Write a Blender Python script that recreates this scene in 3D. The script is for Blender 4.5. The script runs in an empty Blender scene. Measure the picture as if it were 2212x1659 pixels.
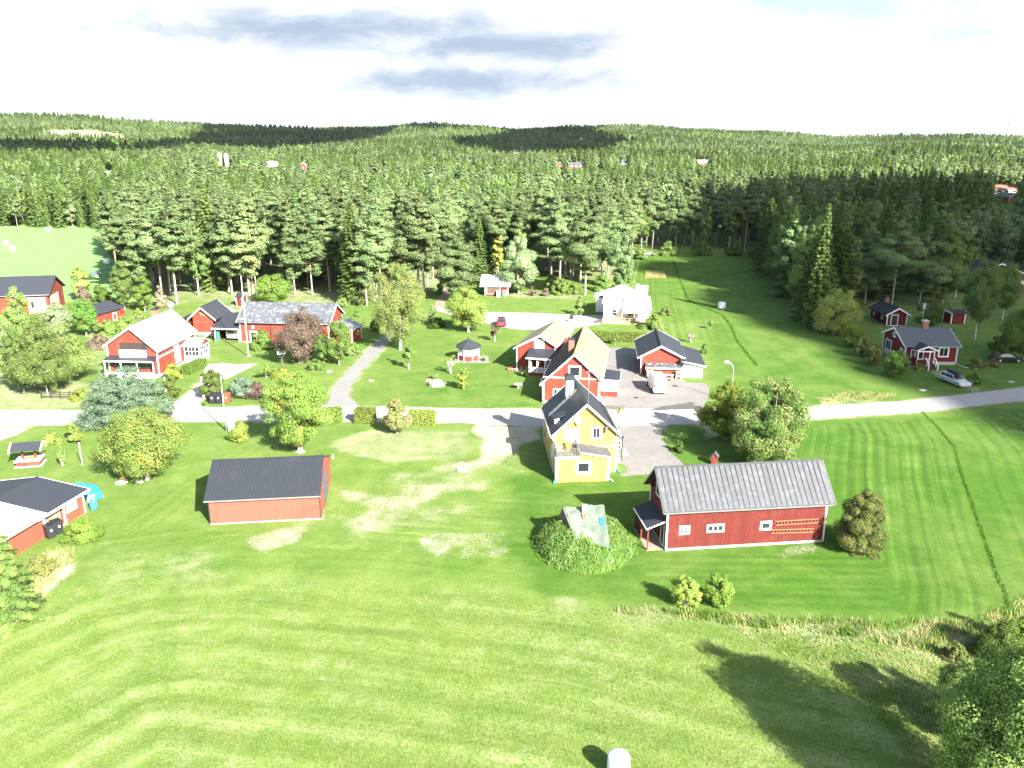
import bpy, bmesh, math, random
import numpy as np
from mathutils import Vector, Matrix
from mathutils.geometry import tessellate_polygon
sc = bpy.context.scene
C = bpy.data.collections.new("Village"); sc.collection.children.link(C)
random.seed(7); RNG = np.random.default_rng(7)
R = math.radians
# ------------------------------------------------------------------ camera, sky, sun, exposure
CAM_H, PITCH, FPX, CX, CY = 34.0, R(16.6), 1770.0, 1106.0, 829.5     # FPX etc. for a 2212 px wide picture
cd = bpy.data.cameras.new("camera"); cam = bpy.data.objects.new("camera", cd); C.objects.link(cam)
cam.location = (0, 0, CAM_H); cam.rotation_euler = (R(90) - PITCH, 0, 0)
cd.sensor_width = 36; cd.lens = 36 * FPX / 2212; cd.clip_end = 12000; cd.clip_start = 0.5
sc.camera = cam
SUN_EL = R(31.5); SHX, SHY = -0.57, 0.822                            # shadows fall towards (SHX, SHY)
SUN_POWER, EXPOSURE = 5.0, 2.18
sd = bpy.data.lights.new("sun", 'SUN'); so = bpy.data.objects.new("sun", sd); C.objects.link(so)
sd.energy = SUN_POWER; sd.angle = R(0.53); sd.color = (1.0, 0.965, 0.90)
to_sun = Vector((-SHX * math.cos(SUN_EL), -SHY * math.cos(SUN_EL), math.sin(SUN_EL)))
so.rotation_euler = to_sun.to_track_quat('Z', 'Y').to_euler()
sc.view_settings.view_transform = 'Standard'; sc.view_settings.look = 'None'
sc.view_settings.exposure = EXPOSURE; sc.view_settings.gamma = 1
sc.cycles.max_bounces = 5; sc.cycles.diffuse_bounces = 2; sc.cycles.glossy_bounces = 2
sc.cycles.transmission_bounces = 3; sc.cycles.transparent_max_bounces = 6

class NT:
    """tiny node helper"""
    def __init__(s, tree): s.t = tree; s.n = tree.nodes; s.l = tree.links
    def __call__(s, typ, ins=None, **kw):
        n = s.n.new(typ)
        for k, v in kw.items(): setattr(n, k, v)
        for k, v in (ins or {}).items():
            sock = n.inputs[k]
            if hasattr(v, 'is_output') or isinstance(v, bpy.types.NodeSocket): s.l.new(v, sock)
            else:
                if isinstance(v, tuple) and len(v) == 3 and sock.type == 'RGBA': v = (*v, 1)
                sock.default_value = v
        return n
    def math(s, op, a, b=0.0, c=None, clamp=False):
        d = {0: a, 1: b}
        if c is not None: d[2] = c
        return s('ShaderNodeMath', d, operation=op, use_clamp=clamp).outputs[0]
    def mix(s, f, a, b, blend='MIX'):
        return s('ShaderNodeMix', {0: f, 6: a, 7: b}, data_type='RGBA', blend_type=blend).outputs[2]
    def noise(s, vec, scale, detail=3.0, rough=.55, dist=0.0):
        d = {'Scale': scale, 'Detail': detail, 'Roughness': rough, 'Distortion': dist}
        if vec is not None: d['Vector'] = vec
        return s('ShaderNodeTexNoise', d).outputs[0]
    def ss(s, x, lo, hi, a=0.0, b=1.0):
        return s('ShaderNodeMapRange', {0: x, 1: lo, 2: hi, 3: a, 4: b}, interpolation_type='SMOOTHSTEP').outputs[0]
    def ramp(s, f, stops):
        n = s('ShaderNodeValToRGB', {0: f}); e = n.color_ramp.elements
        while len(e) < len(stops): e.new(0.5)
        for k, (p, c) in enumerate(stops): e[k].position = p; e[k].color = (*c, 1)
        return n.outputs[0]

W = bpy.data.worlds.new("World"); sc.world = W; W.use_nodes = True
w = NT(W.node_tree); w.n.clear()
sky = w('ShaderNodeTexSky', sky_type='NISHITA', sun_disc=False, sun_elevation=SUN_EL,
        sun_rotation=math.atan2(-SHX, -SHY), air_density=1.0, dust_density=1.5, ozone_density=1.2)
tc = w('ShaderNodeTexCoord').outputs['Generated']
sep = w('ShaderNodeSeparateXYZ', {0: tc}); X, Y, Z = sep.outputs
zz = w.math('MAXIMUM', w.math('ADD', Z, 0.06), 0.01)
fl = w('ShaderNodeCombineXYZ', {0: w.math('DIVIDE', X, zz), 1: w.math('DIVIDE', Y, zz)}).outputs[0]
n1 = w.noise(fl, 0.55, 7, .6); n2 = w.noise(fl, 1.7, 5, .6)
hor = w.ss(Z, 0.12, 0.27, 1.0, 0.0)                                  # cloud deck thins out overhead
cov = w.ss(w.math('ADD', n1, w.math('MULTIPLY', hor, 0.42)), 0.65, 0.75)
az = w.math('DIVIDE', X, w.math('MAXIMUM', Y, 0.05)); el = w.math('DIVIDE', Z, w.math('MAXIMUM', Y, 0.05))
wv = w('ShaderNodeCombineXYZ', {0: w.math('MULTIPLY', az, 5.0), 1: w.math('MULTIPLY', el, 14.0)}).outputs[0]
wn = w.math('SUBTRACT', w.noise(wv, 1.6, 6, .62, .4), 0.5)
front = w.math('GREATER_THAN', Y, 0.05)
def patch(ca, ce, ra, re, soft=1.8, k=3.6):                           # a grey cloud underside at azimuth ca, elevation ce
    dx = w.math('DIVIDE', w.math('SUBTRACT', az, ca), ra); dy = w.math('DIVIDE', w.math('SUBTRACT', el, ce), re)
    d = w.math('SQRT', w.math('ADD', w.math('MULTIPLY', dx, dx), w.math('MULTIPLY', dy, dy)))
    d = w.math('ADD', d, w.math('MULTIPLY', wn, k))
    return w.math('MULTIPLY', w.ss(d, 1.0 + soft * .5, 1.0 - soft * .5), front)
def U2a(u, v):
    b = (CY - v) / FPX; q = math.cos(PITCH) + b * math.sin(PITCH); return (u - CX) / FPX / q, (-math.sin(PITCH) + b * math.cos(PITCH)) / q
def mx(*a):
    r = a[0]
    for b in a[1:]: r = w.math('MAXIMUM', r, b)
    return r
P = lambda u, v, ru, rv, **k: patch(*U2a(u, v), ru / FPX, rv / FPX, **k)
dark = mx(P(760, 62, 350, 36), P(1080, 98, 240, 30), P(1030, 176, 200, 30), w.math('MULTIPLY', P(930, 110, 110, 40), .55),
          w.math('MULTIPLY', P(600, 90, 70, 12), .5), w.math('MULTIPLY', P(800, 184, 110, 14), .55))
blue = mx(P(1850, 2, 230, 34), w.math('MULTIPLY', P(2080, 68, 90, 16), .8), w.math('MULTIPLY', P(1650, 154, 80, 12), .75),
          w.math('MULTIPLY', P(1430, 217, 45, 10), .6), w.math('MULTIPLY', P(230, 8, 60, 16), .6), w.math('MULTIPLY', P(200, 168, 110, 12), .45),
          w.math('MULTIPLY', P(40, 214, 60, 8), .5), w.math('MULTIPLY', P(2120, 262, 90, 12), .5))
white = w.mix(w.ss(n2, .3, .7), (3.5, 3.6, 3.62), (4.2, 4.2, 4.15))
skyc = w.mix(cov, sky.outputs[0], white)
skyc = w.mix(blue, skyc, (2.4, 3.3, 3.5)); skyc = w.mix(w.math('MULTIPLY', dark, .9), skyc, (1.22, 1.62, 2.2))
bg = w('ShaderNodeBackground', {0: skyc, 1: 0.075})
w.l.new(bg.outputs[0], w('ShaderNodeOutputWorld').inputs[0])

# ------------------------------------------------------------------ picture <-> ground
cP, sP = math.cos(PITCH), math.sin(PITCH)
def ray(u, v):
    a = (u - CX) / FPX; b = -(v - CY) / FPX
    return a, cP + b * sP, -sP + b * cP
def G(u, v, z=0.0):
    r = ray(u, v); t = (z - CAM_H) / r[2]; return r[0] * t, r[1] * t
def Pz(v, x, y):
    b = -(v - CY) / FPX
    return CAM_H + (b * y * cP - y * sP) / (cP + b * sP)
def proj_np(x, y, z):
    q = z - CAM_H; f = y * cP - q * sP
    return CX + FPX * x / f, CY - FPX * (y * sP + q * cP) / f
def sc_at(x, y): return (y * cP + CAM_H * sP) / FPX                  # metres per picture unit at that ground point

# ------------------------------------------------------------------ object helpers
def tag(o, label=None, cat=None, group=None, kind=None):
    if label: o['label'] = label
    if cat: o['category'] = cat
    if group: o['group'] = group
    if kind: o['kind'] = kind
    return o
def root(name, x, y, z=0.0, rz=0.0, label=None, cat=None, group=None):
    o = bpy.data.objects.new(name, None); C.objects.link(o)
    o.location = (x, y, z); o.rotation_euler = (0, 0, rz); o.empty_display_size = .5
    return tag(o, label, cat, group)
def link(name, me, mat=None, parent=None):
    o = bpy.data.objects.new(name, me); C.objects.link(o)
    if mat is not None and not me.materials: me.materials.append(mat)
    if parent is not None: o.parent = parent
    return o
def copy_tree(o, parent=None):
    c = o.copy(); C.objects.link(c)
    if parent is not None: c.parent = parent
    for ch in o.children: copy_tree(ch, c)
    return c
class MB:
    def __init__(s): s.v = []; s.f = []; s.sm = []
    def poly(s, pts, smooth=False):
        b = len(s.v); s.v += [tuple(p) for p in pts]; s.f.append(list(range(b, b + len(pts)))); s.sm.append(smooth); return s
    def faces(s, vs, fs, smooth=False):
        b = len(s.v); s.v += [tuple(p) for p in vs]; s.f += [[b + i for i in f] for f in fs]; s.sm += [smooth] * len(fs); return s
    def box(s, x0, x1, y0, y1, z0, z1, T=None):
        vs = [(x, y, z) for z in (z0, z1) for x, y in ((x0, y0), (x1, y0), (x1, y1), (x0, y1))]
        if T: vs = [T(*p) for p in vs]
        return s.faces(vs, [(3, 2, 1, 0), (4, 5, 6, 7), (0, 1, 5, 4), (1, 2, 6, 5), (2, 3, 7, 6), (3, 0, 4, 7)])
    def prism(s, pts, vec):                                           # closed polygon swept by vec
        n = len(pts); q = [tuple(a + b for a, b in zip(p, vec)) for p in pts]
        return s.faces(list(pts) + q, [list(range(n))[::-1], list(range(n, 2 * n))] + [(i, (i + 1) % n, n + (i + 1) % n, n + i) for i in range(n)])
    def beam(s, p, q, wd, ht=None):
        p, q = Vector(p), Vector(q); d = (q - p).normalized(); ht = ht or wd
        a = d.cross(Vector((0, 0, 1)))
        a = a.normalized() if a.length > 1e-3 else Vector((1, 0, 0)); b = a.cross(d)
        vs = [c + a * sx * wd / 2 + b * sy * ht / 2 for c in (p, q) for sx, sy in ((-1, -1), (1, -1), (1, 1), (-1, 1))]
        return s.faces(vs, [(0, 1, 2, 3), (7, 6, 5, 4), (0, 4, 5, 1), (1, 5, 6, 2), (2, 6, 7, 3), (3, 7, 4, 0)])
    def tube(s, pts, rad, n=8, cap=True):
        rings = []; pts = [Vector(p) for p in pts]
        for i, p in enumerate(pts):
            d = (pts[min(i + 1, len(pts) - 1)] - pts[max(i - 1, 0)]).normalized()
            a = d.cross(Vector((0.3, 1, 0.1))).normalized(); b = d.cross(a)
            r = rad[i] if hasattr(rad, '__len__') else rad
            rings.append([p + (a * math.cos(t) + b * math.sin(t)) * r for t in [2 * math.pi * k / n for k in range(n)]])
        vs = [v for r_ in rings for v in r_]; fs = []
        for i in range(len(rings) - 1):
            for k in range(n): fs.append((i * n + k, i * n + (k + 1) % n, (i + 1) * n + (k + 1) % n, (i + 1) * n + k))
        if cap: fs += [list(range(n))[::-1], [(len(rings) - 1) * n + k for k in range(n)]]
        return s.faces(vs, fs, True)
    def lathe(s, prof, n=16, o=(0, 0, 0), axis='z'):
        vs = []; fs = []
        for r_, z in prof:
            for k in range(n):
                t = 2 * math.pi * k / n
                p = (r_ * math.cos(t), r_ * math.sin(t), z)
                if axis == 'x': p = (z, r_ * math.cos(t), r_ * math.sin(t))
                if axis == 'y': p = (r_ * math.cos(t), z, r_ * math.sin(t))
                vs.append((p[0] + o[0], p[1] + o[1], p[2] + o[2]))
        m = len(prof)
        for i in range(m - 1):
            for k in range(n): fs.append((i * n + k, i * n + (k + 1) % n, (i + 1) * n + (k + 1) % n, (i + 1) * n + k))
        fs += [list(range(n))[::-1], [(m - 1) * n + k for k in range(n)]]
        return s.faces(vs, fs, True)
    def build(s, name, mat, parent=None, uv=True):
        me = bpy.data.meshes.new(name); me.from_pydata(s.v, [], s.f)
        me.polygons.foreach_set('use_smooth', s.sm); me.materials.append(mat); me.update()
        if uv:
            L = me.uv_layers.new(name='UVMap').data
            for p in me.polygons:
                n = p.normal
                if abs(n.z) > .97: a, b = Vector((1, 0, 0)), Vector((0, 1, 0))
                else: a = Vector((0, 0, 1)).cross(n).normalized(); b = n.cross(a)
                if a.x + a.y < 0: a = -a
                for li in p.loop_indices:
                    co = me.vertices[me.loops[li].vertex_index].co
                    L[li].uv = (co.dot(a), co.dot(b))
        return link(name, me, None, parent)

# ------------------------------------------------------------------ materials
MATS = {}
def M(name, col, var=.12, scale=1.5, rough=.85, board=None, course=None, bump=0.0, wear=None, metallic=0.0, spec=.3, grime=None):
    """procedural surface: board=(spacing, gap, gapdark[, per-board variation]) down UV.x, course=(spacing, gap, dark) along UV.y, wear=(colour, amount, scale)"""
    if name in MATS: return MATS[name]
    m = bpy.data.materials.new(name); m.use_nodes = True; t = NT(m.node_tree); t.n.clear()
    uv = t('ShaderNodeUVMap').outputs[0]; oc = t('ShaderNodeTexCoord').outputs['Object']
    s_ = t('ShaderNodeSeparateXYZ', {0: uv})
    f = t.noise(oc, scale, 4, .6)
    k = t.math('ADD', 1 - var, t.math('MULTIPLY', f, 2 * var))
    h = t.math('MULTIPLY', t.noise(oc, 9, 3), .3)
    if board:
        q = t.math('DIVIDE', s_.outputs[0], board[0]); fr = t.math('FRACT', q)
        gap = t.math('LESS_THAN', fr, board[1])
        wn_ = t('ShaderNodeTexWhiteNoise', {'W': t.math('FLOOR', q)}, noise_dimensions='1D').outputs[0]
        bv = board[3] if len(board) > 3 else .10
        k = t.math('MULTIPLY', k, t.math('ADD', 1 - bv, t.math('MULTIPLY', wn_, 2 * bv)))
        k = t.math('MULTIPLY', k, t.math('SUBTRACT', 1.0, t.math('MULTIPLY', gap, board[2])))
        h = t.math('SUBTRACT', h, gap)
    if course:
        q = t.math('DIVIDE', s_.outputs[1], course[0]); gap = t.math('LESS_THAN', t.math('FRACT', q), course[1])
        k = t.math('MULTIPLY', k, t.math('SUBTRACT', 1.0, t.math('MULTIPLY', gap, course[2])))
        h = t.math('SUBTRACT', h, gap)
    c = t.mix(1.0, (*col, 1), t('ShaderNodeCombineColor', {0: k, 1: k, 2: k}).outputs[0], 'MULTIPLY')
    if wear:
        g = t.ss(t.noise(oc, wear[2], 5, .65), .62 - wear[1] * .3, .72 - wear[1] * .3)
        c = t.mix(t.math('MULTIPLY', g, min(1, wear[1] * 1.5)), c, (*wear[0], 1))
    if grime:                                                        # weathering along the lower edge
        g = t.math('MULTIPLY', t.ss(t('ShaderNodeSeparateXYZ', {0: oc}).outputs[2], grime[1], 0.0), t.noise(oc, 2.5, 4))
        c = t.mix(g, c, (*grime[0], 1))
    d = {'Base Color': c, 'Roughness': rough, 'Metallic': metallic, 'Specular IOR Level': spec}
    if bump: d['Normal'] = t('ShaderNodeBump', {'Strength': bump, 'Distance': .03, 'Height': h}).outputs[0]
    b = t('ShaderNodeBsdfPrincipled', d)
    t.l.new(b.outputs[0], t('ShaderNodeOutputMaterial').inputs[0])
    MATS[name] = m; return m
red = M('red_boards', (.215, .044, .026), board=(.28, .16, .40, .10), bump=.5, wear=((.26, .068, .042), .35, .8))
red_old = M('old_red_boards', (.115, .019, .014), board=(.16, .14, .45, .14), bump=.5, wear=((.15, .034, .024), .3, .9))
red_dk = M('dark_red_boards', (.13, .016, .014), board=(.2, .12, .35, .08), bump=.4)
red_metal = M('red_sheet_metal', (.35, .085, .058), board=(.20, .35, .24, .03), rough=.6, bump=.5, wear=((.40, .05, .028), .3, .5))
yellow = M('yellow_boards', (.49, .345, .075), board=(.30, .15, .48, .05), bump=.6)
white_p = M('white_paint', (.80, .79, .76), var=.05, rough=.7)
white_wall = M('white_boards', (.76, .75, .72), board=(.2, .08, .12, .02), rough=.8)
white_metal = M('white_roof_metal', (.72, .72, .72), board=(.6, .05, .22, .03), rough=.45, bump=.3, wear=((.60, .60, .58), .3, .7))
white_metal2 = M('pale_roof_metal', (.66, .66, .65), board=(.35, .12, .22, .03), rough=.5, bump=.4)
grey_metal = M('grey_roof_metal', (.075, .079, .086), var=.14, scale=.8, board=(.47, .05, .30, .07), course=(1.9, .014, .25), rough=.65, wear=((.12, .12, .12), .35, 1.6))
mottled = M('mottled_roof', (.085, .092, .105), board=(.55, .08, .4, .14), course=(.55, .08, .25), rough=.7, wear=((.23, .23, .235), .40, 1.6))
dark_roof = M('dark_corrugated_roof', (.032, .035, .044), var=.10, board=(.20, .40, .35, .02), rough=.5, bump=.5, wear=((.045, .048, .056), .2, .7))
felt = M('dark_roofing_felt', (.030, .034, .043), var=.14, scale=.9, course=(1.0, .02, .25), rough=.8)
felt_w = M('flaking_roofing_felt', (.06, .065, .07), course=(.5, .05, .3), wear=((.45, .46, .46), .30, 2.2))
tan_roof = M('tan_tile_roof', (.36, .26, .125), var=.10, board=(.24, .12, .18, .04), course=(.33, .15, .22), bump=.5, wear=((.30, .26, .11), .4, .9))
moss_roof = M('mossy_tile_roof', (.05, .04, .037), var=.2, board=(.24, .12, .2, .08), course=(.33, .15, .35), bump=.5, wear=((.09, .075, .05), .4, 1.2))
olive_roof = M('olive_tile_roof', (.29, .275, .14), var=.12, board=(.24, .12, .18, .05), course=(.33, .15, .25), bump=.5, wear=((.18, .165, .11), .45, 1.0))
glass = M('window_glass', (.025, .028, .032), var=.3, rough=.08, spec=.6)
curtain = M('pale_curtain', (.62, .58, .46), board=(.12, .3, .18, .05))
concrete = M('concrete', (.40, .39, .36), var=.15, scale=2.5)
stone = M('stone', (.34, .32, .29), var=.35, scale=2.0, bump=.5)
brick = M('brick', (.30, .14, .09), board=(.24, .08, .25, .08), course=(.10, .15, .35), bump=.3)
brick_w = M('whitewashed_brick', (.70, .67, .62), board=(.25, .06, .12, .05), course=(.09, .15, .18), bump=.3)
wood = M('pale_timber', (.46, .36, .20), board=(.14, .1, .35, .1))
wood_g = M('grey_timber', (.13, .12, .10), board=(.14, .1, .35, .12), var=.2)
wood_dk = M('dark_timber', (.055, .045, .038), var=.25, scale=4)
log_end = M('split_firewood', (.42, .34, .24), var=.4, scale=9, board=(.16, .2, .6, .3), course=(.14, .22, .6), bump=.6)
black_pl = M('black_plastic', (.025, .026, .030), rough=.5, var=.1)
rubber = M('rubber', (.02, .02, .02), rough=.9)
steel = M('galvanised_steel', (.42, .43, .45), rough=.4, metallic=.6, var=.08)
chrome = M('chrome', (.7, .7, .72), rough=.2, metallic=1.0, var=.02)
cyan_p = M('turquoise_plastic', (.03, .42, .46), rough=.5)
blue_p = M('blue_plastic', (.04, .26, .58), rough=.45)
tarp_b = M('blue_tarpaulin', (.03, .26, .62), rough=.45, var=.2, scale=3, bump=.4)
tarp_g = M('green_tarpaulin', (.115, .145, .108), rough=.65, var=.25, scale=1.4, bump=.6, wear=((.19, .21, .165), .5, .8))
wrap = M('bale_wrap', (.80, .81, .80), rough=.35, var=.05, scale=5, course=(.12, .08, .06), bump=.25)
orange_t = M('orange_tile', (.52, .21, .10))
# ------------------------------------------------------------------ terrain
SKU = [-400, 0, 230, 420, 480, 650, 830, 880, 940, 1050, 1120, 1230, 1330, 1500, 1650, 1800, 1900, 1960, 2060, 2212, 2600]
SKV = [258, 257, 253, 264, 268, 270, 272, 267, 264, 266, 270, 267, 267, 274, 281, 289, 289, 286, 289, 291, 292]
PD = [0, 380, 520, 660, 900, 1300, 1650, 2250, 3000, 4200, 9000]
PF = [0, 0, .03, .09, .12, .19, .46, 1.0, .82, .8, .8]
def hz(x, y):
    x = np.asarray(x, float); y = np.asarray(y, float)
    D = np.sqrt(x * x + y * y); yy = np.maximum(y, 1.0)
    u = CX + FPX * x / (yy * cP + CAM_H * sP)
    top = (302 - np.interp(u, SKU, SKV)) * 1.30 + 10
    h = top * np.interp(D, PD, PF)
    a = np.clip((D - 420) / 900, 0, 1)
    h = h + a * (5 * np.sin(x / 190 + 1.3) * np.sin(y / 240 + .4) + 3.5 * np.sin(x / 83 + y / 131) + 2.0 * np.sin(x / 47 - y / 71))
    return np.where(y > 0, h, 0.0)
def hz1(x, y): return float(hz(x, y))
def gpoly(p): return [G(*q) for q in p]
def inside(poly, X, Y):
    r = np.zeros(X.shape, bool); n = len(poly)
    for i in range(n):
        x0, y0 = poly[i]; x1, y1 = poly[(i + 1) % n]
        if y0 == y1: continue
        r ^= ((y0 > Y) != (y1 > Y)) & (X < (x1 - x0) * (Y - y0) / (y1 - y0) + x0)
    return r
def dline(pl, X, Y, closed=False):
    d = np.full(X.shape, 1e9); n = len(pl)
    for i in range(n if closed else n - 1):
        x0, y0 = pl[i]; x1, y1 = pl[(i + 1) % n]; dx, dy = x1 - x0, y1 - y0
        t = np.clip(((X - x0) * dx + (Y - y0) * dy) / (dx * dx + dy * dy + 1e-9), 0, 1)
        d = np.minimum(d, np.hypot(X - x0 - t * dx, Y - y0 - t * dy))
    return d
def smooth(x): x = np.clip(x, 0, 1); return x * x * (3 - 2 * x)
def axis(segs):
    o = []
    for a, b, s in segs: o += list(np.arange(a, b - 1e-6, s))
    return np.array(o + [segs[-1][1]])
xs = axis([(-6000, -1150, 300), (-1150, -550, 20), (-550, -300, 40), (-300, -110, 5), (-110, 100, .45), (100, 300, 5), (300, 900, 40), (900, 6000, 300)])
ys = axis([(-600, -20, 40), (-20, 30, 5), (30, 150, .45), (150, 290, .9), (290, 600, 8), (600, 1400, 40), (1400, 2100, 14), (2100, 2600, 40), (2600, 9000, 300)])
GX, GY = np.meshgrid(xs, ys); gx, gy = GX.ravel(), GY.ravel(); gz = hz(gx, gy)
dry = np.zeros(gx.shape); soil = dry.copy(); lush = dry.copy(); amp = dry.copy(); ph = dry.copy()
near = (gy > 25) & (gy < 420) & (np.abs(gx) < 330)
idx = np.nonzero(near)[0]; nx, ny = gx[idx], gy[idx]
wob = .5 * np.sin(nx * .9 + 2 * np.sin(ny * .31)) + .5 * np.sin(ny * 1.1 + 2 * np.sin(nx * .37))
def paint(arr, pts, val, soft=1.5, wobble=.6, conv=True):
    p = gpoly(pts) if conv else pts
    x0, y0 = np.min(p, 0) - soft * 2; x1, y1 = np.max(p, 0) + soft * 2
    m = (nx > x0) & (nx < x1) & (ny > y0) & (ny < y1); k = idx[m]
    d = dline(p, nx[m], ny[m], True); d = np.where(inside(p, nx[m], ny[m]), d, -d) + wob[m] * wobble
    f = smooth(d / soft + .5)
    arr[k] = arr[k] * (1 - f) + val * f
    return k, f
def stripes(pts, guide, period, a, soft=1.0):
    """mown stripes parallel to a guide line, measured in metres from it"""
    p = gpoly(pts); g = gpoly(guide)
    x0, y0 = np.min(p, 0) - 2; x1, y1 = np.max(p, 0) + 2
    m = (nx > x0) & (nx < x1) & (ny > y0) & (ny < y1); k = idx[m]
    ins = inside(p, nx[m], ny[m]); d = dline(p, nx[m], ny[m], True)
    f = smooth(np.where(ins, d, 0) / soft)
    w_ = ins; ph[k[w_]] = dline(g, nx[m], ny[m])[w_] / period
    amp[k] = np.where(ins, f * a, amp[k])
CUT = [(76, 290), (100, 281), (200, 281), (262, 290), (280, 300), (272, 316), (190, 318), (120, 308)]
CUTW = None
def clearcut(u, v, d): return inside(CUT, np.atleast_1d(u), np.atleast_1d(v)) & (np.atleast_1d(d) > 1250)
gu_, gv_ = proj_np(gx, np.maximum(gy, 60), gz); cc = clearcut(gu_, gv_, gy); dry[cc] = 1.0; soil[cc] = .45
mead_ = (gu_ > 380) & (gu_ < 550) & (gy > 560) & (gy < 670); dry[mead_] = .35
# base cover
k = idx; lush[k] = .35; dry[k] = .18
paint(lush, [(-900, 1280), (-60, 1320), (200, 1260), (600, 1235), (1150, 1275), (1600, 1350), (2100, 1420), (2400, 1500), (2600, 1900), (1800, 2600), (-900, 2600)], .12, 4)
paint(dry, [(-900, 1280), (-60, 1320), (200, 1260), (600, 1235), (1150, 1275), (1600, 1350), (2100, 1420), (2400, 1500), (2600, 1900), (1800, 2600), (-900, 2600)], .34, 4)
paint(lush, [(1100, 1030), (1420, 1020), (1480, 920), (2010, 900), (2212, 880), (2500, 900), (2500, 1500), (2160, 1340), (1800, 1330), (1180, 1290), (1080, 1180)], .85, 3)
paint(dry, [(1100, 1030), (1420, 1020), (1480, 920), (2010, 900), (2212, 880), (2500, 900), (2500, 1500), (2160, 1340), (1800, 1330), (1180, 1290), (1080, 1180)], .06, 3)
paint(lush, [(1365, 548), (1700, 555), (1800, 700), (1900, 780), (2300, 700), (2500, 830), (1745, 878), (1540, 850), (1530, 700), (1380, 700)], .66, 3)
paint(dry, [(1365, 548), (1700, 555), (1800, 700), (1900, 780), (2300, 700), (2500, 830), (1745, 878), (1540, 850), (1530, 700), (1380, 700)], .03, 3)
paint(lush, [(765, 880), (800, 800), (860, 720), (1110, 705), (1165, 870), (1165, 884)], .5, 2)
paint(lush, [(-400, 490), (262, 488), (330, 650), (-400, 660)], -1.0, 4); paint(dry, [(-400, 490), (250, 488), (330, 650), (-400, 660)], .02, 4)
paint(dry, [(-300, 790), (90, 800), (240, 840), (260, 884), (-300, 884)], .62, 2); paint(dry, [(190, 690), (245, 700), (240, 800), (190, 800)], .55, 2)
paint(dry, [(715, 950), (830, 925), (1000, 930), (1040, 950), (1010, 990), (850, 1000), (740, 985)], .62, 2)
paint(soil, [(740, 1110), (770, 1070), (880, 1050), (1000, 1000), (1060, 960), (1110, 950), (1090, 990), (1000, 1040), (960, 1090), (900, 1120), (790, 1135)], .55, 5, 2.8); paint(dry, [(700, 1120), (760, 1055), (880, 1030), (990, 990), (1050, 955), (1110, 950), (1100, 1000), (1010, 1060), (980, 1110), (900, 1150), (760, 1150)], .52, 6, 3)
paint(soil, [(1020, 915), (1165, 918), (1163, 948), (1115, 965), (1080, 990), (1020, 1000), (1040, 960)], .85, 1.5)
paint(soil, [(1060, 985), (1000, 1000), (985, 1012), (1010, 1016), (1075, 1000)], .7, 1.2)
paint(soil, [(530, 1190), (545, 1160), (600, 1150), (640, 1128), (700, 1122), (690, 1150), (650, 1168), (560, 1195)], .62, 1.6, 1.4)
paint(soil, [(918, 1165), (950, 1148), (985, 1150), (985, 1195), (940, 1200)], .6, 1.4, 1.2)
paint(soil, [(985, 1150), (1095, 1147), (1100, 1190), (1060, 1215), (990, 1208)], .42, .5, .2)
paint(soil, [(1680, 1175), (1745, 1172), (1770, 1195), (1700, 1203)], .5, .9, 1.0); paint(soil, [(-400, 1480), (-60, 1370), (60, 1290), (165, 1200), (185, 1195), (160, 1240), (60, 1330), (-60, 1430), (-300, 1560)], .85, 1.6, .8)
paint(soil, [(-60, 920), (75, 921), (45, 932), (0, 952), (-100, 975)], .95, 1); paint(dry, [(150, 1185), (260, 1200), (480, 1200), (460, 1250), (300, 1262), (200, 1255)], .38, 2, 2)
paint(soil, [(1840, 770), (1925, 762), (1960, 800), (1900, 815)], .0, 1)
paint(soil, [(2115, 855), (2090, 838), (2020, 815), (2000, 800), (2050, 800), (2130, 850)], .55, .8)
paint(dry, [(1200, 1302), (1330, 1310), (1500, 1325), (1700, 1340), (1900, 1348), (2120, 1345), (2212, 1310), (2400, 1300), (2400, 1480), (2100, 1430), (1800, 1372), (1500, 1350), (1200, 1325)], .6, 1.4, 1.2)
paint(dry, [(1830, 1390), (2100, 1420), (2130, 1500), (2000, 1560), (1850, 1450)], .5, 3)
paint(dry, [(1830, 845), (1930, 852), (1935, 862), (1780, 872), (1760, 860)], .7, 1.2); paint(dry, [(2080, 890), (2300, 860), (2300, 960), (2150, 930)], .3, 2)
paint(dry, [(1395, 588), (1437, 588), (1438, 601), (1393, 601)], 1, .5, .1); paint(soil, [(1098, 632), (1160, 628), (1260, 640), (1250, 648), (1150, 645), (1100, 645)], .5, 2)
for a, b in (((300, 660), (760, 640)), ((480, 700), (1040, 610)), ((1040, 560), (1370, 620))):  # needle litter under the pine grove
    paint(dry, [(a[0], a[1]), (a[0] + 20, 560), (b[0], 540), b], .55, 6, 2); paint(soil, [(a[0], a[1] - 20), (a[0] + 30, 565), (b[0], 545), b], .30, 6, 2)
paint(soil, [(1370, 545), (1640, 545), (1700, 650), (1790, 700), (1860, 700), (2400, 640), (2600, 440), (1370, 440)], .35, 3, 2)
paint(dry, [(1485, 902), (1560, 912), (1600, 950), (1530, 940)], .95, 2, 1.0)
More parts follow.
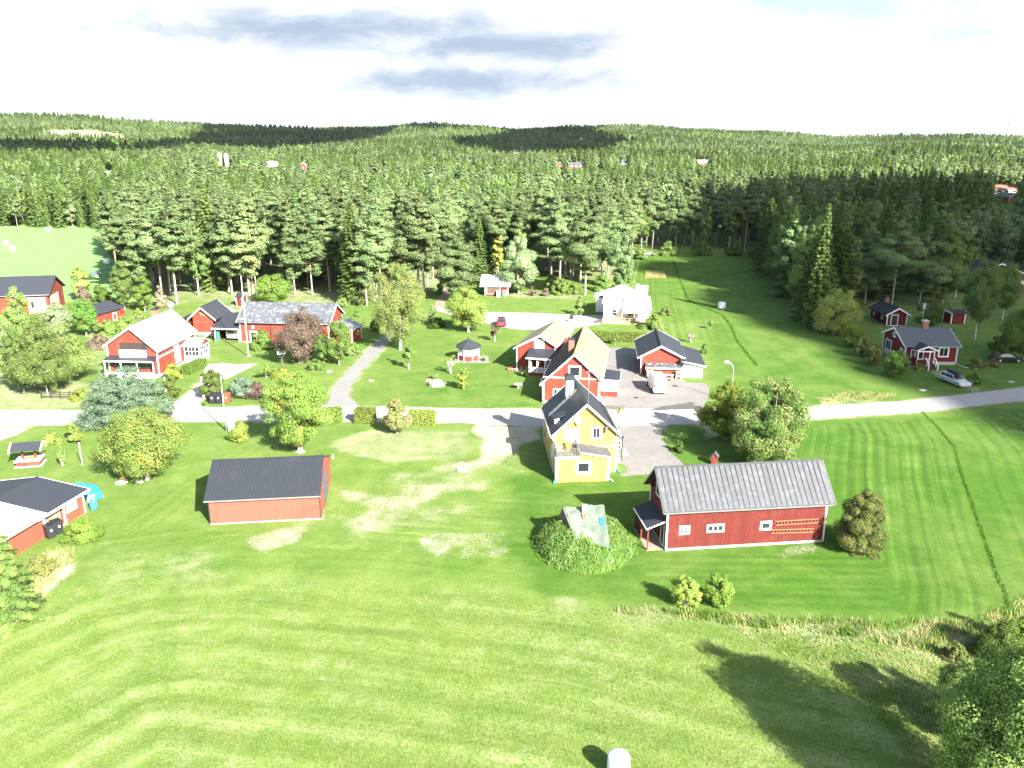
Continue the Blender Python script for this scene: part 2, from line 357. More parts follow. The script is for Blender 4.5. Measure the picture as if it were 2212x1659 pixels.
# stripes
stripes([(1500, 905), (1750, 915), (2005, 902), (2062, 960), (2090, 1050), (2128, 1180), (2178, 1300), (2150, 1335), (1950, 1330), (1900, 1250), (1830, 1150), (1795, 1060), (1765, 985), (1600, 985)],
        [(2005, 880), (2018, 905), (2062, 960), (2085, 1050), (2128, 1180), (2178, 1300), (2190, 1400)], 1.25, .85)
stripes([(2035, 905), (2212, 882), (2450, 880), (2450, 1330), (2185, 1295), (2140, 1170), (2100, 1050), (2072, 962)], [(2018, 905), (2062, 960), (2085, 1050), (2128, 1180), (2178, 1300), (2190, 1400)], 1.7, .6, 2)
stripes([(1380, 1200), (1900, 1190), (1945, 1330), (1500, 1315), (1380, 1290)], [(1380, 1340), (1960, 1350)], 1.3, .5)
stripes([(1372, 552), (1462, 556), (1480, 620), (1500, 655), (1570, 690), (1590, 738), (1385, 738), (1400, 700), (1380, 640), (1330, 620)],
        [(1465, 520), (1462, 560), (1475, 655), (1512, 760)], 1.55, .55)
stripes([(1475, 556), (1635, 556), (1700, 660), (1850, 800), (1780, 868), (1560, 850), (1530, 745), (1600, 742), (1575, 690), (1500, 650)], [(1470, 520), (1480, 640), (1700, 880)], 3.4, .22)
stripes([(768, 872), (790, 800), (850, 722), (960, 712), (1110, 712), (1115, 800), (1160, 820), (1165, 880), (900, 882)], [(700, 760), (1200, 700)], 1.15, .32)
stripes([(1050, 650), (1110, 640), (1290, 650), (1290, 678), (1100, 672), (1000, 660)], [(1000, 720), (1320, 640)], 1.7, .42)
stripes([(-900, 1290), (-60, 1330), (200, 1270), (600, 1245), (1150, 1285), (1600, 1360), (2100, 1430), (2500, 1560), (2600, 2400), (-900, 2400)],
        [(-700, 1500), (-200, 1370), (0, 1290), (150, 1230), (350, 1190), (600, 1175), (900, 1195), (1300, 1235), (1700, 1310), (2300, 1420)], 3.1, .60, 3)
stripes([(190, 1150), (460, 1135), (700, 1150), (900, 1190), (1150, 1230), (1100, 1270), (600, 1235), (250, 1240)], [(190, 1330), (450, 1290), (800, 1300), (1200, 1350)], 1.7, .3, 1.5)
stripes([(400, 960), (560, 925), (700, 930), (560, 985), (440, 1000), (420, 1130), (250, 1150), (330, 1050)], [(100, 1200), (560, 900)], 1.5, .3, 1.5)
stripes([(700, 1160), (1150, 1040), (1400, 1180), (1380, 1290), (1150, 1230), (900, 1200)], [(600, 1330), (1000, 1370), (1450, 1400)], 1.6, .4, 2)
for pl_ in ([(-160, 884), (180, 886), (370, 882), (560, 878), (705, 876)], [(790, 878), (1000, 883), (1180, 884)], [(1525, 884), (1740, 880), (1959, 866), (2212, 837), (2420, 811)], [(2420, 840), (2212, 865), (1984, 891), (1739, 907), (1520, 916)], [(1000, 914), (715, 910), (400, 911), (180, 918)],
            [(712, 858), (720, 836), (767, 784), (805, 744)], [(842, 734), (827, 756), (785, 799), (757, 836), (754, 856)], [(430, 828), (395, 858)], [(441, 838), (440, 862)]):
    d_ = dline(gpoly(pl_), nx, ny); f_ = smooth(1.25 - d_ / .75 + wob * .35); soil[idx] = np.maximum(soil[idx], f_ * .40); dry[idx] = np.maximum(dry[idx], f_ * .6)
# long-grass borders left by the mower
def border(pts, w_, val):
    g = gpoly(pts); d = dline(g, nx, ny); f = smooth(1.0 - d / w_)
    lush[idx] = np.maximum(lush[idx], f * val); amp[idx] *= 1 - f
BL1 = ([(1992, 890), (2018, 915), (2062, 965), (2080, 1030), (2112, 1120), (2150, 1230), (2176, 1290), (2178, 1318)], 1)
BL2 = ([(1455, 565), (1462, 590), (1478, 625), (1485, 645), (1500, 655), (1560, 680), (1580, 705), (1595, 740), (1635, 790)], 1)
def grid_mesh(name, X, Y, Zv, ncol, nrow):
    me = bpy.data.meshes.new(name); nv = len(X)
    me.vertices.add(nv); me.vertices.foreach_set('co', np.column_stack([X, Y, Zv]).astype(np.float32).ravel())
    i = np.arange(nv).reshape(nrow, ncol); q = np.stack([i[:-1, :-1], i[:-1, 1:], i[1:, 1:], i[1:, :-1]], -1).reshape(-1, 4)
    me.loops.add(q.size); me.loops.foreach_set('vertex_index', q.ravel().astype(np.int32))
    me.polygons.add(len(q)); me.polygons.foreach_set('loop_start', np.arange(0, q.size, 4, dtype=np.int32))
    me.polygons.foreach_set('use_smooth', np.ones(len(q), bool)); me.update(); me.validate()
    return me
gm = grid_mesh('ground', gx, gy, gz, len(xs), len(ys))
at_ = gm.attributes.new('cover', 'FLOAT_COLOR', 'POINT'); at_.data.foreach_set('color', np.column_stack([dry, soil, lush, amp]).astype(np.float32).ravel())
at_ = gm.attributes.new('phase', 'FLOAT', 'POINT'); at_.data.foreach_set('value', ph.astype(np.float32))
def ground_mat():
    m = bpy.data.materials.new('grassland'); m.use_nodes = True; t = NT(m.node_tree); t.n.clear()
    pos = t('ShaderNodeNewGeometry').outputs['Position']
    at = t('ShaderNodeAttribute', attribute_name='cover'); s_ = t('ShaderNodeSeparateColor', {0: at.outputs['Color']})
    dryf, soilf, lushf, ampf = s_.outputs[0], s_.outputs[1], s_.outputs[2], at.outputs['Alpha']
    phf = t('ShaderNodeAttribute', attribute_name='phase').outputs['Fac']
    big = t.noise(pos, .06, 5, .6); mid = t.noise(pos, .55, 5, .62); fine = t.noise(pos, 5.5, 4, .7); grain = t.noise(pos, 16, 2, .7)
    pale = t.mix(mid, (.100, .158, .026), (.190, .252, .066)); rich = t.mix(mid, (.032, .092, .008), (.070, .142, .014))
    bigm = t.math('MULTIPLY', t.math('SUBTRACT', t.math('ADD', big, t.math('MULTIPLY', t.noise(pos, .22, 5, .65), .9)), .95), 1.5)
    c = t.mix(t.math('ADD', lushf, bigm, clamp=True), pale, rich)
    c = t.mix(t.ss(lushf, -.2, -.9), c, t.mix(mid, (.15, .285, .085), (.19, .33, .11)))
    # phase is in stripe periods: regular swath + irregular streaks
    sn = t.math('SINE', t.math('MULTIPLY', phf, 6.28318)); irr = t('ShaderNodeTexNoise', {'W': phf, 'Scale': 1.9, 'Detail': 5, 'Roughness': .68}, noise_dimensions='1D').outputs[0]
    pv = t('ShaderNodeCombineXYZ', {0: t.math('MULTIPLY', phf, 1.6), 1: t.math('MULTIPLY', t('ShaderNodeSeparateXYZ', {0: pos}).outputs[0], .05)}).outputs[0]
    irr2 = t.noise(pv, 1.5, 5, .65)
    st = t.math('ADD', t.math('MULTIPLY', sn, .20), t.math('ADD', t.math('MULTIPLY', t.math('SUBTRACT', irr, .5), 1.5), t.math('MULTIPLY', t.math('SUBTRACT', irr2, .5), 2.3)))
    st = t.math('MULTIPLY', st, ampf)
    yel = t.mix(fine, (.20, .215, .10), (.33, .32, .20))
    dn = t.ss(t.math('ADD', t.math('ADD', dryf, t.math('MULTIPLY', st, .35)), t.math('MULTIPLY', t.math('SUBTRACT', t.math('ADD', t.math('MULTIPLY', big, .6), t.math('ADD', t.math('MULTIPLY', mid, .7), t.math('MULTIPLY', fine, .5))), .9), 1.1)), .25, .95)
    c = t.mix(dn, c, yel)
    k = t.math('ADD', t.math('ADD', .22, t.math('MULTIPLY', fine, .92)), t.math('ADD', t.math('MULTIPLY', grain, .62), t.math('MULTIPLY', st, .55)))
    k = t.math('MULTIPLY', k, t.math('ADD', .8, t.math('MULTIPLY', big, .4)))
    cl = t.noise(pos, 2.1, 7, .72); k = t.math('MULTIPLY', k, t.math('ADD', .62, t.math('MULTIPLY', cl, .76)))
    c = t.mix(1.0, c, t('ShaderNodeCombineColor', {0: k, 1: k, 2: k}).outputs[0], 'MULTIPLY')
    gr = t.mix(t.noise(pos, 3.0, 5, .7), (.20, .165, .12), (.50, .45, .37))
    sf = t.ss(t.math('ADD', soilf, t.math('MULTIPLY', t.math('SUBTRACT', t.math('ADD', mid, t.math('MULTIPLY', fine, 1.6)), 1.3), 1.1)), .28, .95)
    c = t.mix(sf, c, gr)
    hsum = t.math('ADD', t.math('MULTIPLY', fine, .6), t.math('MULTIPLY', grain, .4))
    bp = t('ShaderNodeBump', {'Strength': .75, 'Distance': .12, 'Height': hsum}).outputs[0]
    b = t('ShaderNodeBsdfPrincipled', {'Base Color': c, 'Roughness': .95, 'Specular IOR Level': .15, 'Normal': bp})
    t.l.new(b.outputs[0], t('ShaderNodeOutputMaterial').inputs[0]); return m
gm.materials.append(ground_mat()); tag(link('ground', gm), kind='structure')
# ------------------------------------------------------------------ roads and yards: thin sheets
def road_mat(name, a, b_, crack=.5, tracks=None):
    m = bpy.data.materials.new(name); m.use_nodes = True; t = NT(m.node_tree); t.n.clear()
    pos = t('ShaderNodeNewGeometry').outputs['Position']
    c = t.mix(t.noise(pos, .35, 6, .65), a, b_); g = t.noise(pos, 14, 3, .7); mott = t.ss(t.noise(pos, 1.3, 5, .6), .35, .75)
    k = t.math('ADD', .82, t.math('ADD', t.math('MULTIPLY', g, .26), t.math('MULTIPLY', mott, .10)))
    vd = t('ShaderNodeTexVoronoi', {'Vector': t('ShaderNodeVectorMath', {0: pos, 1: t('ShaderNodeTexNoise', {'Vector': pos, 'Scale': .6}).outputs[1]}, operation='ADD').outputs[0], 'Scale': .16}, feature='DISTANCE_TO_EDGE').outputs[0]
    k = t.math('SUBTRACT', k, t.math('MULTIPLY', t.ss(vd,   .006, .002), crack))
    c = t.mix(1.0, c, t('ShaderNodeCombineColor', {0: k, 1: k, 2: k}).outputs[0], 'MULTIPLY')
    bp = t('ShaderNodeBump', {'Strength': .3, 'Distance': .02, 'Height': g}).outputs[0]
    b = t('ShaderNodeBsdfPrincipled', {'Base Color': c, 'Roughness': .9, 'Specular IOR Level': .2, 'Normal': bp})
    t.l.new(b.outputs[0], t('ShaderNodeOutputMaterial').inputs[0]); return m
asph = road_mat('pale_asphalt', (.27, .255, .25), (.36, .345, .335), .10); grav = road_mat('gravel', (.33, .30, .26), (.46, .43, .38), 0.0)
yard = road_mat('worn_asphalt', (.135, .125, .115), (.25, .235, .22), .15); pathm = road_mat('path_gravel', (.17, .165, .16), (.24, .235, .22), 0.0); dirt = road_mat('dirt', (.20, .15, .10), (.32, .27, .20), 0)
def sheet(name, pts, z, mat, step=1.2, jit=.10):
    p = gpoly(pts); q = []; n = len(p)
    for i in range(n):
        a, b = Vector(p[i]), Vector(p[(i + 1) % n]); L_ = (b - a).length; m_ = max(1, int(L_ / step)); nrm = Vector((-(b - a).y, (b - a).x)).normalized() if L_ > 0 else Vector((0, 0))
        for k in range(m_):
            c = a.lerp(b, k / m_) + nrm * random.uniform(-jit, jit); q.append((c.x, c.y, z))
    tr = tessellate_polygon([[Vector(v) for v in q]]); me = bpy.data.meshes.new(name)
    me.from_pydata(q, [], [t_ for t_ in tr]); me.update()
    if me.polygons[0].normal.z < 0: me.flip_normals()
    me.materials.append(mat); return tag(link(name, me), kind='structure')
sheet('road', [(-160, 884), (180, 886), (370, 882), (560, 878), (705, 876), (790, 878), (1000, 883), (1200, 884), (1340, 882), (1525, 884), (1740, 880), (1959, 866), (2212, 837), (2420, 811),
               (2420, 840), (2212, 865), (1984, 891), (1739, 907), (1520, 916), (1340, 921), (1110, 920), (1000, 914), (715, 910), (400, 911), (180, 918), (-160, 926)], .020, asph)
sheet('wet_patch', [(1400, 887), (1432, 878), (1476, 872), (1490, 868), (1505, 871), (1495, 875), (1519, 880), (1505, 884), (1461, 884.5), (1432, 886)], .024, road_mat('wet_asphalt', (.07, .066, .06), (.11, .105, .10), 0), .5, .12)
sheet('driveway_asphalt', [(1338, 915), (1448, 915), (1443, 924), (1428, 932), (1440, 965), (1462, 990), (1478, 1006), (1474, 1011), (1440, 1021), (1404, 1025), (1345, 1029), (1337, 1027), (1352, 1018), (1354, 1010), (1348, 1003), (1334, 1000), (1334, 960)], .014, yard)
sheet('courtyard', [(1291, 888), (1292, 850), (1300, 800), (1307, 751), (1341, 751), (1384, 753), (1384, 802), (1397, 818), (1474, 818), (1485, 826), (1519, 827), (1534, 838), (1528, 860), (1520, 876), (1530, 890), (1400, 893)], .012, yard)
sheet('gravel_driveway', [(939, 660), (974, 671), (1058, 674), (1180, 677), (1242, 681), (1301, 681), (1298, 700), (1233, 710), (1131, 713), (1082, 707), (1038, 695), (971, 679), (945, 671)], .012, grav)
sheet('dirt_track', [(941, 664), (940, 654), (952, 638), (958, 622), (975, 618), (972, 634), (962, 650), (958, 665)], .016, dirt)
sheet('path', [(702, 884), (712, 858), (720, 836), (767, 784), (805, 744), (826, 724), (840, 712), (852, 716), (842, 734), (827, 756), (785, 799), (757, 836), (754, 856), (766, 869), (790, 884)], .012, pathm)
sheet('gate_driveway', [(366, 888), (367, 876), (395, 858), (430, 828), (440, 805), (447, 787), (480, 784), (512, 787), (556, 785), (530, 800), (490, 818), (462, 826), (441, 838), (437, 846), (440, 862), (430, 872), (452, 888)], .012, grav)
sheet('gravel_yard', [(215, 748), (238, 731), (242, 742), (241, 758), (230, 760)], .012, grav)
sheet('pale_driveway', [(-160, 700), (0, 700), (14, 724), (20, 744), (0, 752), (-160, 760)], .012, grav)
# ------------------------------------------------------------------ buildings
class House:
    def __init__(s, name, label, cat, p0, p1, D, rz=None, group=None, z=0.0, at=None, W=None):
        if at is None:
            A, B = G(*p0, z), G(*p1, z); s.rz = math.atan2(B[1] - A[1], B[0] - A[0]) if rz is None else R(rz)
            s.W = math.dist(A, B); s.o = ((A[0] + B[0]) / 2, (A[1] + B[1]) / 2)
        else: s.o = at; s.rz = R(rz or 0); s.W = W
        s.D = D; s.z = z; s.root = root(name, *s.o, z, s.rz, label, cat, group)
    def loc(s, x, y, z):
        x -= s.o[0]; y -= s.o[1]; c, n = math.cos(-s.rz), math.sin(-s.rz); return x * c - y * n, x * n + y * c, z - s.z
    def world(s, x, y):
        c, n = math.cos(s.rz), math.sin(s.rz); return s.o[0] + x * c - y * n, s.o[1] + x * n + y * c
    def hit(s, u, v, ax, val):
        r = ray(u, v); o = s.loc(0, 0, CAM_H); c, n = math.cos(-s.rz), math.sin(-s.rz); d = (r[0] * c - r[1] * n, r[0] * n + r[1] * c, r[2])
        i = 0 if ax == 'x' else 1; t = (val - o[i]) / d[i]; return [o[k] + d[k] * t for k in range(3)]
    def gable(s, zr, zl, zrt=None, ridge='y', p=None, q=None, rc=None, oh=.35, og=.35, t=.14, wall=None, roof=None, trim=None, z0=0.0, wname='wall', rname='roof', corners=True, barge=True, backbarge=True, gut=None, ogl=None, plinth=None):
        zrt = zl if zrt is None else zrt
        p = p or ((-s.W / 2, s.W / 2) if ridge == 'y' else (0, s.D)); q = q or ((0, s.D) if ridge == 'y' else (-s.W / 2, s.W / 2))
        rc = (p[0] + p[1]) / 2 if rc is None else rc
        T = (lambda a, b, z: (a, b, z)) if ridge == 'y' else (lambda a, b, z: (b, a, z))
        a0, a1 = p[0] - oh, p[1] + oh; sl, sr = (zr - zl) / (rc - a0), (zr - zrt) / (a1 - rc)
        wl, wr = zl + sl * oh, zrt + sr * oh; wz = lambda a: (zr - sl * (rc - a) if a < rc else zr - sr * (a - rc))
        out = {}
        sw = lambda d: T(0, d, 0)
        if wall:
            m = MB(); pts = [T(p[0], q[0], z0), T(p[1], q[0], z0), T(p[1], q[0], wr - t), T(rc, q[0], zr - t), T(p[0], q[0], wl - t)]
            m.prism(pts, sw(q[1] - q[0])); out['wall'] = m.build(wname, wall, s.root)
            if plinth:
                m = MB(); m.prism([T(p[0] - .03, q[0] - .03, z0 - .3), T(p[1] + .03, q[0] - .03, z0 - .3), T(p[1] + .03, q[0] - .03, z0 + plinth), T(p[0] - .03, q[0] - .03, z0 + plinth)], sw(q[1] - q[0] + .06)); m.build('plinth', concrete, s.root)
        g0 = q[0] - (og if ogl is None else ogl); g1 = q[1] + og
        m = MB(); m.prism([T(a0, g0, zl), T(rc, g0, zr), T(a1, g0, zrt), T(a1, g0, zrt - t), T(rc, g0, zr - t * 1.1), T(a0, g0, zl - t)], sw(g1 - g0))
        m.box(*sorted([T(rc - .12, g0 + .02, 0)[0], T(rc + .12, g1 - .02, 0)[0]]), *sorted([T(rc - .12, g0 + .02, 0)[1], T(rc + .12, g1 - .02, 0)[1]]), zr - .05, zr + .045)
        out['roof'] = m.build(rname, roof, s.root)
        if trim and barge:
            for gg in ((g0 - .04, g0 - .002),) + (((g1 + .002, g1 + .04),) if backbarge else ()):
                m = MB(); e = .02; h = t + .10
                m.prism([T(a0 - .03, gg[0], zl + e), T(rc, gg[0], zr + e), T(a1 + .03, gg[0], zrt + e), T(a1 + .03, gg[0], zrt - h), T(rc, gg[0], zr - h * 1.15), T(a0 - .03, gg[0], zl - h)], sw(gg[1] - gg[0])); m.build('bargeboard', trim, s.root)
        if gut:
            for a, z in ((a0 - .06, zl), (a1 + .06, zrt)):
                m = MB(); m.tube([T(a, g0 + .03, z - t * .8), T(a, g1 - .03, z - t * .8)], .07, 6); m.build('gutter', gut, s.root)
        if trim and corners:
            for a, da in ((p[0], -1), (p[1], 1)):
                for b, db in ((q[0], -1), (q[1], 1)):
                    zt = wz(a) - t - .02; m = MB(); lo, hi = sorted((a + da * .025, a - da * .13)); l2, h2 = sorted((b + db * .025, b - db * .13))
                    if ridge == 'y': m.box(lo, hi, l2, h2, z0 + .05, zt)
                    else: m.box(l2, h2, lo, hi, z0 + .05, zt)
                    m.build('corner_board', trim, s.root)
        out['wz'] = wz; return out
    def win(s, ax, val, out, rect=None, loc=None, fw=.13, panes=(1, 1), frame=None, pane=None, name='window', sub='pane', mun=.045, label=None, dep=.05, sill=False):
        """rect: outer frame corners in picture units on that wall; loc: (s0, s1, z0, z1) in metres"""
        frame = frame or white_p; pane = pane or glass
        if rect:
            u0, v0, u1, v1 = rect; um, vm = (u0 + u1) / 2, (v0 + v1) / 2; i = 1 if ax == 'x' else 0
            a, b = s.hit(u0, vm, ax, val)[i], s.hit(u1, vm, ax, val)[i]; z1, z0 = s.hit(um, v0, ax, val)[2], s.hit(um, v1, ax, val)[2]; a, b = min(a, b), max(a, b)
        else: a, b, z0, z1 = loc
        def bx(m, a0, a1, o0, o1, q0, q1):
            lo, hi = sorted((val + out * o0, val + out * o1))
            m.box(*((lo, hi, a0, a1) if ax == 'x' else (a0, a1, lo, hi)), q0, q1)
        fw = min(fw, (b - a) * .3, (z1 - z0) * .3); m = MB()
        bx(m, a, a + fw, -.02, dep, z0, z1); bx(m, b - fw, b, -.02, dep, z0, z1); bx(m, a + fw, b - fw, -.02, dep, z1 - fw, z1); bx(m, a + fw, b - fw, -.02, dep, z0, z0 + fw)
        ia, ib, iz0, iz1 = a + fw, b - fw, z0 + fw, z1 - fw
        for k in range(1, panes[0]): c = ia + (ib - ia) * k / panes[0]; bx(m, c - mun / 2, c + mun / 2, .012, dep * .8, iz0, iz1)
        for k in range(1, panes[1]): c = iz0 + (iz1 - iz0) * k / panes[1]; bx(m, ia, ib, .012, dep * .75, c - mun / 2, c + mun / 2)
        if sill: bx(m, a - .04, b + .04, -.01, dep + .05, z0 - .05, z0 - .001)
        f = m.build(name, frame, s.root)
        if label: f['label'] = label
        m = MB(); bx(m, ia, ib, -.01, .010, iz0, iz1); m.build(sub, pane, f); return (a, b, z0, z1)
    def door(s, ax, val, out, mat_, **k): return s.win(ax, val, out, pane=mat_, name='door', sub='door_leaf', **k)
    def part(s, name, m, mat, parent=None, label=None):
        o = m.build(name, mat, parent or s.root)
        if label: o['label'] = label
        return o
    def chimney(s, x, y, z0, z1, w=.5, d=None, mat=brick, cap=felt, capz=.12):
        d = d or w; m = MB(); m.box(x - w, x + w, y - d, y + d, z0, z1); c = m.build('chimney', mat, s.root)
        m = MB(); m.box(x - w - .08, x + w + .08, y - d - .08, y + d + .08, z1 + .002, z1 + capz); m.box(x - w * .5, x + w * .5, y - d * .5, y + d * .5, z1 + capz, z1 + capz + .12); m.build('chimney_cap', cap, c); return c
    def pipe(s, pts, mat=white_p, r=.05, name='downpipe', foot=None):
        m = MB(); m.tube(pts, r, 6); o = m.build(name, mat, s.root)
        if foot: m = MB(); m.tube(foot, r * 1.5, 6); m.build('downpipe_foot', cyan_p, o)

# --- yellow house -------------------------------------------------
h = House('yellow_house', 'tall yellow boarded house with black metal roof and balcony, nearest dwelling to the field', 'house', (1195, 1022), (1330.5, 1018.5), 9.1)
hw = h.W / 2
h.gable(7.8, 4.32, rc=0.0, oh=.30, og=.42, wall=yellow, roof=dark_roof, trim=white_p, gut=white_p, plinth=.18)
# snow ladder, chimney, dormer on the left slope
sl = (7.8 - 4.32) / (hw + .30); zl = lambda x: 7.8 - sl * abs(x)
c_ = h.hit(1224, 868, 'y', 6.1); h.chimney(-.95, 6.3, zl(-1.5) - .3, 8.55, .42, .55, brick_w, felt, .5)
m = MB()
for k in range(7):
    x = -.45 - k * .46; m.beam((x, 5.0, zl(x) + .1), (x, 5.5, zl(x) + .1), .05)
for yy in (5.02, 5.48): m.beam((-.25, yy, zl(.25) + .1), (-3.35, yy, zl(3.35) + .1), .05)
h.part('roof_ladder', m, steel)
m = MB(); m.prism([(-1.75, 1.75, zl(1.75) - .05), (-3.25, 1.75, zl(3.25) + .75), (-3.25, 1.75, zl(3.25) + .63), (-1.9, 1.75, zl(1.9) - .15)], (0, 1.5, 0)); dm = h.part('dormer', m, felt)
m = MB(); m.box(-3.08, -2.3, 1.85, 3.15, zl(3.1) - .15, zl(3.25) + .66); m.build('dormer_wall', white_p, dm)
m = MB(); m.box(-3.10, -3.085, 2.0, 3.0, zl(3.1) + .05, zl(3.25) + .5); m.build('pane', glass, dm)
# front facade
h.door('y', 0, -1, white_p, rect=(1220, 925, 1236.5, 966), fw=.1); h.win('y', 0, -1, rect=(1237, 925, 1252, 960), fw=.08, pane=white_p, name='shutter', sub='shutter_panel')
m = MB(); a = h.hit(1221, 955, 'y', 0); b = h.hit(1235, 963, 'y', 0); m.box(a[0] + .1, b[0] - .1, -.045, -.012, b[2], a[2] + .25); h.part('door_panel', m, orange_t)
h.win('y', 0, -1, rect=(1277.5, 921.5, 1299, 949), fw=.2, panes=(2, 1))
m = MB(); z = h.hit(1320, 963, 'y', 0)[2]; m.box(-hw + .02, hw - .02, -.035, -.001, z - .07, z + .08); h.part('belt_board', m, white_p)
m = MB(); m.lathe([(.02, 0), (.28, .06), (.46, .2), (.44, .21), (.26, .09), (.02, .04)], 18, (0, 0, 0), 'y')
dsh = MB(); a = h.hit(1247, 910, 'y', -.5)
for (x, y, z_), f in (): pass
m.v = [(a[0] + x * .8 + y * .6, -.55 + (-x) * .6 + y * -.5 + .25, a[2] + z_) for x, y, z_ in m.v]; d_ = h.part('satellite_dish', m, white_p)
m = MB(); m.beam((a[0], -.5, a[2] - .1), (a[0], -.02, a[2] - .35), .06); m.build('bracket', steel, d_)
m = MB(); mb_ = h.hit(1309, 927, 'y', 0); m.box(mb_[0] - .12, mb_[0] + .12, -.3, -.03, mb_[2] - .25, mb_[2] + .3); m.prism([(mb_[0] - .2, -.36, mb_[2] + .3), (mb_[0] + .2, -.36, mb_[2] + .3), (mb_[0], -.36, mb_[2] + .45)], (0, .34, 0)); h.part('nesting_box', m, wood_g)
# gable mast with two aerials
m = MB(); m.tube([(0.1, -.48, 6.9), (0.1, -.48, 11.6)], .025, 6); mast = h.part('aerial_mast', m, steel)
m = MB(); m.beam((-.2, -.5, 11.2), (1.0, -.5, 11.55), .03)
for k in range(6): x = -.1 + k * .2; l = .25 + .05 * k; m.beam((x, -.5 - l, 11.23 + .06 * k), (x, -.5 + l, 11.23 + .06 * k), .02); m.beam((x, -.5, 11.0 + .06 * k), (x, -.5, 11.5 + .06 * k), .02)
m.build('aerial', steel, mast)
m = MB()
m.box(hw * .55, hw * .55 + .08, .1, 9.0, zl(hw * .55) - .06, zl(hw * .55) + .04)
for k in range(16): y = .2 + k * .55; m.box(hw * .55 + .02, hw * .55 + .06, y, y + .2, zl(hw * .55) + .02, zl(hw * .55) + .17)
m.v = [(x + 1.15, y, z_ - 1.15 * sl) for x, y, z_ in m.v]; h.part('snow_guard', m, wood_dk)
# annex with balcony
an = [h.hit(1205.5, 1046.7, 'y', -2.45), h.hit(1313.8, 1041.5, 'y', -2.45)]; x0, x1, ya = -hw + .02, an[1][0], -2.45
m = MB(); xm = h.hit(1253, 975, 'y', ya)[0]; z1 = 2.66
m.prism([(x0, ya, 0), (x1, ya, 0), (x1, ya, z1), (xm, ya, z1 + .52), (xm, ya, z1 - .0), (x0, ya, z1)], (0, -ya - .002, 0)); ax_ = h.part('annex_wall', m, yellow)
m = MB(); m.prism([(xm - .05, ya - .22, z1 + .62), (x1 + .28, ya - .22, z1 - .0), (x1 + .28, ya - .22, z1 + .10), (xm - .05, ya - .22, z1 + .74)], (0, -ya + .2, 0)); h.part('annex_roof', m, grey_metal)
m = MB(); m.prism([(xm - .05, ya - .26, z1 + .56), (x1 + .3, ya - .26, z1 - .08), (x1 + .3, ya - .26, z1 + .08), (xm - .05, ya - .26, z1 + .72)], (0, .038, 0)); h.part('bargeboard', m, white_p)
m = MB(); m.box(x0 - .12, xm - .06, ya - .12, -.01, z1 + .004, z1 + .16); h.part('balcony_floor', m, M('weathered_green_boards', (.30, .36, .28), board=(.14, .15, .4)))
m = MB(); m.box(x0 - .14, xm - .04, ya - .17, ya - .125, z1 - .1, z1 + .17); m.box(x0 - .17, x0 - .125, ya - .12, -.05, z1 - .1, z1 + .17); h.part('fascia', m, white_p)
m = MB(); zb = z1 + .16
for (ax0, ay0, bx0, by0) in ((x0 - .06, ya - .06, xm - .12, ya - .06), (x0 - .06, ya - .06, x0 - .06, -.1), (xm - .12, ya - .06, xm - .12, -.1)):
    L_ = math.hypot(bx0 - ax0, by0 - ay0); n_ = int(L_ / .17)
    for zz_ in (.12, .92): m.beam((ax0, ay0, zb + zz_), (bx0, by0, zb + zz_), .06)
    for k in range(n_ + 1): f_ = k / n_; x, y = ax0 + (bx0 - ax0) * f_, ay0 + (by0 - ay0) * f_; m.beam((x, y, zb + .02), (x, y, zb + .98), .08 if k % 8 else .11, .03 if k % 8 else .1)
h.part('balcony_railing', m, wood_g)
m = MB(); m.box(xm - 1.2, xm - .7, -1.0, -.5, zb, zb + .42); m.box(xm - 1.2, xm - .7, -.55, -.48, zb + .42, zb + .95); h.part('balcony_chair', m, M('orange_cushion', (.52, .26, .05)))
h.win('y', ya, -1, rect=(1244, 996, 1277, 1023), fw=.24, sill=True)
for x in (x0, x1): m = MB(); m.box(x - .03 if x == x0 else x - .16, x + .16 if x == x0 else x + .03, ya - .028, ya + .12, .05, z1 - .05); h.part('corner_board', m, white_p)
h.pipe([(x0 - .1, ya - .1, z1), (x0 - .1, ya - .05, .35)], foot=[(x0 - .1, ya - .05, .35), (x0 - .3, ya - .5, .06)])
h.pipe([(hw + .3, -.1, 4.2), (hw + .08, -.08, 3.9), (hw + .08, -.08, .4)], foot=[(hw + .08, -.08, .45), (hw + .35, -.55, .07)])
h.pipe([(-hw - .3, -.1, 4.2), (-hw - .08, -.1, 3.9), (-hw - .08, -.1, .2)]); h.pipe([(x1 + .06, ya, z1), (x1 + .06, ya - .02, .3), (x1 + .5, ya - .3, .08)])
h.pipe([(-hw - .3, 9.0, 4.2), (-hw - .08, 9.0, 3.9), (-hw - .08, 9.0, .2)])
h.win('x', -hw, -1, loc=(1.2, 2.1, 1.2, 2.5)); h.win('x', -hw, -1, loc=(5.6, 6.2, 1.9, 2.6)); m = MB(); m.box(-hw - .2, -hw - .02, 7.6, 8.0, 1.3, 1.9); h.part('meter_cabinet', m, steel)
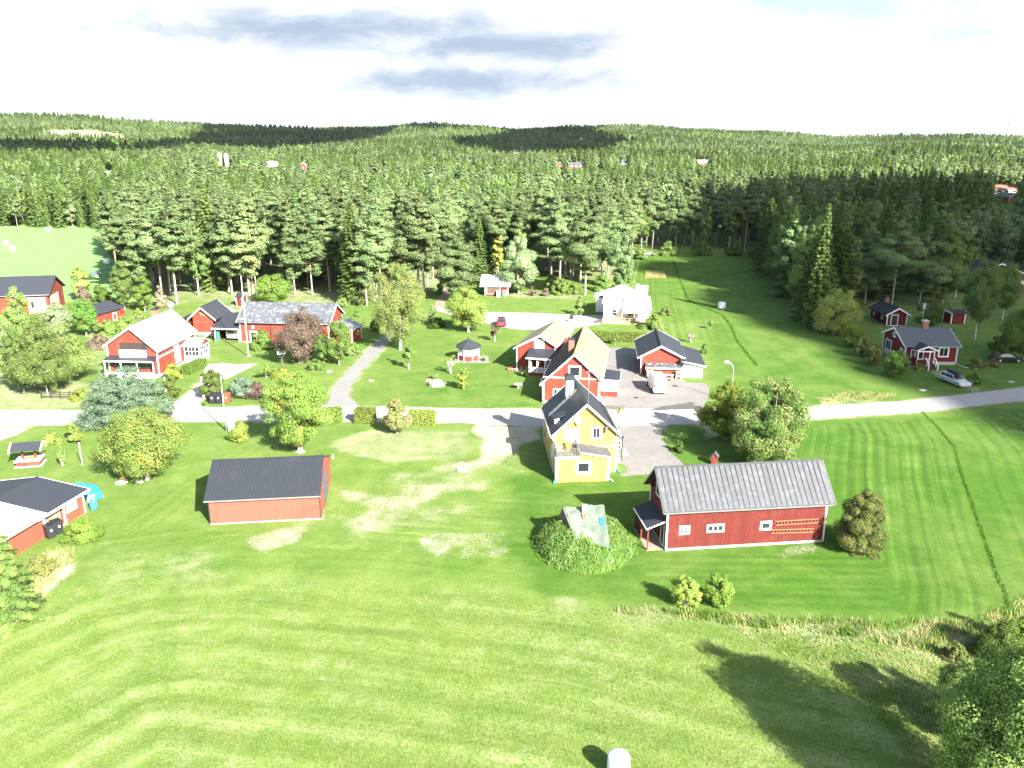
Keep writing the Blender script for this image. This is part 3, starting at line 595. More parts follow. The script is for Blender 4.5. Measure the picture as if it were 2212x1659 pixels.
# side porch on the right
m = MB(); m.prism([(hw + .01, 2.9, 3.2), (hw + 1.35, 2.9, 2.75), (hw + 1.35, 2.9, 2.66), (hw + .01, 2.9, 3.1)], (0, 4.6, 0)); h.part('porch_roof', m, dark_roof)
for y in (3.0, 5.1, 7.3): m = MB(); m.beam((hw + 1.2, y, 0), (hw + 1.2, y, 2.7), .12); h.part('porch_post', m, wood_dk)
m = MB(); m.box(hw + .03, hw + 1.25, 3.0, 7.4, 0, .35); h.part('porch_floor', m, concrete)
m = MB()
for k in range(9): m.beam((hw + 1.2, 3.0 + k * .24, .4), (hw + 1.2, 3.0 + k * .24, 1.2), .05)
for k in range(5): m.box(hw + .1, hw + 1.15, 2.97, 3.0, .42 + k * .17, .54 + k * .17)
m.beam((hw + 1.2, 3.0, 1.22), (hw + 1.2, 5.1, 1.22), .07); h.part('porch_railing', m, wood_g)
h.win('y', 2.98, -1, loc=(hw + .25, hw + 1.05, 1.4, 2.4), panes=(3, 2), fw=.07)
m = MB(); m.box(hw + 1.3, hw + 2.3, 4.6, 6.4, 0, .12); h.part('doorstep', m, concrete)

# --- long red house with the tan roof ------------------------------
h = House('red_house', 'long red house with tan tiled roof, straight behind the yellow house across the road', 'house', (1173, 870), (1293, 876), 16.6); hw = h.W / 2
zf = lambda u, v: h.hit(u, v, 'y', -.4)
L0, Pk, R0 = zf(1165, 830), zf(1241, 764.5), zf(1301, 821)
h.gable(Pk[2], L0[2], R0[2], rc=Pk[0], oh=.38, og=.4, wall=red, roof=tan_roof, trim=white_p, gut=white_p, plinth=.3)
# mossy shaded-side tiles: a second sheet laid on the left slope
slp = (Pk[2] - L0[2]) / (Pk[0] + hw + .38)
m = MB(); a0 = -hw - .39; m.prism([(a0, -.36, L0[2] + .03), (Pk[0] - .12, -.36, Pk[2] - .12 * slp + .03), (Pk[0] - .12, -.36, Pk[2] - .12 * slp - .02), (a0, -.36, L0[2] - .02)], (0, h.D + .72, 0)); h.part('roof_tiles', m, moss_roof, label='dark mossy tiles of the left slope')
c0 = h.hit(1232, 760, 'x', Pk[0] - .75); yc = 4.6; zc0 = Pk[2] - slp * .95 - .3; h.chimney(Pk[0] - .85, yc, zc0, Pk[2] + .75, .36, .36)
m = MB(); zb = h.hit(1240, 817, 'y', 0)[2]; m.box(-hw + .02, hw - .02, -.04, -.001, zb - .09, zb + .09); h.part('belt_board', m, white_p)
h.win('y', 0, -1, rect=(1227.5, 789.5, 1255, 815), fw=.22, panes=(1, 1))
h.win('y', 0, -1, loc=(-2.4, -1.3, 1.0, 2.1), panes=(2, 1)); h.win('y', 0, -1, loc=(1.2, 2.3, 1.0, 2.1), panes=(2, 1))
a, b = h.hit(1298, 857, 'x', hw + .02), None
# porch on the right
y0 = h.hit(1297, 857, 'x', hw)[1]; xr = h.hit(1333, 857, 'y', y0)[0]; yb = y0 + 4.2; zt = h.hit(1332, 820, 'y', y0)[2]
m = MB(); m.box(hw + .02, xr, y0, yb, 0, .75); h.part('porch_base', m, red)
m = MB(); m.box(hw + .06, xr - .05, y0 + .05, y0 + .1, .75, 2.0); m.box(xr - .1, xr - .05, y0 + .1, yb - .1, .75, 1.7); h.part('porch_panel', m, white_wall)
m = MB()
for k in range(3): m = MB(); m.beam((xr - .07, y0 + .1 + k * 2.0, 0.7), (xr - .07, y0 + .1 + k * 2.0, zt - .12), .12); h.part('porch_post', m, white_p)
m = MB(); m.beam((hw + .1, y0 + .07, 2.02), (xr - .1, y0 + .07, 2.02), .08)
for k in range(8): x = hw + .15 + (xr - hw - .3) * k / 7; m.beam((x, y0 + .07, 2.0), (x, y0 + .07, zt - .12), .07)
h.part('porch_mullions', m, white_p)
m = MB(); m.box(hw + .12, xr - .15, y0 + .12, y0 + .14, 2.0, zt - .14); h.part('curtain', m, curtain)
m = MB(); m.prism([(hw + .0, y0 - .25, zt + .25), (xr + .3, y0 - .25, zt - .02), (xr + .3, y0 - .25, zt - .12), (hw, y0 - .25, zt + .15)], (0, yb - y0 + .5, 0)); h.part('porch_roof', m, dark_roof)
m = MB(); m.box(hw + .0, xr + .34, y0 - .29, y0 - .255, zt - .14, zt - .02); m.box(xr + .302, xr + .345, y0 - .25, yb + .2, zt - .16, zt); h.part('fascia', m, white_p)
m = MB()
for k in range(4): m.box(xr + .02 + k * .28, xr + .3 + k * .28, y0 + .9, y0 + 2.0, 0, .6 - k * .15)
h.part('steps', m, wood)
h.pipe([(-hw - .3, -.1, L0[2] - .15), (-hw - .08, -.06, L0[2] - .45), (-hw - .08, -.06, .2)]); h.pipe([(hw + .3, -.1, R0[2] - .15), (hw + .08, -.06, R0[2] - .45), (hw + .08, -.06, .2)])
m = MB(); m.box(hw + .1, hw + 3.4, -.9, -.2, .0, .14); m.box(hw + .1, hw + 3.4, -1.5, -1.0, .0, .14); h.part('timber_deck', m, wood_g)
# --- red house to its left with verandah -----------------------------
h = House('red_house', 'shorter red house with olive roof and open verandah, left of the long red house', 'house', (1115.7, 800.5), (1198, 807), 10.8); hw = h.W / 2
zf = lambda u, v: h.hit(u, v, 'y', -.4); L0, Pk, R0 = zf(1111, 751.4), zf(1166.7, 723.7), zf(1206, 748.5)
h.gable(Pk[2], L0[2], R0[2], rc=Pk[0], oh=.35, og=.4, wall=red, roof=olive_roof, trim=white_p, gut=white_p, plinth=.3)
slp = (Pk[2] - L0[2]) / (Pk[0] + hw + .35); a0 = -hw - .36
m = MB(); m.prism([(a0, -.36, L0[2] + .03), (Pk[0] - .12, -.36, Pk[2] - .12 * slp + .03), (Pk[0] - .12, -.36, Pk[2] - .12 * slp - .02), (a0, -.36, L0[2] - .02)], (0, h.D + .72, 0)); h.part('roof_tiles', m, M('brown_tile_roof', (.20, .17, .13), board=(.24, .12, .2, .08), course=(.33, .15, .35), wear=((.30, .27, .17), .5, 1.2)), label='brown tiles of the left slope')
h.win('y', 0, -1, rect=(1154, 733, 1176, 752.5), fw=.12, pane=white_p, panes=(3, 1), label='gable window with white blind')
yv = -1.9; a = h.hit(1142, 803, 'y', yv); b = h.hit(1192, 803, 'y', yv); zt = h.hit(1165, 774, 'y', yv - .2)[2]; zh = h.hit(1165, 753, 'y', 0)[2]
m = MB(); m.prism([(a[0] - .35, yv - .3, zt), (a[0] - .35, 0, zh), (a[0] - .35, 0, zh - .12), (a[0] - .35, yv - .3, zt - .12)], (b[0] - a[0] + 1.2, 0, 0)); h.part('verandah_roof', m, dark_roof)
m = MB(); m.box(a[0] - .38, b[0] + .88, yv - .35, yv - .305, zt - .2, zt + .02); h.part('fascia', m, white_p)
m = MB(); m.box(a[0], b[0] + .5, yv, -.02, 0, .45); h.part('verandah_base', m, red)
m = MB()
for k in range(4): x = a[0] + .08 + (b[0] - a[0]) * k / 3; m.beam((x, yv + .08, .45), (x, yv + .08, zt - .1), .12)
for y in (-1.1, -.2): m.beam((a[0] + .08, y, .45), (a[0] + .08, y, zt + .1), .1)
h.part('verandah_posts', m, white_p)
m = MB(); m.box(a[0], b[0] + .5, yv - .03, yv + .02, 1.22, 1.3); m.box(a[0], b[0] + .5, yv - .03, yv + .02, .5, .56)
for k in range(26): x = a[0] + .05 + (b[0] + .4 - a[0]) * k / 25; m.box(x, x + .08, yv - .02, yv + .01, .5, 1.25)
h.part('railing', m, white_p)
m = MB(); m.box(a[0] + .2, a[0] + .28, yv + .15, -.2, 1.1, zt - .1)
for k in range(4): x = a[0] + .15 + (b[0] - a[0]) * k / 3; m.prism([(x - .32, yv + .2, zt - .15), (x + .32, yv + .2, zt - .15), (x + .08, yv + .2, 1.4), (x - .08, yv + .2, 1.4)], (0, .03, 0))
h.part('curtain', m, curtain)
# --- red garage -----------------------------------------------------
h = House('garage', 'red garage with wide black roof and pale double doors beside the courtyard', 'garage', (1397, 814), (1471, 815), 11.5, rz=-6); hw = h.W / 2
pl = h.hit(1376.4, 772, 'y', .55); pk = h.hit(1429, 747, 'y', .55); pr = h.hit(1480, 774, 'y', .55)
xl, xr_ = pl[0] + .6, pr[0] - .25
h.gable(pk[2], (pl[2] + pr[2]) / 2 - .02, (pl[2] + pr[2]) / 2 - .02, rc=pk[0], p=(xl, pr[0] - .4), q=(1.0, h.D), oh=.5, og=.45, wall=red, roof=felt, trim=white_p, gut=steel)
zt = h.hit(1434, 795, 'y', -.25)[2]; z2 = zt + .45
m = MB(); m.box(-hw, hw, 0, .98, 0, zt - .02); h.part('front_wall', m, red)
m = MB(); m.prism([(-hw - .25, -.3, zt), (-hw - .25, 1.0, z2), (-hw - .25, 1.0, z2 - .1), (-hw - .25, -.3, zt - .1)], (h.W + .35, 0, 0)); h.part('canopy', m, felt_w)
m = MB(); m.box(-hw - .28, hw + .12, -.345, -.305, zt - .17, zt + .03); h.part('fascia', m, white_p)
for x in (-hw - .12, hw + .0): m = MB(); m.box(x, x + .16, -.03, .12, 0, zt - .1); h.part('corner_board', m, white_p)
# right wing with doors
xa, xb = hw + .2, h.hit(1516, 815, 'y', .1)[0]; zw = h.hit(1500, 789, 'y', -.2)[2]
m = MB(); m.box(xa, xb, .1, 9.0, 0, zw - .1); h.part('wing_wall', m, M('pale_grey_boards', (.55, .56, .57), board=(.5, .04, .3)))
m = MB(); zt2 = (pl[2] + pr[2]) / 2 + .1; m.prism([(pr[0] - .45, -.3, zt2), (xb + .45, -.3, zw - .05), (xb + .45, -.3, zw - .17), (pr[0] - .45, -.3, zt2 - .12)], (0, 9.6, 0)); h.part('wing_roof', m, felt)
m = MB(); m.prism([(hw + .1, -.345, zt2 - .3), (xb + .5, -.345, zw - .05), (xb + .5, -.345, zw - .25), (hw + .1, -.345, zt2 - .5)], (0, .04, 0)); h.part('fascia', m, white_p)
for x in (xb - .12,): m = MB(); m.box(x, x + .15, .07, .2, 0, zw - .15); h.part('corner_board', m, white_p)
for k in (0, 1): xx = xa + .1 + k * (xb - xa - .25) / 2; h.door('y', .1, -1, M('pale_blue_door', (.56, .62, .66), board=(.8, .02, .25)), loc=(xx, xx + (xb - xa - .3) / 2, .05, zw - .35), fw=.05)
GAR = h
# --- white house -----------------------------------------------------
h = House('white_house', 'white house with white metal roof and timber deck, at the top of the gravel driveway', 'house', (1303, 693), (1403, 696), 12.0, rz=-8); hw = h.W / 2
zf = lambda u, v: h.hit(u, v, 'y', -.3); L0, Pk, R0 = zf(1304, 653), zf(1345.8, 638.8), zf(1408.8, 668)
h.gable(Pk[2], L0[2], R0[2], rc=Pk[0], oh=.3, og=.3, wall=white_wall, roof=white_metal, trim=white_p, corners=False)
m = MB(); m.prism([(Pk[0] - 5.9, 8.2, Pk[2] - 1.9), (Pk[0] - .5, 8.2, Pk[2] - .05), (Pk[0] - .5, 8.2, Pk[2] - .3), (Pk[0] - 5.9, 8.2, Pk[2] - 2.1)], (0, 4.2, 0)); h.part('wing_roof', m, white_metal)
m = MB(); m.box(Pk[0] - 5.5, -hw - .01, 8.5, 12.0, 0, Pk[2] - 2.25); h.part('wing_wall', m, white_wall)
h.chimney(2.0, 8.2, 3.6, 5.9, .28, .28, white_wall, steel); h.chimney(3.3, 9.6, 3.2, 5.3, .8, .6, white_wall, white_p)
h.win('y', 0, -1, rect=(1321, 667.5, 1333.5, 682.5), fw=.16, panes=(1, 2)); h.win('y', 0, -1, rect=(1342.5, 645.5, 1349, 653), fw=.08)
yv = -2.2; a = h.hit(1343, 694, 'y', yv); b = h.hit(1396, 694, 'y', yv); zt = h.hit(1370, 676, 'y', yv)[2]; zh = zt + .75
m = MB(); m.prism([(a[0], yv - .15, zt), (a[0], 0, zh), (a[0], 0, zh - .08), (a[0], yv - .15, zt - .08)], (b[0] - a[0], 0, 0)); h.part('verandah_roof', m, M('translucent_grey_sheet', (.30, .32, .33), board=(.4, .06, .2), rough=.4))
m = MB()
for f_ in (0, .5, 1): x = a[0] + (b[0] - a[0]) * f_; m.beam((x, yv, .3), (x, yv, zt), .12)
m.beam((a[0], yv, zt - .14), (b[0], yv, zt - .14), .1); h.part('verandah_posts', m, wood)
m = MB(); m.box(-hw - .1, b[0] - .2, yv - .35, -.02, 0, .42); dk = h.part('deck', m, wood)
m = MB()
for z_ in (1.15, .8): m.beam((-hw, yv - .3, z_), (a[0] + 2.6, yv - .3, z_), .07)
for k in range(7): x = -hw + (a[0] + 2.6 + hw) * k / 6; m.beam((x, yv - .3, .42), (x, yv - .3, 1.18), .09)
h.part('deck_railing', m, wood)
h.win('y', 0, -1, loc=(a[0] + 1.1, a[0] + 2.7, 1.0, 2.1), fw=.12, panes=(2, 1)); m = MB(); m.box(a[0] + .8, a[0] + 2.4, -1.4, -.7, 1.0, 1.06)
for q in range(4): m.box(a[0] + .9 + q * .4, a[0] + 1.15 + q * .4, -1.6, -1.45, .42, 1.15)
h.part('deck_furniture', m, black_pl)
m = MB()
for k in range(6): m.box(-hw - .45 - k * .28, -hw - .17 - k * .28, yv - .2, -.3, 0, .42 - k * .07)
h.part('steps', m, wood_g); WH = h
m = MB(); m.beam((b[0] - .9, yv - 1.2, .1), (b[0] - .9, yv - 1.2, 2.2), .06); pr_ = tag(m.build('parasol', wood, root('folded_parasol', *h.world(0, 0), 0, h.rz, 'pale tilted parasol beside the deck of the white house', 'parasol')))
m = MB(); m.lathe([(1.1, 0), (.75, .35), (.05, .8)], 8, (b[0] - .9, yv - 1.2, 1.6)); m.build('canopy', white_wall, pr_.parent); pr_.name = 'pole'
# --- small boathouse-like shed -----------------------------------------
h = House('shed', 'small brown shed with pale metal roof at the forest edge by the upper lawn', 'shed', (1048.6, 638), (1096.7, 640), 5.0, rz=-2); hw = h.W / 2
h.gable(4.0, 2.25, 3.0, ridge='x', rc=4.6, oh=.35, og=.5, ogl=1.1, wall=red_dk, roof=white_metal2, trim=white_p, backbarge=True, corners=True)
h.door('y', 0, -1, M('brown_garage_door', (.13, .07, .05), course=(.35, .06, .4)), rect=(1051, 619, 1081, 635), fw=.08)
for (x, w_, hh, mt_, nm, lb, ct) in ((.55, .9, 1.3, white_wall, 'appliance', 'white discarded appliance standing before the small brown shed', 'appliance'), (1.9, 1.2, 1.6, wood_g, 'leaning_panel', 'pale board leaning in front of the small brown shed', 'board')):
    o_ = root(nm, *h.world(x, -1.0), 0, h.rz + .1, lb, ct); m = MB()
    m.prism([(-w_ / 2, -.35, 0), (w_ / 2, -.35, 0), (w_ / 2, -.0, hh), (-w_ / 2, -.0, hh)], (0, .5 if nm == 'appliance' else .06, 0)); m.build('body' if nm == 'appliance' else 'panel', mt_, o_)
    m = MB(); m.box(-w_ * .3, w_ * .3, -.34, -.2, hh * .15, hh * .35); m.build('inset', steel, o_)
# --- grey-roofed barn in the foreground ---------------------------------
h = House('barn', 'long red barn with seamed grey roof, two ladders on its wall, nearest the meadow', 'barn', (1437, 1190), (1778, 1170.3), 5.2); hw = h.W / 2
h.gable(6.72, 3.90, ridge='x', rc=2.6, oh=.45, og=.5, t=.12, wall=red_old, roof=grey_metal, trim=white_p, barge=False, plinth=.22)
m = MB(); sl_ = (6.72 - 3.9) / 3.05
for k in range(int((h.W + .9) / .475)):
    x = -hw - .45 + k * .475
    for sg, ye in ((-1, -.45), (1, 5.65)): m.beam((x, 2.6 + sg * .05, 6.74), (x, ye, 3.92), .035, .05)
h.part('roof_seams', m, M('seam_metal', (.055, .058, .064)))
for sx in (-1, 1):
    x = sx * (hw + .5) ; m = MB(); m.prism([(x, -.47, 3.92), (x, 2.6, 6.75), (x, 5.67, 3.92), (x, 5.67, 3.72), (x, 2.6, 6.5), (x, -.47, 3.72)], (sx * .035, 0, 0)); h.part('bargeboard', m, M('grey_board', (.17, .165, .155)))
m = MB(); m.box(-hw - .4, hw + .4, -.40, -.30, 3.62, 3.75); h.part('eave_board', m, M('grey_board', (.17, .165, .155)))
bw = h.win('y', 0, -1, rect=(1467, 1135.5, 1490, 1154.5), fw=.2, panes=(2, 2), mun=.09); h.win('y', 0, -1, rect=(1526.5, 1132, 1564.5, 1149.5), fw=.17, panes=(3, 1), mun=.08); h.win('y', 0, -1, rect=(1641.5, 1125.5, 1666.5, 1145), fw=.19)
h.win('x', -hw, -1, rect=(1418, 1040, 1427, 1072), fw=.12, pane=red_old, name='hatch', sub='hatch_leaf')
h.win('x', -hw, -1, loc=(.55, 1.5, .1, 2.2), fw=.1, pane=glass, name='door', sub='door_leaf')
BARN = h
m = MB(); x = -hw; m.prism([(x - .0, .25, 2.75), (x - 1.65, .25, 2.1), (x - 1.65, .25, 2.02), (x, .25, 2.66)], (0, 4.3, 0)); h.part('lean_to_roof', m, felt)
m = MB(); m.prism([(x - .0, .20, 2.72), (x - 1.7, .20, 2.06), (x - 1.7, .20, 1.96), (x, .20, 2.6)], (0, .045, 0)); m.box(x - 1.72, x - 1.66, .25, 4.5, 1.94, 2.08); h.part('fascia', m, white_p)
for y in (.35, 2.4, 4.4): m = MB(); m.beam((x - 1.5, y, 0), (x - 1.5, y, 2.05), .11); h.part('post', m, red)
m = MB(); m.box(x - 1.6, x - .05, .2, 4.4, 0.004, .05); h.part('threshold', m, dirt)
m = MB(); m.box(x - 1.45, x - 1.41, 2.5, 4.3, .1, 1.8); h.part('board_screen', m, red_old)
m = MB(); m.box(x - .5, x - .1, 3.6, 3.65, 4.6, 5.0); m.box(x - .5, x - .1, 3.3, 3.6, 4.6, 4.62); h.part('nesting_box', m, red_dk)
for (pa, pb, ex, lb) in (((1637.5 + 36.0, 1126.5), (1768, 1121), .36, 'upper wooden ladder hung on the front wall of the grey-roofed barn'), ((1664, 1145), (1758, 1142), .33, 'lower wooden ladder hung on the front wall of the grey-roofed barn')):
    a, b = h.hit(pa[0], pa[1], 'y', -.12), h.hit(pb[0], pb[1], 'y', -.12); o_ = root('ladder', *h.world(a[0], -.12), a[2] - .2, h.rz, lb, 'ladder', 'ladders on the barn wall')
    L_ = b[0] - a[0]; dz = (b[2] - a[2]); m = MB(); m.beam((0, 0, .2), (L_, 0, .2 + dz), .05, .07); m.beam((0.1, 0, .2 - ex), (L_, 0, .2 + dz - ex), .05, .07); m.build('rail', M('ladder_wood', (.24, .13, .065)), o_)
    m = MB(); n_ = int(L_ / .3)
    for k in range(1, n_): x = L_ * k / n_; m.beam((x, 0, .2 + dz * k / n_), (x, 0, .2 + dz * k / n_ - ex), .035)
    m.build('rungs', M('ladder_rungs', (.24, .10, .05)), o_)
# --- dark-roofed corrugated shed -----------------------------------------
h = House('metal_shed', 'pinkish red sheet-metal shed with large black corrugated roof, in the left foreground', 'shed', (455, 1133), (694, 1121), 9.6); hw = h.W / 2
h.gable(4.75, 2.50, ridge='x', rc=4.0, oh=.3, og=.12, ogl=.3, t=.1, wall=red_metal, roof=dark_roof, trim=None)
m = MB(); m.box(-hw - .32, hw + .14, -.36, -.305, 2.36, 2.49); h.part('fascia', m, M('grey_board', (.17, .165, .155)))
for x in (-hw - .03, hw - .09): m = MB(); m.box(x, x + .12, -.03, .1, 0, 2.4); h.part('corner_board', m, wood_dk)
h.door('x', hw, 1, M('dark_grey_door', (.10, .11, .12), board=(.3, .05, .3)), loc=(2.2, 6.6, .1, 3.1), fw=.1, frame=red)
m = MB(); m.lathe([(.02, 0), (.22, .03), (.25, .1), (.02, .12)], 10, (hw + .4, 8.4, 2.9), 'x'); h.part('floodlight', m, white_p)
m = MB(); m.box(-hw, hw, -.06, -.005, -.1, .1); h.part('plinth', m, concrete)
# --- left red house with white roof ---------------------------------------
h = House('red_house', 'red house with white roof and a balcony in its gable, behind the blue-green pine', 'house', (241, 810), (344, 814), 12.4, rz=-4.5); hw = h.W / 2
zf = lambda u, v: h.hit(u, v, 'y', -.45); L0, Pk, R0 = zf(240, 748), zf(277.5, 707), zf(336, 759)
h.gable(Pk[2], L0[2], R0[2], rc=Pk[0], oh=.35, og=.45, wall=red, roof=white_metal, trim=white_p, gut=white_p, plinth=.3)
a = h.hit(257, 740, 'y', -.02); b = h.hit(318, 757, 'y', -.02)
m = MB(); m.box(a[0], b[0], -.03, -.012, b[2], a[2]); lg = h.part('balcony_shade_panel', m, M('painted_shade_wood', (.045, .036, .03)), label='flat dark panel standing for the balcony opening')  # flat panel on the gable; the recess's shade is put into its dark colour
m = MB(); m.box(a[0] + 3.4, b[0] - .3, -.06, -.035, b[2] + .1, a[2] - .2); m.build('pane', glass, lg)
zb0, zb1 = h.hit(288, 773, 'y', -.4)[2], h.hit(288, 756, 'y', -.4)[2]
m = MB(); m.box(a[0], b[0], -.42, -.36, zb0, zb1); h.part('balcony_parapet', m, white_wall)
m = MB(); m.box(a[0], b[0], -.36, -.02, zb0, zb0 + .08); h.part('balcony_floor', m, wood)
zc = h.hit(288, 778, 'y', -1.2)[2]; m = MB(); m.prism([(-hw, -1.5, zc - .1), (-hw, 0, zc + .35), (-hw, 0, zc + .25), (-hw, -1.5, zc - .2)], (h.W, 0, 0)); h.part('canopy', m, dark_roof)
m = MB(); m.box(-hw, hw, -1.54, -1.505, zc - .26, zc - .06); h.part('fascia', m, white_p)
m = MB()
for k in range(4): x = -hw + .1 + (h.W - .2) * k / 3; m.beam((x, -1.35, .8), (x, -1.35, zc - .2), .13)
h.part('porch_posts', m, white_p); m = MB(); m.box(-hw, hw, -1.45, -1.35, .1, .95); m.box(-hw, hw, -1.35, -.02, .0, .3); h.part('porch_panel', m, white_wall)
m = MB(); m.box(-hw + .6, hw - .6, -.05, -.012, 1.1, 2.1); h.part('window_band', m, glass)
zb = h.hit(365, 762, 'x', hw)[2]; m = MB(); m.box(hw + .001, hw + .035, .2, h.D - .2, 2.75, 2.95); h.part('belt_board', m, white_p)
h.win('x', hw, 1, loc=(5.2, 7.0, .6, 2.6), fw=.15, pane=white_p); h.win('x', hw, 1, loc=(5.2, 6.6, 3.15, 3.95), fw=.1)
h.chimney(Pk[0] - 2.0, 11.2, Pk[2] - 2.6, Pk[2] + .25, .42, .42)
m = MB(); m.lathe([(.03, 0), (.5, .08), (.55, .2), (.03, .1)], 14, (Pk[0], 12.6, Pk[2] + .8), 'y'); d_ = h.part('satellite_dish', m, white_p); m = MB(); m.beam((Pk[0], 12.7, Pk[2] - .1), (Pk[0], 12.7, Pk[2] + .8), .06); m.build('mast', steel, d_)
# glazed porch on the right side
y0, y1, xe = 8.2, 11.6, hw + 2.6
m = MB(); m.box(hw + .01, xe, y0, y1, 0, 1.0); h.part('porch_base', m, white_wall)
m = MB(); ym = (y0 + y1) / 2; m.prism([(hw, y0 - .25, 2.7), (hw, ym, 3.7), (hw, y1 + .25, 2.7), (hw, y1 + .25, 2.6), (hw, ym, 3.58), (hw, y0 - .25, 2.6)], (2.85, 0, 0)); h.part('porch_roof', m, white_metal)
m = MB(); m.prism([(xe, y0 + .1, 2.58), (xe, ym, 3.4), (xe, y1 - .1, 2.58)], (.05, 0, 0)); h.part('porch_gable', m, red)
h.win('y', y0, -1, loc=(hw + .1, xe - .05, 1.0, 2.6), fw=.1, panes=(4, 2)); h.win('x', xe, 1, loc=(y0 + .05, y1 - .05, 1.0, 2.6), fw=.1, panes=(5, 2))
h.pipe([(-hw - .08, -.06, L0[2] - .4), (-hw - .08, -.06, .2)]); h.pipe([(hw + .08, -.06, R0[2] - .4), (hw + .08, -.06, .2)])
# --- long barn with mottled roof ------------------------------------------
h = House('barn', 'long red barn with frost-mottled grey roof at the edge of the pine grove', 'barn', (521, 738.7), (712, 742.5), 8.4); hw = h.W / 2
h.gable(6.3, 3.65, ridge='x', rc=4.2, oh=.4, og=.45, wall=red, roof=mottled, trim=white_p, gut=steel, plinth=.15)
h.win('y', 0, -1, rect=(540, 715, 557, 741), fw=.2, name='door', sub='door_leaf'); h.win('y', 0, -1, rect=(543.5, 703.5, 549, 709.5), fw=.08)
h.pipe([(-hw + 5.5, -.4, 3.5), (-hw + 5.5, -.08, 3.2), (-hw + 5.5, -.08, .2)], mat=red_dk); MB10 = h
for x in (1.0, 5.0): h.win('y', 0, -1, loc=(x, x + 1.0, 1.2, 2.1), panes=(2, 2))
h = House('carport', 'red open-fronted carport sheltering a caravan, left end of the mottled-roof barn', 'carport', (466, 737.5), (519, 739.5), 6.0); hw = h.W / 2
zt = h.hit(490, 709, 'y', -.2)[2]
m = MB(); m.prism([(-hw - .4, -.5, zt), (-hw - .4, 6.2, zt + 1.5), (-hw - .4, 6.2, zt + 1.4), (-hw - .4, -.5, zt - .12)], (h.W + .5, 0, 0)); h.part('roof', m, felt)
m = MB(); m.box(-hw - .43, hw + .1, -.55, -.505, zt - .18, zt + .02); m.box(-hw - .45, -hw - .402, -.5, 6.0, zt - .2, zt + .0); h.part('fascia', m, white_p)
m = MB(); m.box(-hw, hw, -.1, 0, zt - .55, zt - .12); m.box(-hw, -hw + .1, 0, 6, 0, zt - .1); m.box(-hw + .1, hw, 5.9, 6.0, 0, zt + 1.0); h.part('wall', m, red_dk)
for x in (-hw, hw - .15): m = MB(); m.box(x, x + .15, -.14, -.105, 0, zt - .15); h.part('corner_board', m, white_p)
m = MB(); m.box(-hw + .2, -hw + .8, .1, .16, 0, 2.0); h.part('green_door', m, M('green_door_paint', (.04, .20, .14)))
CP = h
h = House('shed', 'small red shed with grey roof beyond the right end of the mottled-roof barn', 'shed', (761, 741), (781, 731), 5.5); hw = h.W / 2
h.gable(3.5, 2.35, ridge='x', rc=3.0, oh=.35, og=.35, wall=red, roof=M('plain_grey_roof', (.17, .18, .20)), trim=white_p); h.win('y', 0, -1, loc=(.1, 1.0, 1.0, 1.7), fw=.1, frame=M('yellow_paint', (.6, .45, .08)))
h = House('shed', 'small square red shed with black gable roof, just right of the white-roofed house', 'shed', (420, 723), (462.5, 723.5), 6.5, rz=-4); hw = h.W / 2
h.gable(5.2, 2.9, ridge='y', oh=.8, og=.5, wall=red_dk if 0 else red, roof=felt, trim=white_p, corners=False, plinth=.5)
m = MB(); m.box(-hw, hw, -.03, -.001, 2.35, 2.47); h.part('belt_board', m, M('red_trim', (.4, .09, .06)))
m = MB(); m.beam((-.4, -.1, 4.1), (.5, -.1, 3.5), .12); m.beam((-.3, -.1, 3.5), (.1, -.1, 3.9), .1); h.part('antler_ornament', m, wood)
m = MB(); m.box(.3, 2.6, -1.1, -.1, 0, .35); h.part('doorstep', m, concrete)
m = MB(); m.box(-hw - 3.4, -hw - .3, 1.5, 6.0, 0, 2.2); h.part('side_shed_wall', m, red); m = MB(); m.prism([(-hw - 3.6, 1.0, 2.4), (-hw - .1, 1.0, 3.2), (-hw - .1, 1.0, 3.1), (-hw - 3.6, 1.0, 2.3)], (0, 5.5, 0)); h.part('side_shed_roof', m, felt)
h = House('greenhouse_shed', 'low pale shed with flat sheet roof between two red outbuildings', 'shed', (471, 692), (499, 691), 3.0, rz=0)
h.gable(2.3, 1.9, ridge='x', oh=.2, og=.3, wall=M('pale_yellow_boards', (.62, .55, .33)), roof=M('plain_grey_roof', (.17, .18, .20)), trim=None)
h = House('privy', 'tiny red outbuilding in the shade under the pine grove', 'shed', (511, 661), (524, 661), 3.0, rz=0); h.gable(2.6, 2.0, ridge='x', oh=.2, og=.2, wall=red_dk, roof=felt, trim=white_p)
def eaves(u0, v0, u1, v1, z):                                        # ground line under an eave seen at height z
    a, b = G(u0, v0, z), G(u1, v1, z); return ((a[0] + b[0]) / 2, (a[1] + b[1]) / 2), math.degrees(math.atan2(b[1] - a[1], b[0] - a[0])), math.dist(a, b)
o_, r_, w_ = eaves(208, 679, 262, 664, 2.2)
h = House('garage', 'low red garage with black roof left of the hedge by the hay field', 'garage', None, None, 5.5, rz=r_, at=o_, W=w_ - .5)
h.gable(3.5, 2.2, ridge='x', oh=.35, og=.35, wall=red, roof=felt, trim=M('dark_trim', (.06, .06, .065)), corners=False); h.win('y', .02, -1, loc=(.8, 1.9, .1, 1.6), pane=white_p, name='door', sub='door_leaf')
hw = h.W / 2; m = MB(); m.box(hw + .02, hw + 2.6, 1.2, 4.0, 0, 2.0); h.part('annex_wall', m, red); m = MB(); m.box(hw + .02, hw + 2.8, 1.0, 4.2, 2.0, 2.12); h.part('annex_roof', m, felt)
o_, r_, w_ = eaves(8, 650, 108, 630, 3.9)
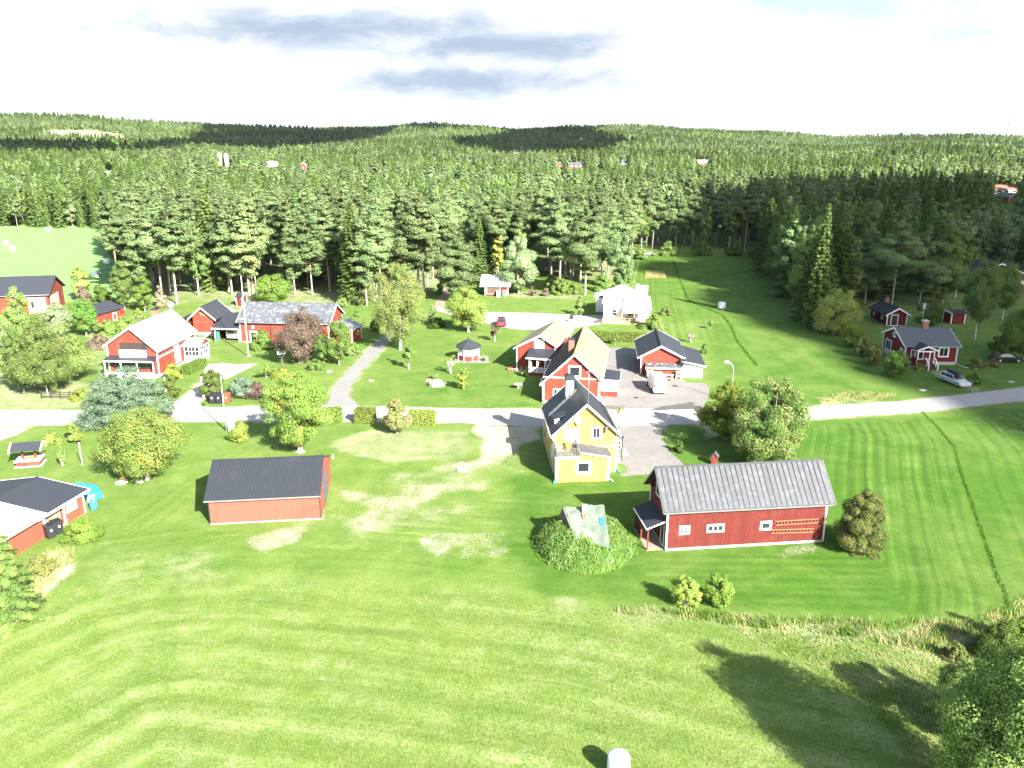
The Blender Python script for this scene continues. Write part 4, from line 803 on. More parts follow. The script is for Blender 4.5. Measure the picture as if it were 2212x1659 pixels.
h = House('barn', 'large dark-roofed red barn cut off by the left edge of the picture', 'barn', None, None, 10, rz=12, at=(G(46, 640, 3.9)[0] - 3.5, G(46, 640, 3.9)[1] + 1.0), W=15)
h.gable(6.9, 3.9, ridge='x', oh=.5, og=.5, wall=red, roof=felt, trim=M('dark_trim', (.06, .06, .065)), corners=False, gut=steel)
m = MB(); m.box(3.6, 7.0, -.05, -.001, .1, 3.3); h.part('sliding_door', m, M('grey_boards', (.35, .35, .34), board=(.2, .1, .3))); m = MB(); m.box(7.501, 7.55, 1.0, 6.5, .1, 3.3); h.part('gable_door', m, M('grey_boards', (.35, .35, .34), board=(.2, .1, .3)))
h.win('y', -.05, -1, loc=(4.2, 4.7, 1.2, 2.4), fw=.06, frame=wood_dk)
# --- lower-left outbuilding ---------------------------------------------------
h = House('outbuilding', 'red outbuilding with half white, half black low roof and stacked firewood, lower left edge', 'outbuilding', (80, 1172), (185, 1106), 9.0); hw = h.W / 2
h.gable(3.05, 2.25, ridge='x', p=(0, 9.0), q=(-1.9, hw), rc=5.0, oh=.45, og=.45, ogl=.0, t=.1, wall=None, roof=felt, trim=white_p, corners=False)
h.gable(3.12, 2.30, ridge='x', p=(0, 9.0), q=(-hw - 5.0, -1.95), rc=5.0, oh=.65, og=.0, t=.1, wall=None, roof=white_metal, rname='white_roof', trim=None, corners=False)
m = MB(); m.prism([(.55, 0, 0), (.55, 0, 2.12), (.55, 5, 2.78), (.55, 9, 2.12), (.55, 9, 0)], (hw - .55, 0, 0)); m.prism([(-hw - 5, 0, 0), (-hw - 5, 0, 2.12), (-hw - 5, 5, 2.78), (-hw - 5, 9, 2.12), (-hw - 5, 9, 0)], (5 + hw - 2.0, 0, 0)); m.prism([(-2.0, 2.0, 0), (-2.0, 2.0, 2.35), (-2.0, 5, 2.75), (-2.0, 9, 2.1), (-2.0, 9, 0)], (2.55, 0, 0))
h.part('wall', m, M('red_clapboard', (.36, .07, .042), course=(.18, .1, .4), bump=.4))
for a, b in ((.4, .56), (-2.1, -1.9), (hw - .12, hw + .02)): m = MB(); m.box(a, b, -.05, .04, 0, 2.2); h.part('corner_board', m, white_p)
m = MB(); m.box(-hw - .0, hw + .4, -.52, -.47, 2.05, 2.28); h.part('fascia', m, white_p)
h.win('y', 0, -1, rect=(142, 1083, 166, 1104), fw=.16, pane=curtain)
wp = root('firewood_pile', *h.world(-.75, 1.0), 0, h.rz, 'stacked split firewood in the open bay of the lower-left outbuilding', 'firewood'); m = MB(); m.box(-1.1, 1.1, -.7, .9, 0, 1.75); m.build('logs', log_end, wp)
m = MB()
for k in range(60):
    a = random.uniform(-1.2, 1.2); y = random.uniform(-1.3, -.6); z = random.uniform(.0, .5) * (1 - abs(y + .6)); m.beam((a, y, z + .05), (a + random.uniform(-.3, .3), y + random.uniform(-.3, .3), z + .1), .12)
m.build('loose_logs', log_end, wp); LL = h
def bin_(u, v, col, lab, s=1.0, rz=0, grp=None):
    x, y = G(u, v); o = root('wheelie_bin', x, y, 0, rz, lab, 'bin', grp); m = MB()
    a, b = .27 * s, .33 * s; q = [(-a, -b, .08), (a, -b, .08), (a, b, .08), (-a, b, .08)]; p = [(-a * 1.2, -b * 1.2, 1.0 * s), (a * 1.2, -b * 1.2, 1.0 * s), (a * 1.2, b * 1.2, 1.0 * s), (-a * 1.2, b * 1.2, 1.0 * s)]
    m.faces(q + p, [(3, 2, 1, 0), (4, 5, 6, 7), (0, 1, 5, 4), (1, 2, 6, 5), (2, 3, 7, 6), (3, 0, 4, 7)]); m.build('body', col, o)
    m = MB(); m.prism([(-a * 1.28, -b * 1.3, 1.01 * s), (-a * 1.28, b * 1.25, 1.01 * s), (-a * 1.28, b * 1.25, 1.12 * s), (-a * 1.28, -b * 1.0, 1.07 * s)], (a * 2.56, 0, 0)); m.build('lid', col, o)
    for sx in (-1, 1): m = MB(); m.lathe([(.1, -.03), (.1, .03)], 10, (sx * a * 1.1, b * 1.1, .1), 'x'); m.build('wheel', rubber, o)
    m = MB(); m.box(-.08, .08, -b * 1.22, -b * 1.17, .62 * s, .8 * s); m.build('sticker', white_p, o)
bin_(109, 1161, black_pl, 'black wheelie bin beside the firewood bay, nearer of the two', 1.15, .9, 'bins by the firewood'); bin_(126, 1152, black_pl, 'black wheelie bin beside the firewood bay, farther of the two', 1.15, .9, 'bins by the firewood')
bin_(461.5, 871, black_pl, 'leftmost black wheelie bin at the gateway fence', 1.25, 0, 'bins at the gate'); bin_(475.5, 871, black_pl, 'black wheelie bin in the middle of the three at the gateway fence', 1.25, 0, 'bins at the gate')
bin_(491.5, 870, M('brown_plastic', (.20, .07, .035)), 'brown wheelie bin right of the two black ones at the gateway', 1.2, 0, 'bins at the gate')
x, y = G(203, 1100); o = root('barrel', x, y, 0, 0, 'blue plastic barrel on the lawn beside the lower-left outbuilding', 'barrel'); m = MB(); m.lathe([(.26, 0), (.32, .08), (.33, .3), (.35, .33), (.33, .36), (.34, .7), (.35, .73), (.33, .76), (.29, .98), (.22, 1.0)], 18); m.build('drum', blue_p, o); m = MB(); m.lathe([(.05, 1.0), (.05, 1.03)], 8, (.14, 0, 0)); m.build('cap', white_p, o)
x, y = G(190, 1068); o = root('covered_boat', x, y, 0, R(-35), 'heap under a bright blue tarpaulin behind the lower-left outbuilding', 'covered boat'); m = MB()
n_ = 9; rg = random.Random(3)
pr = []
for i in range(n_):
    f_ = i / (n_ - 1); xx = -2.2 + 4.4 * f_; wd = .95 * math.sin(math.pi * (.15 + .75 * f_)) + .1; ht = .75 + .35 * math.sin(math.pi * f_) + rg.uniform(-.06, .06)
    pr.append([(xx, -wd, .12), (xx, -wd * .85, ht * .6), (xx, 0, ht), (xx, wd * .85, ht * .6), (xx, wd, .12)])
vs = [p for r_ in pr for p in r_]; fs = [(i * 5 + k, (i + 1) * 5 + k, (i + 1) * 5 + k + 1, i * 5 + k + 1) for i in range(n_ - 1) for k in range(4)] + [(0, 1, 2, 3, 4), tuple((n_ - 1) * 5 + k for k in (4, 3, 2, 1, 0))]
m.faces(vs, fs); m.build('tarpaulin', tarp_b, o); m = MB(); m.box(-1.9, 1.9, -.6, .6, 0, .12); m.build('trestle', wood, o)
x, y = G(198, 1082); o = root('canister', x, y, 0, 0, 'white canister between the blue tarpaulin and the blue barrel', 'canister'); m = MB(); m.box(-.28, .28, -.22, .22, 0, .62); m.build('tank', white_p, o); m = MB(); m.lathe([(.08, .62), (.08, .7)], 8); m.build('cap', black_pl, o)
# --- well -----------------------------------------------------------------------
x, y = G(66, 1003); o = root('well', x, y, 0, R(14), 'small roofed garden well with red box and pale rim on the left lawn', 'well'); m = MB(); m.box(-1.15, 1.15, -.75, .75, 0, .62); m.build('well_box', red, o)
m = MB(); m.box(-1.3, 1.3, -.9, .9, .62, .72); m.box(-1.35, 1.35, -.95, .95, 0, .09); m.build('rim', M('pale_concrete', (.62, .60, .56)), o); m = MB(); m.box(-.8, .8, -.45, .45, .722, .78); m.build('cover', orange_t, o)
for sx in (-1, 1): m = MB(); m.beam((sx * .62, 0, .7), (sx * .62, 0, 2.2), .2); m.build('post', red, o)
m = MB(); m.prism([(-1.45, -1.1, 2.0), (-1.45, 0, 2.6), (-1.45, 1.1, 2.0), (-1.45, 1.1, 1.92), (-1.45, 0, 2.5), (-1.45, -1.1, 1.92)], (2.9, 0, 0)); m.build('roof', felt, o)
for sx in (-1, 1): m = MB(); m.prism([(sx * 1.5, -1.2, 1.98), (sx * 1.5, 0, 2.64), (sx * 1.5, 1.2, 1.98), (sx * 1.5, 1.2, 1.75), (sx * 1.5, 0, 2.42), (sx * 1.5, -1.2, 1.75)], (sx * .1, 0, 0)); m.build('bargeboard', white_p, o)
m = MB(); m.tube([(-.7, 0, 1.7), (.7, 0, 1.7)], .09, 8); m.build('windlass', wood_dk, o)
# --- gazebo -----------------------------------------------------------------------
x, y = G(1011.5, 781); x0, y0 = x, y + 1.6; sheetp = [(x0 - 2.9, y0 - 2.1), (x0 + 3.3, y0 - 2.4), (x0 + 3.1, y0 + 1.8), (x0 - 2.7, y0 + 1.8)]
o = root('gazebo', x0, y0, 0, R(22.5), 'octagonal red garden pavilion with black pointed roof on the central lawn', 'gazebo')
def ngon(r, n=8, ph=0): return [(r * math.cos(2 * math.pi * k / n + ph), r * math.sin(2 * math.pi * k / n + ph)) for k in range(n)]
m = MB(); rw = 1.78; m.prism([(a, b, .06) for a, b in ngon(rw)], (0, 0, .85)); m.build('wall', red, o)
m = MB(); m.prism([(a, b, .91) for a, b in ngon(rw - .08)], (0, 0, 1.25)); m.build('glazing', M('gazebo_glass', (.50, .50, .48), rough=.2, var=.4, scale=2), o)
m = MB(); pts = ngon(rw - .02)
for k in range(8):
    a, b = pts[k], pts[(k + 1) % 8]; m.beam((*a, .05), (*a, 2.2), .1)
    for z_ in (.93, 2.12): m.beam((*a, z_), (*b, z_), .09)
    c_ = ((a[0] + b[0]) / 2, (a[1] + b[1]) / 2); m.beam((*c_, .93), (*c_, 2.12), .04); m.beam((*a, 1.75), (*b, 1.75), .04)
m.build('frame', white_p, o)
m = MB(); e = ngon(2.15); q = [(a, b, 2.2) for a, b in e] + [(a, b, 2.1) for a, b in e] + [(0, 0, 3.45)]
m.faces(q, [(k, (k + 1) % 8, 16) for k in range(8)] + [(8 + k, 8 + (k + 1) % 8, (k + 1) % 8, k) for k in range(8)] + [tuple(range(15, 7, -1))]); m.build('roof', felt, o); m = MB(); m.lathe([(.06, 3.4), (.1, 3.5), (.02, 3.62)], 8); m.build('finial', felt, o)
m = MB(); m.prism([(a, b, .0) for a, b in sheetp], (0, 0, .06)); m.build('patio', M('grey_paving', (.20, .195, .19), board=(.5, .05, .3), course=(.5, .05, .3)), tag(bpy.data.objects.new('patio_base', None), 'grey paved square under and around the garden pavilion', 'patio')); C.objects.link(bpy.data.objects['patio_base']); bpy.data.objects['patio'].name = 'paving'
for (dx, dy, ind, nm) in ((2.45, -.2, 3, 'on the right'), (-2.4, .2, 4, 'on the left')):
    po = root('flower_pot', x0 + dx, y0 + dy - 1.2, .06, 0, 'potted plant on the paving ' + nm + ' of the garden pavilion', 'flower pot', 'pots by the pavilion'); m = MB(); m.lathe([(.16, 0), (.24, .4), (.26, .42)], 12); m.build('pot', black_pl, po); FP = globals().setdefault('POTS', []); FP.append(po)
# --- right-hand cottages --------------------------------------------------------
h = House('cottage', 'dark red cottage with grey roof and little white porch, right side by the road', 'house', (1951.5, 787), (2063, 788.5), 8.8, rz=-3); hw = h.W / 2
h.gable(5.05, 3.10, ridge='x', rc=4.4, oh=.4, og=.35, wall=red_dk, roof=M('grey_felt_roof', (.10, .105, .12), var=.1, course=(1.0, .02, .2)), trim=white_p, gut=steel, plinth=.5)
h.win('x', -hw, -1, rect=(1913, 732, 1925.5, 757), fw=.14, panes=(2, 1)); h.win('x', -hw, -1, loc=(1.0, 1.9, 1.2, 2.3), fw=.14, panes=(2, 1)); h.win('x', -hw, -1, rect=(1929, 717, 1936, 728.5), fw=.14, panes=(2, 1))
h.win('y', 0, -1, rect=(2027, 750, 2050, 771.5), fw=.2, panes=(2, 1)); h.win('y', 0, -1, rect=(1967, 754.5, 1978, 772), fw=.13, panes=(2, 1))
h.chimney(.4, 4.3, 4.4, 6.1, .42, .42, brick, concrete); m = MB(); m.tube([(.1, 4.8, 4.5), (.1, 4.8, 8.9)], .03, 6); ms = h.part('aerial_mast', m, steel); m = MB()
for z_ in (8.0, 8.5, 8.8): m.beam((-.5, 4.8, z_), (.7, 4.8, z_), .03)
m.box(-.05, .25, 4.75, 4.85, 8.0, 8.9); m.build('aerial', steel, ms); m = MB(); m.tube([(1.0, 1.2, 3.4), (1.0, 1.2, 4.1)], .06, 8); h.part('vent_pipe', m, felt)
yp = -2.1; a = h.hit(1979, 785, 'y', yp); b = h.hit(2018.5, 785, 'y', yp); pa, pb = a[0] + .1, b[0] - .1; zp = h.hit(1998, 757, 'y', yp - .2)[2]; zpk = h.hit(1999, 751, 'y', yp - .2)[2]
m = MB(); pc = (pa + pb) / 2; m.prism([(pa - .3, yp - .3, zp), (pc, yp - .3, zpk + .25), (pb + .3, yp - .3, zp), (pb + .3, yp - .3, zp - .1), (pc, yp - .3, zpk + .13), (pa - .3, yp - .3, zp - .1)], (0, 3.0, 0)); h.part('porch_roof', m, felt)
m = MB(); m.prism([(pa - .33, yp - .345, zp + .02), (pc, yp - .345, zpk + .28), (pb + .33, yp - .345, zp + .02), (pb + .33, yp - .345, zp - .18), (pc, yp - .345, zpk + .02), (pa - .33, yp - .345, zp - .18)], (0, .04, 0)); m.box(pa, pb, yp, yp + .08, zp - .35, zp - .15); h.part('bargeboard', m, white_p)
for x in (pa + .05, pb - .05, (pa + pb) / 2 + .55): m = MB(); m.beam((x, yp + .08, .4), (x, yp + .08, zp - .1), .13); h.part('porch_post', m, white_p)
m = MB(); m.box(pa, pb, yp, -.03, 0, .75); h.part('porch_base', m, red_dk); m = MB(); m.box(pa, pa + .06, yp + .1, -.1, .8, 1.5); m.box(pa, (pa + pb) / 2, yp, yp + .06, .8, 1.4); h.part('porch_side', m, red_dk)
m = MB(); sx0, sx1 = (pa + pb) / 2 + .0, pb - .0
for k in range(4): m.box(sx0, sx1, yp - .3 - k * .32, yp - k * .32 - .01, 0, .72 - k * .18)
h.part('steps', m, wood_dk); m = MB()
for x in (sx0 - .05, sx1 + .05):
    m.beam((x, yp, 1.65), (x, yp - 1.4, .95), .11); m.beam((x, yp - 1.4, 0), (x, yp - 1.4, .98), .12); m.beam((x, yp - .7, .4), (x, yp - .7, 1.3), .09)
for x in (pa, pa + 1.0): m.beam((x, yp, 1.45), (x + .9, yp, 1.45), .08)
h.part('handrail', m, white_p); h.door('y', 0, -1, glass, loc=(pc - .4, pc + .5, .8, 2.5), fw=.1)
m = MB(); m.tube([(hw + .3, -.3, 3.0), (hw + .05, -.1, 2.7), (hw + .05, -.1, .4), (hw + .4, -.6, .1), (hw + 1.0, -1.6, .04), (hw + 2.4, -2.3, .04)], .06, 6); h.part('drain_hose', m, M('pale_hose', (.5, .52, .38)))
m = MB(); m.tube([(-hw + .3, -1.4, .04), (-hw + 1.4, -1.2, .04), (-hw + 2.2, -.6, .05)], .05, 6); h.part('drain_hose', m, M('pale_hose', (.5, .52, .38)))
h = House('cottage', 'small dark red guest cottage with white-framed door, beneath the pines on the right', 'house', (1914, 704), (1957, 704), 7.2, rz=1); hw = h.W / 2
h.gable(3.55, 2.15, oh=.5, og=.4, wall=red_dk, roof=felt, trim=white_p, plinth=.1); h.door('y', 0, -1, M('dark_green_door', (.03, .04, .04)), rect=(1924, 679.5, 1940, 704), fw=.13)
h.win('x', -hw, -1, loc=(1.6, 2.5, .9, 1.9), fw=.14, panes=(2, 1)); h.win('x', -hw, -1, loc=(5.2, 5.9, 1.0, 1.7), fw=.14); h.chimney(.2, 5.5, 2.9, 4.5, .38, .38, brick, felt, .3)
h = House('shed', 'tiny dark red shed with flat white-edged roof right of the guest cottage', 'shed', (2053, 700), (2083, 700), 3.0, rz=0); hw = h.W / 2
h.gable(2.45, 2.25, ridge='x', oh=.3, og=.3, wall=red_dk, roof=felt, trim=white_p)
h = House('house', 'half-hidden house with white gable boards behind birches at the right edge', 'house', None, None, 9, rz=-5, at=G(2152, 636), W=12.5)
h.gable(7.2, 4.3, oh=.6, og=.5, wall=M('brown_boards', (.16, .10, .07), board=(.2, .1, .3)), roof=felt, trim=white_p, corners=False); m = MB(); m.box(.5, 5.5, -1.3, -.01, 2.4, 3.2); h.part('balcony', m, white_p); h.win('y', 0, -1, loc=(1.0, 3.0, .8, 2.2)); h.win('y', 0, -1, loc=(1.2, 3.2, 3.3, 4.4))
CLEAR = []                                                           # (u0, u1, v_base, distance): keep the view of these open
def solveD(u, v, lo, hi):
    best = None
    for D in np.arange(lo, hi, 4.0):
        x = (u - CX) / FPX * (D * cP + CAM_H * sP); z = hz1(x, D); pv = proj_np(x, D, z)[1]
        if best is None or abs(pv - v) < best[0]: best = (abs(pv - v), x, D, z)
    return best[1:]
def far_house(u, v, wU, eU, rU, label, wall, roof, lo, hi, rz=0, name='house', ridge='x', cat='house', dU=.7, wins=2, chim=True):
    x, y, z = solveD(u, v, lo, hi); s = (y * cP + (CAM_H - z) * sP) / FPX; W_ = wU * s
    h = House(name, label, cat, None, None, W_ * dU, rz=rz, at=(x, y), W=W_, z=z); h.gable(rU * s, eU * s, ridge=ridge, oh=.4, og=.4, wall=wall, roof=roof, trim=white_p)
    for k in range(wins): a = -W_ / 2 + W_ * (k + .7) / (wins + .4); h.win('y', 0, -1, loc=(a - .08 * W_, a + .08 * W_, eU * s * .3, eU * s * .78), fw=.2)
    if chim and ridge == 'x': h.chimney(W_ * .1, W_ * dU / 2, rU * s * .8, rU * s * 1.25, .5)
    CLEAR.append((u - wU / 2 - 3, u + wU / 2 + 3, v - 1, y)); return h
far_house(1244, 362, 31, 6, 11, 'low red house with white windows, in the clearing across the valley', red, mottled, 500, 1000, wins=3)
far_house(1209, 362, 12, 6, 12, 'small red gabled hut left of the low red valley house', red, felt, 500, 1000, ridge='y', wins=1, name='hut', cat='hut')
far_house(1296, 362, 10, 6, 12, 'dark little outhouse right of the low red valley house', wood_dk, felt, 500, 1000, ridge='y', wins=1, name='hut', cat='hut')
far_house(1350, 356, 14, 5, 10, 'grey-gabled house half hidden in trees across the valley', M('pale_grey_boards', (.55, .56, .57)), mottled, 600, 1200, wins=1)
far_house(1519, 356, 24, 6, 10, 'pinkish red house with pale roof, alone on the wooded slope', red, white_metal2, 600, 1300, wins=3)
far_house(656, 366, 13, 7, 14, 'bright red gabled house on the far slope, left of centre', red, white_metal2, 500, 1300, ridge='y', wins=1)
far_house(651, 375, 14, 4, 7, 'dark low outhouse just below the bright red far house', wood_dk, felt, 450, 1200, wins=0, chim=False, name='hut', cat='hut')
far_house(588, 360, 22, 7, 11, 'white-roofed farm building partly hidden right of the silos', white_wall, white_metal2, 500, 1300, wins=1)
far_house(232, 376, 12, 4, 6, 'tiny pale hut among the far left trees', white_wall, white_metal2, 500, 1300, wins=0, chim=False, name='hut', cat='hut')
far_house(2173, 419, 52, 10, 18, 'white house with reddish tiled roof above the dark wood, right edge', white_wall, M('red_tile_roof', (.33, .12, .08), board=(.3, .1, .2)), 260, 700, rz=-6, wins=3)
far_house(2193, 438, 36, 12, 20, 'brick house with grey roof below the white one, right edge', brick, mottled, 240, 600, rz=14, ridge='y', wins=1, dU=1.2)
x, y, z = solveD(483, 360, 500, 1200); s_ = (y * cP + 20 * sP) / FPX; CLEAR.append((468, 498, 352, y))
for k, dx in enumerate((-3.5, 4.5)):
    o = root('silo', x + dx * s_ * 1.6, y + k * 3, z, 0, 'pale farm silo with looped pipe, %s of the pair' % ('left' if k == 0 else 'right'), 'silo', 'farm silos'); m = MB(); r_ = 5.2 * s_ * .9; H_ = (26 - 2 * k) * s_; m.lathe([(r_, 0), (r_, H_), (r_ * .6, H_ + 1.0 * s_), (.1, H_ + 1.4 * s_)], 16); m.build('tank', white_wall, o)
    m = MB(); m.tube([(-r_ * .4, -r_, H_), (-r_ * .4, -r_, H_ + 3 * s_), (0, -r_, H_ + 4.5 * s_), (r_ * .5, -r_, H_ + 3 * s_), (r_ * .5, -r_, H_)], .35, 6); m.build('pipe', steel, o)
# --- radio mast --------------------------------------------------------------------
x, y, z = solveD(2168, 288, 1500, 2600); s_ = (y * cP) / FPX; o = root('radio_mast', x, y, z - 3, 0, 'tall thin lattice radio mast on the skyline at the far right', 'mast'); m = MB(); H_ = 66 * s_
for k in range(3): a = 2 * math.pi * k / 3; m.beam((1.6 * math.cos(a), 1.6 * math.sin(a), 0), (.8 * math.cos(a), .8 * math.sin(a), H_), .75)
for k in range(24):
    z0_ = H_ * k / 24; a, b = 2 * math.pi * (k % 3) / 3, 2 * math.pi * ((k + 1) % 3) / 3; r0 = 1.3 - .8 * k / 24; m.beam((r0 * math.cos(a), r0 * math.sin(a), z0_), (r0 * math.cos(b), r0 * math.sin(b), z0_ + H_ / 24), .5)
m.build('lattice', steel, o); m = MB(); m.lathe([(.8, H_ * .78), (.8, H_ * .84)], 8); m.lathe([(.6, H_ * .93), (.6, H_ * .97)], 8); m.build('antenna_drum', white_p, o)
# ------------------------------------------------------------------ vehicles
def car(name, label, u, v, rz, paint, L=4.6, Wd=1.78, Hh=1.45, kind='estate', roofbox=False, cat='car', roofm=None):
    x, y = G(u, v); o = root(name, x, y, 0, rz, label, cat); a, w = L / 2, Wd / 2
    # side profile, front of car at +x
    low = [(-a, .35), (-a + .05, .75), (-a + .12, .92), (a * .42, .92), (a * .86, .78), (a - .02, .6), (a, .35)]
    if kind == 'estate': gh = [(-a + .12, .92), (-a + .42, Hh - .03), (-a + .9, Hh), (a * .06, Hh - .02), (a * .45, .92)]
    elif kind == 'sedan': gh = [(-a + .75, .94), (-a + 1.35, Hh - .04), (-a + 1.8, Hh), (a * .04, Hh - .02), (a * .45, .92)]
    else: gh = [(-a + .18, .95), (-a + .6, Hh - .05), (-a + 1.1, Hh), (a * .04, Hh), (a * .45, .95)]
    m = MB(); n = len(low); rings = []
    for yy, ins, dz in ((-w, .06, .0), (-w * .93, .0, .02), (w * .93, .0, .02), (w, .06, .0)):
        rings.append([(px * (1 - ins * .25), yy, pz - (ins * .6 if pz > .7 else 0) + dz * (pz > .7)) for px, pz in low])
    vs = [p for r_ in rings for p in r_]; fs = [(i * n + k, i * n + k + 1, (i + 1) * n + k + 1, (i + 1) * n + k) for i in range(3) for k in range(n - 1)] + [tuple(range(n - 1, -1, -1)), tuple(3 * n + k for k in range(n))] + [(i * n, (i + 1) * n, (i + 1) * n + n - 1, i * n + n - 1) for i in range(3)]
    m.faces(vs, fs); m.build('body', paint, o)
    def cab(g, w0, w1, e=0): return [[(px, sy * (w0 + (w1 - w0) * ((pz - .92) / (Hh - .92))) + sy * e, pz) for px, pz in g] for sy in (-1, 1)]
    A, B = cab(gh, w * .92, w * .74); n = len(gh); m = MB(); m.faces(A + B, [tuple(range(n))[::-1], tuple(range(n, 2 * n))] + [(k, k + 1, n + k + 1, n + k) for k in range(n - 1)]); m.build('cabin', paint, o)
    cz = lambda f: .97 + (Hh - .09 - .97) * f
    def sx(z, front):
        p, q = (gh[-1], gh[-2]) if front else (gh[0], gh[1]); t_ = (z - p[1]) / (q[1] - p[1]); return p[0] + (q[0] - p[0]) * t_
    m = MB(); hw_ = lambda z: w * .92 + (w * .74 - w * .92) * ((z - .92) / (Hh - .92)) + .008; z0, z1 = cz(0), cz(1)
    nd = 3 if kind == 'estate' else 2
    for s_ in (-1, 1):
        for k in range(nd):
            f0, f1 = k / nd, (k + 1) / nd; xa0, xa1 = sx(z0, False) + .12, sx(z0, True) - .12; xb0, xb1 = sx(z1, False) + .1, sx(z1, True) - .1
            m.poly([(xa0 + (xa1 - xa0) * f0 + .03, s_ * hw_(z0), z0), (xa0 + (xa1 - xa0) * f1 - .03, s_ * hw_(z0), z0), (xb0 + (xb1 - xb0) * f1 - .03, s_ * hw_(z1), z1), (xb0 + (xb1 - xb0) * f0 + .03, s_ * hw_(z1), z1)][::s_])
    m.build('side_window', glass, o)
    for fr, nm in ((True, 'windscreen'), (False, 'rear_window')):
        e_ = .012 if fr else -.012; m = MB(); m.poly([(sx(z0, fr) + e_, -hw_(z0) + .1, z0 + .01), (sx(z0, fr) + e_, hw_(z0) - .1, z0 + .01), (sx(z1, fr) + e_, hw_(z1) - .08, z1 + .01), (sx(z1, fr) + e_, -hw_(z1) + .08, z1 + .01)]); m.build(nm, glass, o)
    for wx in (-a * .58, a * .62):
        for s_ in (-1, 1):
            m = MB(); m.lathe([(.2, -.1), (.31, -.1), (.32, -.06), (.32, .06), (.31, .1), (.2, .1)], 16, (wx, s_ * (w - .08), .32), 'y'); t_ = m.build('wheel', rubber, o)
            m = MB(); m.lathe([(.03, 0), (.2, .0), (.19, .02 * s_)], 12, (wx, s_ * (w + .025), .32), 'y'); m.build('rim', steel, t_)
    for s_ in (-1, 1):
        m = MB(); m.box(a - .13, a - .005, s_ * w * .78 - .2, s_ * w * .78 + .2, .58, .72); m.build('headlight', M('lamp_glass', (.6, .6, .6), rough=.15), o)
        m = MB(); m.box(-a - .01, -a + .1, s_ * w * .82 - .14, s_ * w * .82 + .14, .68, .86); m.build('tail_light', M('tail_light_red', (.35, .01, .01), rough=.3), o)
    m = MB(); m.box(a - .06, a + .03, -w * .9, w * .9, .28, .46); m.box(-a - .03, -a + .06, -w * .9, w * .9, .3, .5); m.build('bumper', paint, o)
    if roofm: m = MB(); m.prism([(gh[1][0] + .35, -.52, Hh + .006), (gh[3][0] - .15, -.52, Hh - .01), (gh[3][0] - .15, .52, Hh - .01), (gh[1][0] + .35, .52, Hh + .006)], (0, 0, .01)); m.build('sunroof', roofm, o)
    if roofbox:
        m = MB(); q = []
        prof = [(-1.25, .28), (-1.15, .40), (.3, .42), (1.05, .30), (1.25, .12)]
        P_ = [(px, pz) for px, pz in prof] + [(1.2, .05), (-1.2, .05)]
        m.prism([(px - .3, -.38, Hh + .06 + pz) for px, pz in P_], (0, .76, 0)); m.build('roof_box', black_pl, o)
        m = MB()
        for xx in (-.9, .3): m.beam((xx, -.7, Hh + .05), (xx, .7, Hh + .05), .04)
        m.build('roof_bar', black_pl, o)
    return o
def paintm(n, c, **k): return M(n, c, var=.03, rough=.25, spec=.6, **k)
def ang(u0, v0, u1, v1): a, b = G(u0, v0), G(u1, v1); return math.atan2(b[1] - a[1], b[0] - a[0])
silver = paintm('silver_paint', (.55, .57, .59), metallic=.35)
car('parked_car', 'silver estate car with black roof box parked by the road verge', 2061, 829, ang(2044, 822, 2083, 838), silver, L=4.75, roofbox=True)
car('parked_car', 'black saloon car half behind round bushes, far right', 2172, 781, ang(2148, 781, 2202, 781), paintm('black_paint', (.02, .022, .025)), L=4.8, kind='sedan')
car('parked_car', 'dark red car with black glass roof on the gravel driveway', 1083, 702, ang(1084, 708, 1083, 697) , paintm('maroon_paint', (.16, .03, .04)), L=4.5, kind='suv', Hh=1.6, roofm=glass)
bpy.data.objects  # van
x, y = G(1418, 841); o = root('van', x, y, 0, R(2), 'white delivery van seen from behind on the courtyard', 'van'); m = MB(); vp = white_van = paintm('white_vehicle_paint', (.80, .80, .80))
w, a = .98, 2.6; prof = [(-a, .35), (-a, 1.0), (-a + .12, 2.0), (-a + .3, 2.3), (a - 1.7, 2.32), (a - 1.25, 2.15), (a - .75, 1.35), (a - .1, 1.05), (a, .75), (a, .35)]
rg_ = [[(q * s2, p * 1.0, z) for p, z in prof] for q, s2 in ((-w, .97), (-w * .93, 1), (w * .93, 1), (w, .97))]; n = len(prof); vs = []
for i, r_ in enumerate(rg_):
    for (qx, p, z) in r_: vs.append((qx * (1 - .09 * max(0, z - 1.0)), p, z - (.05 if i in (0, 3) and z > 2 else 0)))
fs = [(i * n + k, i * n + k + 1, (i + 1) * n + k + 1, (i + 1) * n + k) for i in range(3) for k in range(n - 1)] + [tuple(range(n - 1, -1, -1)), tuple(3 * n + k for k in range(n))] + [(i * n, (i + 1) * n, (i + 1) * n + n - 1, i * n + n - 1) for i in range(3)]
m.faces(vs, fs); m.build('body', vp, o)
for s_ in (-1, 1):
    m = MB(); m.box(s_ * .84 - .07, s_ * .84 + .07, -a - .02, -a + .05, .85, 1.5); m.build('tail_light', M('tail_light_red', (.35, .01, .01), rough=.3), o)
    for py in (-a * .55, a * .62): m = MB(); m.lathe([(.2, -.11), (.34, -.1), (.34, .1), (.2, .11)], 16, (s_ * (w - .1), py, .34), 'x'); m.build('wheel', rubber, o)
    m = MB(); m.box(s_ * .5 - .36, s_ * .5 + .36, -a - .004, -a + .01, .5, .52); m.box(s_ * .43 - .005, s_ * .43 + .4 * 0 + .005, -a - .003, -a + .02, .5, 1.9); m.build('door_seam', M('seam_grey', (.25, .25, .25)), o)
    m = MB(); m.box(s_ * 1.12 - .1, s_ * 1.12 + .1, a - 1.25, a - 1.15, 1.25, 1.5); m.build('wing_mirror', black_pl, o)
